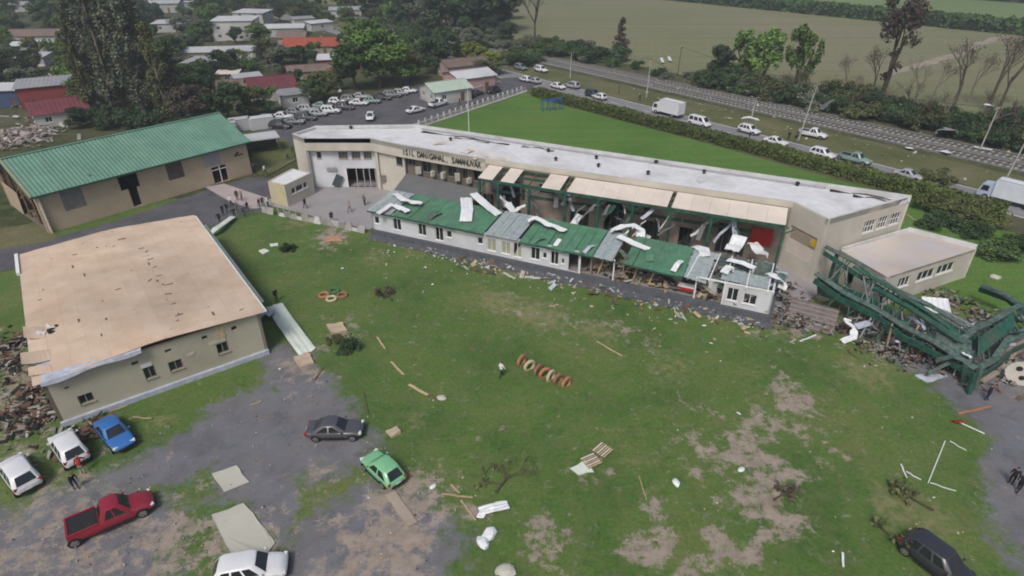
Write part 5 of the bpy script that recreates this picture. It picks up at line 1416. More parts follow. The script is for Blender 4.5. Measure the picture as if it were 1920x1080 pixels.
def make_tree(kind, seed):
    """unit tree of real size ~10 m high: returns (trunk mesh, crown mesh)"""
    rng = random.Random(seed)
    tr, cr = MB(), MB()
    if kind == 'broad':
        pts = [Vector((0, 0, 0)), Vector((.15, .1, 1.6)), Vector((.1, .2, 3.2)), Vector((.3, 0, 5.5))]
        for i in range(3): tr.tube(pts[i], pts[i + 1], .28 - .07 * i, .21 - .07 * i, 7, False)
        for k in range(7):
            a = k * .9 + rng.random(); z = rng.uniform(2.2, 4.5)
            e = Vector((2.6 * math.cos(a), 2.6 * math.sin(a), z + rng.uniform(1.5, 3)))
            tr.tube(Vector((.15, .1, z)), e, .11, .03, 5, False)
        for k in range(26):
            a, rr, z = rng.random() * 6.28, rng.random() ** .6 * 3.0, rng.uniform(2.6, 8.6)
            rr *= math.sqrt(max(.12, 1 - ((z - 5.4) / 4.0) ** 2))
            s = rng.uniform(.8, 1.5)
            leaf_quads(cr, (rr * math.cos(a), rr * math.sin(a), z), (s, s, s * .75), 150, .40, rng)
    elif kind == 'bush':
        for k in range(5):
            a = k * 1.25
            tr.tube((0, 0, 0), (1.2 * math.cos(a), 1.2 * math.sin(a), 2.0), .09, .03, 5, False)
        for k in range(20):
            a, rr = rng.random() * 6.28, rng.random() ** .6 * 2.6
            z = rng.uniform(.5, 3.6) * (1 - .2 * rr / 2.6); s = rng.uniform(.7, 1.2)
            leaf_quads(cr, (rr * math.cos(a), rr * math.sin(a), z), (s, s, s * .7), 120, .33, rng)
    elif kind == 'column':   # built at full height, about 26 m
        tr.tube((0, 0, 0), (0.2, 0, 22.0), .42, .06, 7, False)
        for k in range(60):
            z = 2.5 + 22.5 * k / 60; w = 2.5 * math.sin(math.pi * min(1, (z / 27.0)) ** .8) + .35
            a = rng.random() * 6.28; rr = w * rng.uniform(.35, 1.0)
            e = Vector((rr * math.cos(a), rr * math.sin(a), z + rng.uniform(1.2, 2.6)))
            tr.tube((0, 0, z - 1.2), e, .07, .02, 4, False)
            s = rng.uniform(.45, .95)
            leaf_quads(cr, e, (s, s, s * 1.9), 62, .40, rng)
            if rng.random() < .6: leaf_quads(cr, (e.x * .5, e.y * .5, z + .4), (s, s, s * 1.5), 40, .40, rng)
    elif kind == 'bare':
        def limb(p, d, L, r, depth):
            q = p + d * L
            tr.tube(p, q, r, r * .6, 5 if depth > 1 else 4, False)
            if depth == 0:
                if rng.random() < .7: leaf_quads(cr, q, (.45, .45, .6), 4, .15, rng)
                return
            for _ in range(3 if depth > 1 else 4):
                nd = (d + Vector((rng.gauss(0, .34), rng.gauss(0, .34), rng.gauss(.12, .2)))).normalized()
                limb(p.lerp(q, rng.uniform(.55, 1)), nd, L * rng.uniform(.55, .8), r * .5, depth - 1)
        limb(Vector((0, 0, 0)), Vector((.03, 0, 1)), 3.6, .22, 4)
    elif kind == 'gum':
        tr.tube((0, 0, 0), (.4, 0, 3.2), .24, .19, 7, False); tr.tube((.4, 0, 3.2), (1.2, .2, 6.6), .15, .09, 6, False); tr.tube((.4, 0, 3.2), (-.2, -.2, 7.2), .14, .08, 6, False)
        tr.tube((.25, 0, 2.0), (-1.4, .3, 5.0), .14, .05, 5, False); tr.tube((.9, .1, 5), (2.0, -.3, 7.2), .1, .04, 5, False); tr.tube((0, 0, 5.4), (-1.0, .4, 8.2), .09, .04, 5, False)
        for k in range(15):
            a, rr, z = rng.random() * 6.28, rng.random() ** .5 * 1.5, rng.uniform(6.2, 9.6)
            s = rng.uniform(.55, .95)
            leaf_quads(cr, (.5 + rr * math.cos(a), rr * math.sin(a), z), (s, s, s), 130, .24, rng)
        for k in range(4): leaf_quads(cr, (rng.uniform(-1.4, 1.2), rng.uniform(-.4, .4), rng.uniform(2.5, 5.5)), (.4, .4, .5), 24, .34, rng)
    elif kind == 'willow':
        tr.tube((0, 0, 0), (.1, 0, 4.0), .4, .2, 7, False)
        for k in range(6):
            a = k * 1.05; tr.tube((.1, 0, 2.4), (1.8 * math.cos(a), 1.8 * math.sin(a), 6.6), .14, .04, 5, False)
        for k in range(46):
            a, rr, z = rng.random() * 6.28, rng.random() ** .55 * 3.1, rng.uniform(1.6, 8.8)
            rr *= math.sqrt(max(.1, 1 - ((z - 4.6) / 5.0) ** 2)); s = rng.uniform(.5, .9)
            leaf_quads(cr, (rr * math.cos(a), rr * math.sin(a), z), (s * .8, s * .8, s * 1.5), 66, .42, rng)
    elif kind == 'cone':
        tr.tube((0, 0, 0), (0, 0, 8.5), .22, .03, 6, False)
        for k in range(40):
            z = rng.uniform(.6, 9.0); w = 2.1 * (1 - z / 9.8) + .2; a = rng.random() * 6.28
            leaf_quads(cr, (w * .6 * math.cos(a), w * .6 * math.sin(a), z), (w * .5, w * .5, .6), 44, .36, rng)
    return tr.mesh('trunk', M_BARK), cr.mesh('crown', F_MID)
PROTO = {}
def tree(kind, fm, p, hgt, wid, label, group, cat='tree', name=None, bark=M_BARK, z=0.0, var=None):
    k = (kind, random.randrange(3) if var is None else var)
    if k not in PROTO: PROTO[k] = make_tree(kind, hash(kind) % 97 + k[1] * 13 if False else sum(map(ord, kind)) + k[1] * 13)
    tm, cm = PROTO[k]
    base_h, base_w = {'broad': (9.4, 7.6), 'bush': (4.2, 6.4), 'column': (26.5, 6.0), 'bare': (10.5, 6.0), 'gum': (10.4, 5.0), 'willow': (9.4, 7.2), 'cone': (9.4, 4.4)}[kind]
    r = thing(name or {'broad': 'broadleaf_tree', 'bush': 'bush', 'column': 'poplar_tree', 'bare': 'bare_tree', 'gum': 'eucalyptus_tree', 'willow': 'willow_tree', 'cone': 'conifer_tree'}[kind], label, cat, (p[0], p[1], z), random.random() * 6.28, group)
    r.scale = (wid / base_w, wid / base_w, hgt / base_h)
    for nm, me, m in (('trunk', tm, bark), ('crown', cm, fm)):
        if len(me.polygons) == 0: continue
        o = obj(nm, me, r)
        o.material_slots[0].link = 'OBJECT'; o.material_slots[0].material = m
    return r
AUTO = []
def photo_xy(p):
    z = -CAM_H; d = p.y * _c - z * _s
    return 960 + FPX * p.x / d, 540 - FPX * (p.y * _s + z * _c) / d
def tpx(kind, fm, px, py, hgt, wid, label, group=None, **kw):
    return tree(kind, fm, at(px, py), hgt, wid, label, group, **kw)
# tall loose trees behind the hall
for i, (px, py, hh, ww) in enumerate(((178, 222, 20, 5.0), (200, 216, 26, 6.0), (226, 228, 28, 6.5), (252, 222, 25, 6.0), (276, 232, 27, 6.5), (302, 226, 24, 6.0), (322, 236, 19, 5.5), (240, 206, 27, 6.5), (290, 212, 25, 6.0), (346, 228, 15, 5))):
    tpx('column', F_GREY if i % 3 else F_OLIVE, px, py, hh, ww, '%s poplar from the left in the tall clump behind the green hall' % ['first', 'second', 'third front', 'fifth', 'sixth front', 'eighth', 'ninth', 'fourth rear', 'seventh rear', 'last short'][i], 'tall poplars behind the green hall', bark=M_BARKPALE)
for px, py, hh, ww, m, lb in ((372, 240, 9, 9, F_BROWN, 'brownish tree right of the tall poplars'), (398, 232, 8, 8, F_DARK, 'dark tree behind the hall roof end'), (432, 228, 8.5, 9, F_DARK, 'dark round tree above the pale containers'), (350, 195, 8, 9, F_DARK, 'dark tree below the broken grey roof'),
                              (470, 220, 6.5, 7, F_OLIVE, 'olive tree above the white container'), (500, 212, 6, 7, F_MID, 'green tree left of the small white house end'), (590, 196, 6, 7, F_MID, 'green tree above the middle of the parked row'), (610, 185, 6.5, 8, F_OLIVE, 'olive tree above the parked street row'),
                              (150, 240, 4, 6, F_DARK, 'dark bushy tree between white house front and hall roof')):
    tpx('broad', m, px, py, hh, ww, lb, None)
for px, py, ww, lb in ((190, 232, 7, 'dark thicket bush below the leftmost poplars'), (222, 238, 8, 'dark thicket bush below the middle poplars'), (258, 240, 8, 'dark thicket bush right of the middle poplar trunks'), (292, 242, 8, 'dark thicket bush below the right poplars'), (328, 244, 7, 'dark thicket bush by the hall ridge end'), (355, 246, 7, 'dark thicket bush left of the brownish tree')):
    tpx('bush', F_DARK, px, py, 4.6, ww, lb, None, cat='bush')
# big bright trees at the street
for px, py, hh, ww, m, lb in ((668, 168, 13, 13, F_MID, 'large green tree left in the clump above the parked cars'), (712, 166, 15, 15, F_BRIGHT, 'largest bright green tree above the parked cars'), (752, 160, 11, 11, F_BRIGHT, 'bright green tree right in the clump above the parked cars'), (690, 120, 13, 14, F_BRIGHT, 'bright green tree behind the large one by the street'),
                              (770, 150, 8, 9, F_OLIVE, 'olive tree beside the white corner house'), (812, 138, 10, 9, F_DARK, 'nearly black tree behind the white corner house'), (838, 116, 9, 10, F_DARK, 'dark tree behind the brown roofed house'),
                              (886, 118, 6, 9, F_YELLOW, 'yellow green tree near the road end'), (918, 124, 4.5, 7, F_YELLOW, 'small yellow green tree left of the crossing'), (915, 140, 4, 12, F_OLIVE, 'broad olive shrub tree behind the pink garden wall')):
    tpx('broad', m, px, py, hh, ww, lb, None)
# very dark woodland edge top centre
for i, (px, py, hh, ww) in enumerate(((840, 58, 22, 20), (875, 62, 25, 22), (915, 66, 24, 20), (940, 60, 20, 18), (745, 40, 18, 16), (775, 46, 17, 15), (700, 36, 13, 14), (900, 40, 24, 22), (860, 30, 22, 20))):
    tpx('broad', F_DARK, px, py, hh, ww, 'very dark tall tree, %s in the top centre wood' % ['third from the right in front', 'second from the right in front', 'broadest in front', 'rightmost', 'left of the middle gap', 'right of the middle gap', 'leftmost and lowest', 'rear right', 'rear left'][i], 'dark wood at the top centre')
# right of centre along the railway
tpx('bare', F_OLIVE, 1003, 92, 24, 13, 'thin bare tree standing in front of the pale field', None, var=0)
tpx('cone', F_BROWN, 1163, 100, 11, 7, 'brown topped conical tree by the field edge', None, var=0)
tpx('bush', F_DARK, 1150, 112, 5, 13, 'dark bush at the foot of the brown topped tree', None)
tpx('bush', F_DARK, 1085, 100, 5, 11, 'dark bush left of the brown topped tree', None)
tpx('broad', F_DARK, 1348, 152, 9, 8, 'dark round tree left of the bright willows', None)
for px, py, hh, ww, m, lb in ((1388, 148, 12, 11, F_WILLOW, 'bright green willow left in the clump of three'), (1428, 158, 13, 11, F_WILLOW, 'bright green willow in the middle of the clump'), (1490, 166, 14.5, 10, F_BRIGHT, 'taller green willow right in the clump')):
    tpx('willow', m, px, py, hh, ww, lb, None)
tpx('gum', F_BROWN, 1650, 190, 23, 13, 'tall ragged eucalyptus with dark crown and forked trunk', None, var=0)
tpx('bare', F_BROWN, 1632, 186, 14, 8, 'thin bare tree left against the eucalyptus trunk', None, var=1)
for px, py, hh, ww, lb in ((1785, 205, 17, 11, 'brownish bare tree between eucalyptus and forked tree'), (1850, 210, 20, 12, 'tall bare forked tree near the right edge'), (1745, 196, 12, 7, 'short bare tree right of the eucalyptus'), (1580, 178, 11, 6, 'small bare tree left of the eucalyptus'), (1875, 200, 19, 9, 'bare leaning tree at the right edge'), (1715, 185, 10, 6, 'slender bare sapling beside the field'), (1815, 192, 13, 8, 'bare tree left of the forked tree')):
    tpx('bare', F_BROWN, px, py, hh, ww, lb, None, bark=M_BARKPALE if hh < 15 else M_BARK)
# scrub between railway and field: many bushes
rg = random.Random(21)
for i in range(64):
    t = -60 + i * 3.4
    n = rg.uniform(30.5, 38) if i % 3 else rg.uniform(29.5, 33)
    p = along(t, n)
    if 24 < t < 38 and rg.random() < .6: continue
    big = t > 62
    fm = [F_DARK, F_MID, F_DARK, F_GREY, F_OLIVE][rg.randrange(5)]
    o = tree('bush', fm, p, rg.uniform(2.2, 3.6) * (1.45 if big else .9), rg.uniform(4.5, 7.5) * (1.25 if big else .9), 'scrub bush in the thicket between railway and field', 'thicket along the railway', 'bush', 'scrub_bush')
    AUTO.append((o, *photo_xy(p), fm, 'scrub bush', 1))
for i in range(66):
    p = along(52 + i * 1.5, rg.uniform(30.5, 42))
    o = tree('bush', [F_DARK, F_DARK, F_OLIVE][i % 3], p, rg.uniform(3.2, 6.5), rg.uniform(5, 9), 'scrub bush in the thicket between railway and field', 'thicket along the railway', 'bush', 'scrub_bush')
    AUTO.append((o, *photo_xy(p), [F_DARK, F_DARK, F_OLIVE][i % 3], 'tall scrub bush', 1))
# scrub between road and railway, left part, and brush beyond
for i in range(80):
    p = along(rg.uniform(-150, 12), rg.uniform(6, 40) if i % 3 else rg.uniform(28, 37))
    fm = [F_GREY, F_MID, F_OLIVE, F_DARK][rg.randrange(4)]
    o = tree('bush', fm, p, rg.uniform(2.5, 5), rg.uniform(6, 11), 'grey green brush beyond the road end', 'brush beyond the road end', 'bush', 'scrub_bush')
    AUTO.append((o, *photo_xy(p), fm, 'brush clump', 1))
rg = random.Random(77)
for i in range(22):
    p = along(70 + i * 3.4 + rg.uniform(-1, 1), rg.uniform(32, 44))
    o = tree('bare', F_BROWN if i % 3 else F_OLIVE, p, rg.uniform(5, 10), rg.uniform(4, 7), 'brown sapling', 'brown saplings in the railway thicket', bark=M_BARKPALE if i % 2 else M_BARK, name='bare_sapling')
    AUTO.append((o, *photo_xy(p), F_BROWN if i % 3 else F_OLIVE, 'bare sapling', 1))
# bushes by the right end of the school
for px, py, hh, ww, m, lb in ((1745, 395, 2.6, 6, F_HEDGE, 'bush behind the school end wall'), (1800, 405, 2.8, 7, F_OLIVE, 'tangled bush with pale fallen stems near the road'), (1850, 418, 2.4, 6, F_HEDGE, 'bush right of the tangled one'), (1720, 375, 2.2, 5, F_HEDGE, 'low bush at the corner of the end wall'),
                              (1870, 480, 2.2, 6, F_MID, 'rounded bush on the lawn right of the annex'), (1905, 470, 2.4, 6, F_MID, 'bush at the right edge beside the annex'), (1760, 425, 2.2, 6, F_DARK, 'dark bush behind the annex roof'), (1825, 440, 2.0, 5, F_DARK, 'dark low bush behind the annex corner'), (1755, 340, 2.2, 6, F_OLIVE, 'olive bush between hedge and road')):
    tpx('bush', m, px, py, hh, ww, lb, None, cat='bush')
# fallen greenery on the lawn
tpx('bush', F_DARK, 541, 470, 1.1, 2.3, 'dark uprooted shrub on the lawn near the broken wall', None, cat='bush', name='uprooted_shrub')
tpx('bush', F_DARK, 655, 655, .9, 2.6, 'low dark shrub beside the pale dirt mound', None, cat='bush', name='shrub')
tpx('bush', F_OLIVE, 627, 640, .7, 1.9, 'small olive shrub left of the dirt mound', None, cat='bush', name='shrub')
# garden and street trees filling the town
def in_town(px, py):
    return True
rg = random.Random(4)
cnt = 0
tries = 0
STREETP = [at(p[0], p[1]) for p in ((430, 262), (505, 250), (640, 215), (770, 175), (900, 158), (1010, 150), (1015, 170), (785, 245), (560, 270))]
while cnt < 296 and tries < 9000:
    tries += 1
    px, py = rg.uniform(-60, 960), rg.uniform(-8, 245) ** 1.0
    if rg.random() > .35 and py > 150: continue
    lim = 250 - max(0, (px - 430)) * .30
    if py > lim - 12: continue
    if px < 470 and py > 225 - max(0, px - 180) * .08: continue
    p = at(px, py)
    if any((p.x - a) ** 2 + (p.y - b) ** 2 < (r + 1.5) ** 2 for a, b, r in HOUSES): continue
    # keep sight lines to roofs: no tall tree right in front of a house
    if any(abs(p.x * (b / p.y) - a) < r and 0 < b - p.y < 16 for a, b, r in HOUSES) and rg.random() < .3: continue
    if poly_sd(np.array([p.x]), np.array([p.y]), STREETP)[0] > -4: continue
    cnt += 1
    far = py < 60
    hgt = rg.uniform(6.5, 11) if far else rg.uniform(4, 8)
    fm = [F_DARK, F_MID, F_DARK, F_OLIVE, F_MID, F_GREY, F_BRIGHT][rg.randrange(7)]
    isb = rg.random() < .75
    AUTO.append((tree('broad' if isb else 'bush', fm, p, hgt, hgt * rg.uniform(.9, 1.35), 'garden tree', 'garden trees among the houses'), px, py, fm, 'tree' if isb else 'low tree', 0))

# hedge between the back lawn and the road
def hedge(name, label, a, b, w, hgt, n, fm, cat='hedge', size=.34):
    rng = random.Random(int(w * 10 + n))
    mb = MB(); core = MB()
    d = (b - a); L = d.length; u = d / L; v = V(-u.y, u.x)
    for i in range(n):
        t = rng.random() * L
        hh = hgt * (1 + .22 * mnoise.noise(Vector((t * .12, w, 0))) + .18 * mnoise.noise(Vector((t * .5, w, 3))))
        ww = w * (1 + .25 * mnoise.noise(Vector((t * .2, 9, 1))))
        s = rng.random()
        if s < .5: y, z = rng.uniform(-.5, .5) * ww, hh * rng.uniform(.86, 1.08)
        else: y, z = (-.5 if s < .8 else .5) * ww * rng.uniform(.85, 1.1), hh * rng.uniform(0, 1)
        c = u * t + v * y + V(0, 0, z)
        leaf_quads(mb, c, (.22, .22, .22), 1, size, rng)
    core.prism([V(0, 0) - v * w * .38, u * L - v * w * .38, u * L + v * w * .38, V(0, 0) + v * w * .38], 0, hgt * .8)
    h = thing(name, label, cat, a)
    core.build('hedge_core', F_HEDGE if fm is F_HEDGE else F_DARK, h); mb.build('foliage', fm, h)
    return h
ha, hb, hc = at(1003, 178), at(1420, 285), at(1880, 408)
hedge('hedge', 'long clipped hedge between the back lawn and the road, farther half', ha, hb, 2.6, 1.5, 16000, F_HEDGE)
hedge('hedge', 'long hedge between the back lawn and the road, nearer half behind the school', hb, hc, 2.8, 1.6, 16000, F_HEDGE)
# far field hedgerow
hedge('hedgerow', 'long dark hedgerow between the two far fields', along(-420, 197), along(300, 197), 9.0, 4.5, 26000, F_MID, 'hedgerow', 1.5)
hedge('hedgerow', 'farthest hedgerow at the top right', along(-150, 330), along(420, 330), 6.0, 4.0, 9000, F_DARK, 'hedgerow', 1.6)

LM_T = [(118, 226, 'dark red roofed house'), (100, 192, 'red walled house'), (22, 195, 'dark blue house'), (92, 80, 'long brown roof at upper left'), (62, 100, 'low white roof at upper left'), (448, 72, 'white two storey house'), (522, 66, 'broad low white roof'), (590, 100, 'orange red roof'),
        (420, 112, 'long pale roofed house'), (436, 130, 'light grey roof'), (512, 182, 'dark red roof near the street'), (580, 148, 'weathered brown roof'), (640, 126, 'maroon walled house'), (325, 58, 'pale roof behind the poplars'), (305, 22, 'large white house at the top'), (650, 30, 'grey roof beyond the brush'), (60, 20, 'top left grey roof'), (155, 15, 'brown roof at the top left'),
        (836, 186, 'white corner house'), (880, 166, 'pink house'), (712, 120, 'largest bright green tree'), (880, 40, 'dark wood'), (250, 120, 'tall poplar clump'), (765, 172, 'far parked street row'), (400, 30, 'bright roofed shed at the top')]
LM_R = [(1003, 85, 'thin bare field tree'), (1163, 100, 'brown topped tree'), (1270, 130, 'dark timber pole'), (1348, 150, 'dark round tree'), (1428, 158, 'bright willows'), (1650, 185, 'eucalyptus'), (1785, 205, 'brownish bare tree'), (1850, 210, 'forked bare tree'), (1560, 195, 'white sheet in the thicket'), (1720, 240, 'grey sheet in the thicket'), (975, 126, 'farthest grey suv'), (1070, 120, 'far pale pole'), (880, 60, 'dark wood'), (880, 118, 'yellow green tree'), (800, 110, 'nearly black tree')]
COLW = {F_DARK.name: 'dark green', F_MID.name: 'mid green', F_OLIVE.name: 'olive', F_GREY.name: 'grey green', F_BRIGHT.name: 'bright green', F_BROWN.name: 'brown'}
ORD = ['', 'second nearest ', 'third nearest ', 'fourth nearest ', 'fifth nearest ', 'sixth nearest ', 'seventh nearest ', 'eighth nearest ', 'ninth nearest ', 'tenth nearest '] + [w + ' nearest ' for w in 'eleventh twelfth thirteenth fourteenth fifteenth sixteenth seventeenth eighteenth nineteenth twentieth'.split()]
buckets = {}
for o, x, y, fm, kind, which in AUTO:
    lm = min(LM_R if which else LM_T, key=lambda l: (l[0] - x) ** 2 + (l[1] - y) ** 2 * 2)
    dx, dy = x - lm[0], y - lm[1]
    rel = ('left of' if dx < 0 else 'right of') if abs(dx) > abs(dy) * 1.3 else ('in front of' if dy > 0 else 'behind')
    buckets.setdefault((COLW[fm.name], kind, rel, lm[2]), []).append((dx * dx + dy * dy, o))
for (cw, kind, rel, lm), l in buckets.items():
    l.sort(key=lambda t: t[0])
    for i, (_, o) in enumerate(l):
        o['label'] = (('nearest ' if len(l) > 1 and i == 0 else ORD[min(i, 19)]) + '%s %s %s the %s' % (cw, kind, rel, lm))

# ------------------------------------------------------------------ poles, wires, fences
M_POLE = mat('concrete pole', (.40, .385, .36), .9, .1, 1.0); M_POLEDARK = mat('dark timber pole', (.10, .085, .07), .9, .2, 1.0)
POLES = {}
def pole(px, py, hgt, lean, label, m=M_POLE, arms=1, key=None, r=.14):
    p = at(px, py)
    h = thing('power_pole', label, 'pole', p)
    top = V(lean[0], lean[1], hgt)
    MB().tube((0, 0, 0), top, r, r * .6, 8).build('shaft', m, h)
    for k in range(arms):
        c = top * (.97 - .09 * k)
        a = rnor * .9
        MB().bar(c - a, c + a, .1, .12).build('cross_arm', M_POLEDARK, h)
        for s in (-.8, 0, .8): MB().tube(c + rnor * s + V(0, 0, .06), c + rnor * s + V(0, 0, .28), .05, .03, 6).build('insulator', M_WHITEPAINT, h)
    if key: POLES[key] = p + top
pole(1212, 182, 8.8, (.1, 0), 'pale pole on the verge just left of the box truck', key='a')
pole(1069, 147, 6.6, (.05, 0), 'pale pole farther up the road near the hedge end', key='b')
pole(1497, 263, 10.2, (1.3, .6), 'leaning pole with cross arm right of the white sedan', key='c', arms=2)
pole(1270, 142, 7.4, (.2, 0), 'dark timber pole at the field edge behind the railway', M_POLEDARK, key='d')
pole(1403, 243, 6.2, (.4, 0), 'pale pole behind the white suv under the awning', key='e')
pole(1837, 282, 7.6, (.3, 0), 'grey pole in the thicket near the right edge', key='f')
pole(1878, 352, 8.5, (.9, .2), 'pale pole beside the truck at the right edge', key='g')
pole(1160, 176, 2.4, (0, 0), 'short dark post on the verge left of the pale pole', M_POLEDARK, 0, r=.12)
def wire(a, b, sag, label, name='power_line'):
    mb = MB(); pts = [a.lerp(b, i / 14) - V(0, 0, sag * 4 * (i / 14) * (1 - i / 14)) for i in range(15)]
    o = pts[0].copy()
    for i in range(14): mb.tube(pts[i] - o, pts[i + 1] - o, .035, .035, 4, False)
    tag(mb.build(name, M_PLASTIC, None, None, o), label, 'power line')
wire(POLES['d'], POLES['f'], 2.2, 'thin wire sagging along the thicket behind the railway')
wire(POLES['b'], POLES['a'], 1.0, 'thin wire between the two pale poles on the verge')
wire(POLES['a'], POLES['e'], 1.4, 'thin wire from the pale pole to the awning pole')
wire(POLES['e'], POLES['c'], .8, 'thin wire from the awning pole to the leaning pole')
wire(POLES['c'], POLES['g'], 2.0, 'thin wire from the leaning pole to the right edge pole')
h = thing('flagpole', 'slim white flagpole on the back lawn behind the school roof', 'flagpole', at(880, 262))
MB().tube((0, 0, 0), (0, 0, 10.5), .09, .04, 8).build('shaft', M_WHITEPAINT, h); MB().tube((0, 0, 10.5), (0, 0, 10.7), .1, .05, 8).build('finial', M_YELLOW, h); MB().tube((0, 0, 0), (0, 0, .3), .3, .25, 8).build('base', M_CONCRETE, h)
# street wall with piers
wa, wb = at(786, 238), at(986, 170)
h = thing('street_wall', 'low pale wall with piers between street and back lawn', 'wall', wa)
dwl = (wb - wa); LW = dwl.length; dwl.normalize()
NP = 20
for i in range(NP):
    a, b = dwl * (LW * i / NP), dwl * (LW * (i + 1) / NP)
    MB().bar(a + dwl * .17 + V(0, 0, .4), b - dwl * .17 + V(0, 0, .4), .15, .8).build('panel', M_CONCRETE, h)
    MB().box(a + V(0, 0, .7), (.3, .3, 1.4), rz=heading(wa, wb)).build('pier', M_PARAPET, h)
    if i % 2 == 0: MB().bar(a + V(0, 0, 1.35), b + V(0, 0, 1.35), .04).build('rail', M_STEEL, h)
ga, gb = at(905, 172), at(975, 152)
h = thing('garden_wall', 'pink garden wall in front of the pink house', 'wall', at(838, 190))
gdir = at(938, 162) - at(838, 190)
MB().bar(V(0, 0, .65), gdir + V(0, 0, .65), .18, 1.3).build('panel', H_PINK, h); MB().bar(V(0, 0, 1.35), gdir + V(0, 0, 1.35), .26, .1).build('coping', M_PARAPET, h)
# broken wall between courtyard and lawn
wa, wb = at(492, 398), at(684, 437)
h = thing('broken_wall', 'broken pale concrete wall between entrance court and lawn', 'wall', wa)
d = (wb - wa); LW = d.length; d.normalize(); n = V(-d.y, d.x)
rg = random.Random(8)
for i in range(17):
    u = LW * i / 17
    if i in (2,): continue
    hh = rg.choice([.5, .9, 1.0, 1.0, .7]); tilt = rg.uniform(-.35, .35)
    R = Matrix.Rotation(heading(wa, wb), 3, 'Z') @ Matrix.Rotation(tilt, 3, 'X')
    MB().box(d * (u + .55) + V(0, 0, hh * .48), (1.1, .1, hh), rot=R).build('panel', M_CONCRETE if i % 3 else M_PARAPET, h)
    MB().box(d * u + V(0, 0, .6), (.16, .16, 1.2)).build('post', M_CONCRETE, h)
h = thing('mesh_fence', 'grey mesh fence on posts beside the group of people', 'fence', at(432, 412))
fd = at(500, 400) - at(432, 412); FLn = fd.length; fd.normalize()
for i in range(6): MB().tube(fd * (FLn * i / 5), fd * (FLn * i / 5) + V(0, 0, 1.6), .05, .05, 6).build('post', M_STEEL, h)
for z in (.2, .6, 1.0, 1.5): MB().bar(fd * 0 + V(0, 0, z), fd * FLn + V(0, 0, z), .025).build('rail', M_STEEL, h)
for i in range(22):
    MB().bar(fd * (FLn * i / 22) + V(0, 0, .1), fd * (FLn * (i + .9) / 22) + V(0, 0, 1.5), .015).build('mesh_wire', M_STEEL, h)

# blue climbing frame on the back lawn
h = thing('climbing_frame', 'blue climbing frame on the back lawn by the hedge', 'play equipment', at(1034, 207), .3)
for x in (-2.2, -.7, .7, 2.2):
    for y in (-.8, .8): MB().bar((x, y, 0), (x, y * .5, 2.4), .12).build('leg', M_BLUE, h)
for y in (-.4, .4): MB().bar((-2.4, y, 2.4), (2.4, y, 2.4), .14).build('top_bar', M_BLUE, h)
MB().box((0, 0, 2.0), (1.5, .9, .1)).build('platform', M_BLUE, h)
for k in range(9): MB().bar((-2.2 + k * .55, -.4, 2.42), (-2.2 + k * .55, .4, 2.42), .06).build('rung', M_BLUE, h)

# ------------------------------------------------------------------ tyres
def tyre_mesh(m, name='tyre_ring'):
    mb = MB(); R_, r_ = .42, .17; rings = []
    for i in range(16):
        a = 2 * math.pi * i / 16
        rings.append([Vector(((R_ + r_ * math.cos(b) * (1 if math.cos(b) > 0 else .7)) * math.cos(a), (R_ + r_ * math.cos(b) * (1 if math.cos(b) > 0 else .7)) * math.sin(a), r_ * .75 * math.sin(b))) for b in [2 * math.pi * k / 8 for k in range(8)]])
    rings.append(rings[0]); mb.loft(rings, True, False)
    return mb.mesh(name, m, 60)
T_OR = mat('orange painted rubber', (.36, .175, .09), .8, .2, 3); T_YE = mat('cream yellow painted rubber', (.45, .40, .25), .8, .15, 3); T_GR = mat('green painted rubber', (.05, .16, .06), .8, .2, 3); T_BR = mat('faded red painted rubber', (.27, .13, .08), .8, .2, 3)
def tyre(px, py, m, upright, rz, label, group, sc=1.1):
    p = at(px, py, .2)
    o = obj('painted_tyre', tyre_mesh(m), None, (p.x, p.y, .36 if upright else .14), 0)
    o.rotation_euler = (math.pi / 2 if upright else .05, 0, rz); o.scale = (sc, sc, sc)
    tag(o, label, 'tyre', group)
G1, G2 = 'ring of painted tyres on the lawn', 'row of upright painted tyres on the lawn'
tyre(607, 552, T_OR, False, 0, 'orange tyre at the left of the flat tyre ring', G1); tyre(626, 544, T_GR, False, 0, 'green tyre at the back of the flat tyre ring', G1)
tyre(621, 559, T_YE, False, 0, 'cream tyre at the front of the flat tyre ring', G1); tyre(641, 552, T_BR, False, 0, 'reddish tyre at the right of the flat tyre ring', G1)
for px, py, m, rz, lb in ((978, 679, T_OR, .9, 'orange tyre, first of the upright row from the walking person'), (993, 689, T_YE, .6, 'cream yellow tyre, second of the upright row'), (1010, 697, T_BR, .8, 'reddish tyre, third of the upright row'),
                          (1022, 703, T_OR, .5, 'orange tyre, fourth of the upright row'), (1033, 708, T_YE, .9, 'cream yellow tyre, fifth of the upright row'), (1047, 714, T_BR, .7, 'reddish tyre, second last of the upright row'), (1062, 721, T_OR, .8, 'orange tyre at the far right end of the upright row')):
    tyre(px, py, m, True, rz, lb, G2, 1.15)

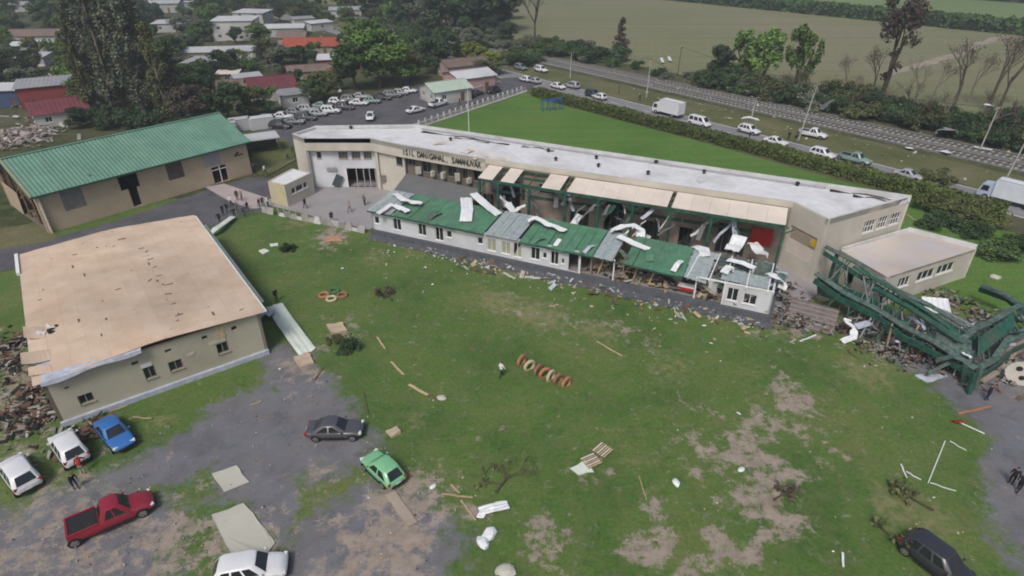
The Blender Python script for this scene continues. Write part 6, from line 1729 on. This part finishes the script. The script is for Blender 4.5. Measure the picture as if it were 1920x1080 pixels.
# ------------------------------------------------------------------ people
SKIN = mat('skin', (.36, .20, .13), .6, .1, 5); HAIR = mat('dark hair', (.02, .015, .012), .7, .2, 8)
def person_mesh(shirt, trousers, pose):
    """one skinned body: feet at z=0, facing -Y; returns mesh coloured by body zone"""
    walk, arm, lean = {'stand': (.02, .10, 0), 'walk': (.26, .22, .05), 'bend': (.10, .35, .35), 'hips': (.06, .05, 0)}[pose]
    J = {'pelvis': (0, lean * .3, .95), 'chest': (0, -lean * .35, 1.28), 'neck': (0, -lean * .7, 1.48), 'head': (0, -lean * .95 - .02, 1.60), 'crown': (0, -lean * 1.0 - .01, 1.71)}
    R = {'pelvis': .145, 'chest': .165, 'neck': .06, 'head': .095, 'crown': .075}
    E_ = [('pelvis', 'chest'), ('chest', 'neck'), ('neck', 'head'), ('head', 'crown')]
    for s, nm in ((-1, 'l'), (1, 'r')):
        w = walk * s
        J.update({nm + 'hip': (s * .10, lean * .3, .88), nm + 'knee': (s * .11, w * -.5 - .03, .48), nm + 'ank': (s * .11, -w + .03, .08), nm + 'toe': (s * .12, -w - .14, .04),
                  nm + 'sho': (s * .19, -lean * .55, 1.40), nm + 'elb': (s * (.26 + (.08 if pose == 'hips' else 0)), -lean * .55 + arm * s * .5, 1.12), nm + 'wri': (s * (.27 if pose != 'hips' else .16), -lean * .8 + arm * s * .6 - .12, .90), nm + 'han': (s * (.27 if pose != 'hips' else .15), -lean * .8 + arm * s * .6 - .16, .80)})
        R.update({nm + 'hip': .10, nm + 'knee': .065, nm + 'ank': .045, nm + 'toe': .04, nm + 'sho': .07, nm + 'elb': .048, nm + 'wri': .034, nm + 'han': .038})
        E_ += [('pelvis', nm + 'hip'), (nm + 'hip', nm + 'knee'), (nm + 'knee', nm + 'ank'), (nm + 'ank', nm + 'toe'), ('chest', nm + 'sho'), (nm + 'sho', nm + 'elb'), (nm + 'elb', nm + 'wri'), (nm + 'wri', nm + 'han')]
    ks = list(J); me = bpy.data.meshes.new('body')
    me.from_pydata([J[k] for k in ks], [(ks.index(a), ks.index(b)) for a, b in E_], [])
    o = bpy.data.objects.new('person_rig', me); COL.objects.link(o)
    md = o.modifiers.new('skin', 'SKIN'); md.use_smooth_shade = True
    for i, k in enumerate(ks):
        sv = me.skin_vertices[0].data[i]; sv.radius = (R[k], R[k]); sv.use_root = (k == 'pelvis')
    sb = o.modifiers.new('sub', 'SUBSURF'); sb.levels = 1; sb.render_levels = 1
    dg = bpy.context.evaluated_depsgraph_get(); dg.update()
    out = bpy.data.meshes.new_from_object(o.evaluated_get(dg))
    bpy.data.objects.remove(o); bpy.data.meshes.remove(me)
    out.name = 'person'
    out.materials.clear()
    for m in (shirt, trousers, SKIN, HAIR, M_PLASTIC): out.materials.append(m)
    for f in out.polygons:
        c = f.center
        mi = 0 if c.z > .93 else 1
        if c.z < .09: mi = 4
        if c.z > 1.47 and abs(c.x) < .14: mi = 2
        if c.z > 1.60 and (c.y > J['head'][1] - .02 or c.z > 1.68): mi = 3
        if abs(c.x) > .2 and c.z < .88 and c.z > .7: mi = 2
        f.material_index = mi; f.use_smooth = True
    return out
CL = {'black': mat('black cloth', (.018, .018, .02), .9), 'navy': mat('navy cloth', (.02, .03, .07), .9), 'white': mat('white cloth', (.72, .72, .70), .9), 'red': mat('red cloth', (.30, .03, .03), .9), 'grey': mat('grey cloth', (.14, .14, .15), .9), 'beige': mat('beige cloth', (.40, .33, .26), .9)}
PM = {}
def person(px, py, shirt, trousers, pose, rz, label, group=None, z=0.0):
    k = (shirt, trousers, pose)
    if k not in PM: PM[k] = person_mesh(CL[shirt], CL[trousers], pose)
    p = at(px, py, z)
    o = obj('person', PM[k], None, (p.x, p.y, z + .02), rz)
    tag(o, label, 'person', group)
person(940, 707, 'white', 'black', 'walk', 2.2, 'person in white shirt and dark trousers walking alone on the lawn')
GG = 'people gathered by the footpath'
for i, (px, py, s, t, ps, lb) in enumerate(((413, 419, 'black', 'black', 'walk', 'person in black in front of the fallen white panel, leftmost of the group'), (419, 404, 'navy', 'black', 'stand', 'person in navy second from the left in the footpath group'), (427, 400, 'black', 'navy', 'hips', 'person in black third from the left in the footpath group'),
        (441, 409, 'black', 'black', 'stand', 'person in black nearest the fence in the group middle'), (446, 398, 'grey', 'black', 'stand', 'person in grey in the middle of the footpath group'), (446, 376, 'black', 'black', 'stand', 'person in black standing at the back of the footpath group'), (454, 377, 'beige', 'grey', 'stand', 'person in beige top at the back of the footpath group'),
        (459, 406, 'navy', 'black', 'bend', 'person in navy stooping by the mesh fence'), (466, 398, 'black', 'black', 'walk', 'person in black right of the stooping one'), (488, 392, 'black', 'black', 'stand', 'person in black left of the pair by the annex'), (494, 389, 'black', 'grey', 'hips', 'person in black top right of the pair by the annex'), (503, 388, 'white', 'black', 'stand', 'person in white top at the annex corner'),
        (478, 325, 'navy', 'black', 'stand', 'person in navy far back by the hall corner'), (498, 328, 'white', 'navy', 'walk', 'person in white far back near the hall corner'), (435, 386, 'white', 'black', 'walk', 'person in white on the footpath behind the group'))):
    person(px, py, s, t, ps, i * 1.3, lb, GG, .05)
person(573, 391, 'black', 'black', 'walk', 1.0, 'person in black crossing the entrance court', None, .1); person(623, 417, 'black', 'navy', 'stand', .5, 'person in black at the broken wall', None, .05)
person(684, 385, 'grey', 'black', 'stand', 2.5, 'person in grey beside the skylight end of the wing', None, .1); person(656, 398, 'beige', 'grey', 'walk', 1.5, 'person in beige walking in the entrance court', None, .1)
person(1893, 908, 'black', 'black', 'stand', 2.4, 'person in black left of the pair at the right edge'); person(1906, 922, 'black', 'black', 'walk', 2.0, 'person in black right of the pair at the right edge')
person(1848, 750, 'black', 'navy', 'hips', .6, 'person in black under the collapsed steel frame corner'); person(157, 888, 'red', 'beige', 'bend', 3.6, 'person in red bending behind the white hatchback')
person(144, 917, 'black', 'navy', 'bend', 1.0, 'person in black crouching near the red pickup'); person(519, 566, 'black', 'black', 'stand', 1.0, 'person in black at the top of the fallen pale panel')
person(1199, 190, 'navy', 'black', 'walk', .5, 'person in navy on the verge left of the box truck'); person(1478, 262, 'black', 'black', 'stand', 0, 'person in black left of the leaning pole'); person(1490, 268, 'black', 'grey', 'stand', 2, 'person in black at the foot of the leaning pole')
person(862, 198, 'black', 'black', 'walk', 1, 'person in black walking on the street beside the low wall'); person(1404, 262, 'navy', 'black', 'stand', 1, 'person in navy standing in front of the white awning'); person(540, 300, 'grey', 'black', 'walk', 2, 'person in grey left of the school corner')

# ------------------------------------------------------------------ debris as things
def plank(a, b, w, label, m=M_WOOD, cat='plank', z=.08, th=.06, name='plank', lift=0.0):
    p, q = at(*a, z), at(*b, z)
    q = q + V(0, 0, lift); c = (p + q) / 2
    mb = MB(); n = 4; pts = [(p - c).lerp(q - c, i / n) + V(0, 0, .03 * math.sin(i * 2.1)) for i in range(n + 1)]
    for i in range(n): mb.bar(pts[i], pts[i + 1], w * (1 - .06 * (i % 2)), th)
    tag(mb.build(name, m, None, None, c), label, cat)
for a, b, w, lb, m in (((707, 632), (722, 654), .16, 'short pale plank on the lawn right of the shrub', M_WOOD), ((733, 678), (757, 703), .2, 'pale plank between the shrub and the long plank', M_WOOD), ((767, 721), (802, 741), .26, 'brown pale plank on the lawn left of the white chunk', M_WOOD), ((800, 738), (822, 748), .12, 'thin end of plank by the white chunk', M_WOODBROWN),
        ((828, 926), (887, 933), .13, 'long thin batten lying level right of the green car', M_WOOD), ((845, 908), (862, 925), .14, 'short batten above the level one', M_WOOD), ((864, 938), (892, 976), .13, 'slanting batten left of the white board', M_WOOD), ((731, 924), (774, 984), .75, 'broad brown door like plank behind the green car', M_BEIGEPANEL),
        ((1119, 640), (1167, 668), .14, 'long pale batten on the lawn below the wing', M_WOOD), ((1198, 893), (1212, 937), .08, 'thin stick standing out beside the bare patches', M_WOOD), ((900, 510), (926, 511), .2, 'yellowish plank left in front of the wing', M_WOOD), ((944, 511), (966, 523), .35, 'pale board in front of the broken wing windows', M_PALESLAB), ((984, 519), (1014, 522), .45, 'grey white board lying along the wing plinth', M_PALESLAB),
        ((1689, 870), (1700, 896), .1, 'white bent pipe on the lawn at the right', M_WHITESHEET), ((1699, 884), (1727, 900), .08, 'white pipe joined to the bent one', M_WHITESHEET), ((1772, 827), (1740, 906), .08, 'long pale fallen pole on the right lawn', M_PALEGREEN), ((1781, 827), (1812, 845), .07, 'short pale pole piece at the top of the long one', M_PALEGREEN), ((1744, 905), (1792, 921), .07, 'pale pole piece at the lower end of the long one', M_PALEGREEN),
        ((1797, 776), (1858, 762), .2, 'orange plank at the path edge below the steel frame', T_OR), ((1580, 1036), (1581, 1063), .14, 'short white stake near the bottom right', M_WHITESHEET), ((1030, 575), (1047, 571), .14, 'pale plank right of the wing debris on the lawn', M_WOOD), ((590, 712), (605, 690), .12, 'dark stake at the corner of the car park', M_WOODBROWN), ((470, 760), (490, 752), .1, 'thin batten on the grass below the stripped building', M_WOOD), ((205, 772), (240, 760), .1, 'splintered batten between the blue car and the wall', M_WOOD),
        ((1500, 640), (1530, 628), .16, 'white splintered board by the rubble steps', M_WHITESHEET), ((250, 782), (285, 785), .12, 'pale batten on the grass beside the blue car', M_WOOD), ((690, 775), (682, 735), .06, 'thin stick on the lawn above the sedan', M_WOODBROWN), ((1795, 432), (1840, 385), .16, 'pale fallen stem leaning in the bushes by the road', M_WOOD), ((1725, 418), (1700, 402), .2, 'pale stem at the school end wall', M_WOOD)):
    plank(a, b, w, lb, m, lift=.9 if 'leaning' in lb else 0)
h = thing('red_paddle_sign', 'red round sign on a pale post fallen at the path edge', 'sign', at(1797, 793), 0)
q = at(1845, 815) - at(1797, 793); MB().tube(V(0, 0, .1), q + V(0, 0, .1), .05, .05, 6).build('post', M_WHITEPAINT, h); MB().tube(V(-.05, 0, .12), V(-.05, .05, .2), .42, .42, 12).build('sign_plate', M_RED, h)
def flat_piece(pts, label, m=M_PALESLAB, name='fallen_board', cat='board', z=.08, th=.07, bend=.06):
    P_ = [at(*p, z) for p in pts]; c = sum(P_, Vector()) / len(P_); P_ = [p - c for p in P_]
    if sum(P_[i].x * P_[(i + 1) % len(P_)].y - P_[(i + 1) % len(P_)].x * P_[i].y for i in range(len(P_))) < 0: P_.reverse()
    D = []
    for i in range(len(P_)):
        a, b = P_[i], P_[(i + 1) % len(P_)]
        for k in range(4):
            t = a.lerp(b, k / 4); D.append(t + V(mnoise.noise(t * 1.7), mnoise.noise(t * 1.9 + V(5, 5))) * .12)
    mb = MB(); mb.prism([(p.x, p.y) for p in D], -th / 2, [th / 2 + bend * mnoise.noise(p) for p in D])
    tag(mb.build(name, m, None, None, c), label, cat)
flat_piece([(397, 889), (444, 873), (466, 904), (420, 923)], 'smaller pale slab lying on the car park')
flat_piece([(397, 966), (456, 944), (492, 985), (516, 1018), (500, 1038), (436, 1042)], 'larger pale slab above the white suv at the bottom')
flat_piece([(1068, 878), (1095, 864), (1115, 884), (1085, 890)], 'white board of the broken pallet on the lawn', M_PALEGREEN)
flat_piece([(484, 470), (495, 466), (506, 471), (493, 477)], 'small white board on the upper left lawn', M_PALEGREEN); flat_piece([(505, 457), (520, 456), (522, 461), (508, 462)], 'thin white board above the small one', M_PALEGREEN)
flat_piece([(1153, 545), (1180, 541), (1204, 555), (1170, 561)], 'teal roof sheet fallen on the lawn by the wing', M_GREENPALE)
flat_piece([(1716, 705), (1760, 695), (1778, 705), (1740, 718)], 'grey crumpled sheet on the path below the frame', M_MEMBRANE, bend=.4)
flat_piece([(612, 444), (636, 442), (642, 452), (610, 453)], 'orange brown board at the foot of the broken wall', mat('clay board', (.42, .24, .15), .9, .15, 1))
flat_piece([(612, 612), (640, 606), (652, 620), (625, 628)], 'pale clay mound on the lawn left of the planks', mat('pale clay', (.42, .34, .25), .95, .15, 1.5), 'clay_mound', 'mound', .1, .35, .3)
flat_piece([(722, 808), (742, 802), (752, 812), (735, 820)], 'small clay mound above the green car', MATS['pale clay'], 'clay_mound', 'mound', .1, .3, .25)
flat_piece([(550, 672), (578, 662), (590, 680), (562, 690)], 'broken clay slab at the foot of the fallen pale panel', MATS['pale clay'], 'clay_mound', 'mound', .1, .25, .2)
for i, (px, py, s, lb) in enumerate(((828, 746, .35, 'white chunk at the end of the long plank'), (918, 1001, .5, 'larger white chunk near the bottom centre'), (905, 1018, .45, 'grey white chunk below the larger one'), (948, 1071, .55, 'white chunk at the bottom edge'), (811, 912, .22, 'small white block right of the green car'), (1268, 905, .32, 'pale stone among the bare patches'), (1711, 993, .2, 'white ball like stone near the black suv'), (1390, 880, .25, 'white stone in the bare earth'), (545, 627, .2, 'white scrap beside the fallen pale panel'), (1865, 520, .5, 'white scrap on the lawn right of the annex'), (1370, 520, .5, 'white block inside the collapsed wing'))):
    bm = bmesh.new(); bmesh.ops.create_icosphere(bm, subdivisions=2, radius=s)
    for v in bm.verts: v.co = Vector((v.co.x * 1.25, v.co.y * .85, v.co.z * .55)) * (1 + .35 * mnoise.noise(v.co * 3 + V(i * 3, 0)))
    me = bpy.data.meshes.new('chunk'); bm.to_mesh(me); bm.free(); me.materials.append(M_WHITESHEET if i % 3 else M_PALESLAB)
    p = at(px, py, .1); tag(obj('rubble_chunk', me, None, (p.x, p.y, s * .3), i), lb, 'chunk')
# slatted pallets
for px, py, rz, lb in ((1108, 866, .5, 'broken slatted pallet next to the white board'), (1130, 846, .8, 'second slatted pallet behind the first')):
    h = thing('pallet', lb, 'pallet', at(px, py, .1), rz)
    for k in range(6): MB().box((0, -.5 + k * .2, .14), (1.2, .11, .03)).build('slat', M_CANOPY if k % 2 else M_WOOD, h)
    for x in (-.5, 0, .5): MB().box((x, 0, .07), (.1, 1.1, .1)).build('bearer', M_WOODBROWN, h)
# white boat shaped board
def sheet_thing(pts, w, label, m=M_WHITESHEET, side=None, fold=0.0, name='torn_sheet', cat='sheet'):
    P_ = [at(*p) for p in pts]
    Q_ = []
    for i in range(len(P_) - 1):
        for k in range(3): Q_.append(P_[i].lerp(P_[i + 1], k / 3))
    Q_.append(P_[-1])
    tag(bent_sheet(name, Q_, w, m, None, side, .04, fold), label, cat)
sheet_thing([(898, 958, .15), (925, 951, .4), (952, 945, .2)], .75, 'white boat shaped sheet on the lawn near the bottom centre'); sheet_thing([(896, 964, .1), (910, 966, .25)], .5, 'small white sheet at the tip of the boat shaped one')
sheet_thing([(385, 446, .2), (405, 428, .9), (436, 406, .5)], .9, 'long fallen white panel between stripped building and people', M_PALEGREEN)
sheet_thing([(514, 572, .35), (535, 603, .4), (556, 632, .3), (577, 660, .1)], 1.7, 'long pale panel fallen beside the stripped building', M_PALEGREEN)
sheet_thing([(478, 577, .9), (495, 590, .3), (512, 585, .9)], 1.2, 'crumpled grey sheets at the stripped building corner', M_MEMBRANE, None, .3)
sheet_thing([(1578, 640, .1), (1600, 632, .4), (1602, 615, 1.0), (1588, 602, 1.6), (1590, 598, 1.7)], .7, 'white s shaped sheet hanging by the collapsed frame')
sheet_thing([(1605, 612, 1.2), (1630, 605, 1.6), (1648, 618, .9)], .9, 'grey curved sheet behind the s shaped one', M_MEMBRANE)
sheet_thing([(1392, 221, 2.2), (1405, 219, 2.6), (1422, 224, 2.1)], 1.6, 'torn white awning beside the road pole')
sheet_thing([(1540, 205, 1.5), (1548, 196, 3.0), (1562, 187, 4.4)], 1.0, 'white sheet caught in the thicket left of the eucalyptus')
sheet_thing([(1835, 205, 4.0), (1848, 195, 5.2), (1858, 198, 5.2), (1856, 222, 2.0)], 1.1, 'hook shaped white sheet caught in the bare trees')
sheet_thing([(1800, 216, 3.2), (1806, 224, 2.4), (1812, 228, 2.2)], 1.1, 'white sheet caught in the thicket below the bare trees'); sheet_thing([(1760, 243, 1.5), (1775, 241, 2.0), (1792, 242, 1.4)], 2.6, 'grey roof sheet lying in the thicket', R_GREY)
for a, b, w, lb in (((1702, 276), (1712, 279), 1.0, 'white scrap beside the railway, left one'), ((1765, 282), (1782, 287), 1.2, 'white scrap beside the railway, right one'), ((1826, 275), (1860, 281), .6, 'long pale board behind the railway'), ((1240, 108), (1243, 117), .9, 'white upright sheet at the field edge, left one'), ((1254, 106), (1257, 114), .9, 'white upright sheet at the field edge, right one'), ((1700, 222), (1708, 222), 1.4, 'white scrap in the thicket left of the grey sheet')):
    sheet_thing([(*a, .3), (*b, .5)], w, lb)
# torn sheets on and around the wing roof
SG = 'torn white sheets on the wing roof'
for pts, w, lb, fold in (([(740, 362, 4.6), (756, 373, 4.9), (772, 378, 4.6), (791, 381, 4.5)], .9, 'curled white sheet at the left end of the green roof', .1), ([(708, 401, 3.9), (722, 391, 4.1), (735, 382, 4.3)], .7, 'white strip over the left skylight', 0), ([(738, 384, 4.3), (752, 390, 4.3), (765, 396, 4.2)], .9, 'pale sheet beside the left skylight strip', .1),
        ([(874, 371, 4.6), (876, 392, 4.6), (873, 415, 4.0)], 1.5, 'white rectangular sheet hanging down the green roof', 0), ([(888, 362, 5.6), (905, 378, 5.0), (922, 392, 4.6), (936, 402, 4.3)], 1.2, 'long grey white sheet slanting under the canopy', 0), ([(937, 368, 5.6), (950, 382, 4.6), (962, 395, 4.3), (985, 385, 5)], 1.0, 'bent white sheet between the first canopy columns', .15),
        ([(990, 414, 4.6), (1004, 407, 5.0), (1025, 419, 4.7), (1045, 426, 4.5), (1062, 433, 4.3)], .9, 'long white sheet along the middle green roof edge', .1), ([(1145, 432, 4.6), (1165, 424, 5.2), (1190, 422, 5.3), (1203, 432, 4.8), (1200, 445, 4.2)], 1.0, 'arched white sheet above the third green roof', .1), ([(1160, 442, 4.5), (1185, 454, 4.3), (1217, 467, 4.1)], 1.0, 'straight white sheet lying on the third green roof', 0),
        ([(1388, 442, 4.8), (1380, 458, 4.2), (1372, 468, 4.0)], 1.6, 'white torn sheet standing over the collapsed end', .2), ([(1366, 486, 4.1), (1390, 492, 4.3), (1416, 502, 4.2)], .9, 'long white sheet over the collapsed end', 0), ([(1357, 512, 3.9), (1367, 500, 4.3), (1376, 505, 4.1)], .9, 'small bent white sheet at the end wall', .2), ([(1440, 512, 4.0), (1455, 517, 4.2), (1470, 530, 3.4), (1466, 541, 2.8)], .9, 'white sheet drooping off the end of the wing', .1),
        ([(1410, 455, 3.2), (1425, 470, 3.0), (1440, 478, 2.6)], 1.4, 'grey sheet between canopy and wing', .2), ([(1300, 462, 4.0), (1320, 466, 4.3), (1322, 480, 4.0)], 1.2, 'white sheet folded over the last skylight', .15), ([(1050, 455, 2.4), (1075, 420, 2.6), (1088, 402, 3.2)], .9, 'grey sheet leaning behind the middle roof', .1)):
    P_ = [at(*p) for p in pts]; Q_ = []
    for i in range(len(P_) - 1):
        for k in range(3): Q_.append(P_[i].lerp(P_[i + 1], k / 3))
    Q_.append(P_[-1])
    tag(bent_sheet('torn_sheet', Q_, w, M_WHITESHEET, None, None, .04, fold), lb, 'sheet', SG)
# red and white table, cabinets in the open wing
h = thing('table', 'red and white table in the collapsed wing', 'table', LQ(uq(1283, 1.2), 1.0, .87), heading(Q0, Q1))
MB().box((0, 0, .74), (1.8, .9, .06)).build('table_top', M_WHITEPAINT, h); MB().box((0, -.47, .5), (1.7, .04, .4)).build('apron', M_RED, h)
for x in (-.8, .8):
    for y in (-.38, .38): MB().box((x, y, .36), (.06, .06, .7)).build('leg', M_STEEL, h)
for px, n, w, hh, m, lb in ((1205, 3.2, 1.6, 1.8, M_WOODBROWN, 'brown cupboard in the collapsed wing, left one'), (1240, 3.6, 1.4, 1.5, M_BEIGEPANEL, 'beige cupboard in the collapsed wing, right one'), (1330, 2.2, 1.0, 1.2, M_WHITEPAINT, 'white cabinet in the open end of the wing')):
    h = thing('cupboard', lb, 'cupboard', LQ(uq(px, 1.5), n, .87), heading(Q0, Q1) + .3)
    MB().box((0, 0, hh / 2), (w, .5, hh)).build('case', m, h)
    for s in (-1, 1): MB().box((s * w * .24, -.265, hh / 2), (w * .44, .03, hh * .92)).build('door', m, h)
# rubble steps at the end of the wing
h = thing('rubble_steps', 'grey brown steps strewn with brick at the end of the wing', 'steps', at(1520, 600), math.radians(-30))
for k in range(6):
    MB().box((0, 1.5 - k * .62, .5 - k * .085), (4.6, .62, 1.0 - k * .17)).build('step', mat('worn step', (.20, .17, .16), .9, .25, 1.5, dirt=.4), h)
    MB().box((0, 1.5 - k * .62 - .27, 1.0 - k * .17 + .012), (4.6, .08, .03)).build('nosing', M_CONCRETE, h)
# round white play panel with dark holes at the right edge
h = thing('play_panel', 'white round play panel with dark holes at the right edge', 'play equipment', at(1908, 722), -.5)
ring = []
for y in (-.08, .08): ring.append([Vector((1.35 * math.cos(a) * (1 + .04 * math.sin(3 * a)), y, 1.25 + 1.2 * math.sin(a))) for a in [2 * math.pi * k / 20 for k in range(20)]])
MB().loft(ring).build('disc', mat('weathered white board', (.60, .57, .50), .8, .1, 1.5, dirt=.4), h)
for x, z, r in ((-.45, 1.7, .26), (.5, 1.6, .3), (0, .85, .24), (.75, .9, .2)): MB().tube((x, -.1, z), (x, .1, z), r, r, 12).build('hole', M_DARK, h)

# ------------------------------------------------------------------ fallen branches
def branch(px, py, L, rz, label, leaf=F_OLIVE, n=40, seed=1):
    rng = random.Random(seed); tr, cr = MB(), MB()
    def grow(p, d, l, r, k):
        q = p + d * l; q.z = max(.05, q.z); tr.tube(p, q, r, r * .6, 5, False)
        if k == 0: leaf_quads(cr, q, (.35, .35, .25), n // 20, .24, rng); return
        for _ in range(3): grow(p.lerp(q, rng.uniform(.4, 1)), (d + Vector((rng.gauss(0, .5), rng.gauss(0, .5), rng.gauss(.05, .28)))).normalized(), l * rng.uniform(.5, .8), r * .55, k - 1)
    grow(Vector((0, 0, .15)), Vector((1, 0, .12)), L * .42, .09, 4)
    h = thing('fallen_branch', label, 'branch', at(px, py), rz)
    tr.build('stem', M_BARK, h); cr.build('twig_leaves', leaf, h)
branch(735, 565, 2.8, 2.2, 'brown fallen branch on the lawn right of the tyre ring', F_BROWN, 70, 3); branch(930, 925, 4.2, 1.0, 'long bare branch fallen above the white boat shaped sheet', F_OLIVE, 30, 5)
branch(1750, 960, 3.4, 2.4, 'twiggy branch on the right lawn above the black suv', F_OLIVE, 40, 8); branch(1690, 1005, 3.0, 3.6, 'thin twigs left of the black suv', F_OLIVE, 30, 11); branch(140, 815, 3.0, .6, 'pale splintered branches over the white hatchback', F_BROWN, 20, 14)
branch(640, 640, 2.6, 5.6, 'dark branch lying over the low shrub', F_DARK, 60, 17); branch(1820, 415, 4.5, .9, 'pale bare branches in the bushes by the road', F_OLIVE, 30, 19); branch(1450, 940, 2.2, .5, 'brown twigs on the bare earth', F_BROWN, 30, 23)

# ------------------------------------------------------------------ countless small debris
def scatter(name, label, n, region, size, mats, seed, zmax=.1, cat='debris', base=None):
    rng = random.Random(seed); mb = MB()
    k = 0
    while k < n:
        p, s = region(rng)
        l = size * s * rng.uniform(.35, 1.6)
        mb.m = rng.randrange(len(mats))
        R = Euler((rng.gauss(0, .35), rng.gauss(0, .35), rng.random() * 6.28)).to_matrix()
        mb.box((p.x, p.y, (p.z if len(p) > 2 else 0) + rng.random() * zmax + .03), (l, l * rng.uniform(.08, .6), rng.uniform(.02, .06) * (1 + s)), rot=R)
        k += 1
    o = mb.build(name, mats); o['kind'] = 'stuff'; tag(o, label, cat)
def reg_front(rng):
    u = rng.uniform(0, 50); n = -1.2 - rng.expovariate(.38)
    return LQ(u, n, 0), 1.0
def reg_lawn(rng):
    p = at(rng.uniform(520, 1880), rng.uniform(470, 1070)); return p, .8
def reg_blob(blobs):
    def f(rng):
        px, py, r, h_ = rng.choice(blobs); c = at(px, py); a = rng.random() * 6.28; q = r * abs(rng.gauss(0, .5))
        return V(c.x + q * math.cos(a), c.y + q * math.sin(a), max(0, h_ * (1 - q / r)) * rng.random()), 1.0
    return f
PALE = [M_PALESLAB, M_WOOD, M_PALESLAB, M_CONCRETE, M_WOOD, M_WHITESHEET, M_DIRTPATH]
scatter('scattered_splinters', 'pale splinters strewn along the front of the wing', 170, reg_front, .24, PALE + [M_GREENPALE], 31)
scatter('scattered_scraps', 'small pale scraps strewn over the lawn', 150, reg_lawn, .14, PALE + [M_WOODBROWN, M_DIRTPATH], 32)
RIGHT = [(1480, 575, 3.0, .9), (1500, 605, 2.5, .5), (1470, 600, 2.4, .6), (1540, 610, 2.5, .4), (1600, 620, 3, .4), (1660, 660, 3, .4), (1720, 670, 3, .4), (1780, 690, 3, .5), (1860, 700, 3.5, .5), (1890, 680, 3, .6), (1460, 545, 2.5, 1.2), (1700, 620, 3, .3), (1780, 565, 3.5, .3), (1850, 600, 3, .4)]
scatter('rubble_pile', 'brick and timber rubble around the collapsed frame and wing end', 1900, reg_blob(RIGHT), .42, [M_RUBBLE, M_BRICK, M_WOODBROWN, M_PLASTIC, M_PLASTIC, M_RUBBLE, M_GREENPALE, M_CONCRETE], 33, .2)
LEFT = [(25, 690, 3.5, .5), (60, 740, 3, .5), (30, 780, 3, .5), (85, 780, 2, .4), (20, 650, 3, .5), (60, 800, 2.5, .3), (130, 830, 2.2, .5), (160, 815, 1.8, .5), (100, 620, 2, .3)]
scatter('rubble_pile', 'brown rubble and planks left of the stripped building', 900, reg_blob(LEFT), .55, [M_RUBBLE, M_BRICK, M_WOODBROWN, M_PLASTIC, M_DARK, M_WOODBROWN, M_CONCRETE], 34, .2)
PINK = [(35, 250, 7, .7), (60, 260, 6, .5), (20, 270, 6, .5), (75, 245, 5, .5)]
mat('pink plaster', (.36, .27, .26), .9, .15, 1)
scatter('rubble_pile', 'pink rubble heap of a destroyed house at the left edge', 800, reg_blob(PINK), 1.0, [M_RUBBLE, M_CONCRETE, M_RUBBLE, M_PALESLAB, mat('pink plaster', (.36, .27, .26), .9, .15, 1), MATS['pink plaster'], M_WOODBROWN], 35, .4)
def reg_inside(rng):
    return LQ(rng.uniform(uq(1090), uq(1440)), rng.uniform(.2, 5.2), .86), 1.0
scatter('rubble_pile', 'broken boards and plaster inside the collapsed wing', 420, reg_inside, .8, [M_WOODBROWN, M_BEIGEPANEL, M_RUBBLE, M_PALESLAB, M_DARK, M_WOOD], 36, .6)
def reg_court(rng):
    u = rng.uniform(16, 50); return LQ(u, rng.uniform(5.6, 12.0), .1), 1.0
scatter('rubble_pile', 'torn sheets and boards in the court behind the wing', 700, reg_court, .9, [M_MEMBRANE, M_STEEL, M_GREENPALE, M_PALESLAB, M_SLAB, M_WHITESHEET], 37, .7)
def reg_town(rng):
    p = at(rng.uniform(0, 640), rng.uniform(20, 235)); return p, 1.0
scatter('scattered_scraps', 'pale scraps strewn through the gardens of the town', 500, reg_town, 1.1, [R_WHITE, R_GREY, H_WHITE, H_BEIGE, R_BROWN], 38, .5)
def reg_base(rng):
    return LQ(rng.uniform(8, 49), -rng.uniform(.3, 2.2), .05), 1.0
scatter('scattered_splinters', 'mixed wreckage along the plinth of the wing', 300, reg_base, .34, [M_WOOD, M_PALESLAB, M_WOODBROWN, M_GREENPALE, M_MEMBRANE, M_RUBBLE], 41, .15)
scatter('scattered_boards', 'larger boards and sheet pieces along the wing and its end', 75, lambda rng: (LQ(rng.uniform(14, 53), -rng.uniform(.5, 3.4), .05), 1.0), .85, [M_WOOD, M_PALESLAB, M_WOODBROWN, M_GREENPALE, M_MEMBRANE, M_WOODBROWN], 43, .2)
def reg_verge(rng):
    return along(rng.uniform(40, 135), rng.uniform(5, 36)), 1.0
scatter('scattered_scraps', 'pale scraps along verge and railway', 170, reg_verge, .5, PALE, 39)
def reg_lot(rng):
    p = at(rng.uniform(0, 860), rng.uniform(700, 1075)); return p, .7
scatter('scattered_scraps', 'small scraps on the car park', 350, reg_lot, .14, [M_RUBBLE, M_WOOD, M_PALESLAB, M_WOODBROWN], 40)

# ------------------------------------------------------------------ moist air
hz = MB(); hz.prism([(-3200, -300), (3200, -300), (3200, 4200), (-3200, 4200)], -1.2, 46.0)
hm = bpy.data.materials.new('haze'); hm.use_nodes = True
hn = hm.node_tree; hn.nodes.clear()
ho = hn.nodes.new('ShaderNodeOutputMaterial'); hv = hn.nodes.new('ShaderNodeVolumePrincipled')
hv.inputs['Color'].default_value = (.80, .86, .90, 1); hv.inputs['Density'].default_value = .0006; hv.inputs['Anisotropy'].default_value = .2
hn.links.new(hv.outputs[0], ho.inputs['Volume'])
o = hz.build('haze', hm); o['kind'] = 'stuff'; tag(o, 'thin moist haze over the whole place', 'haze')
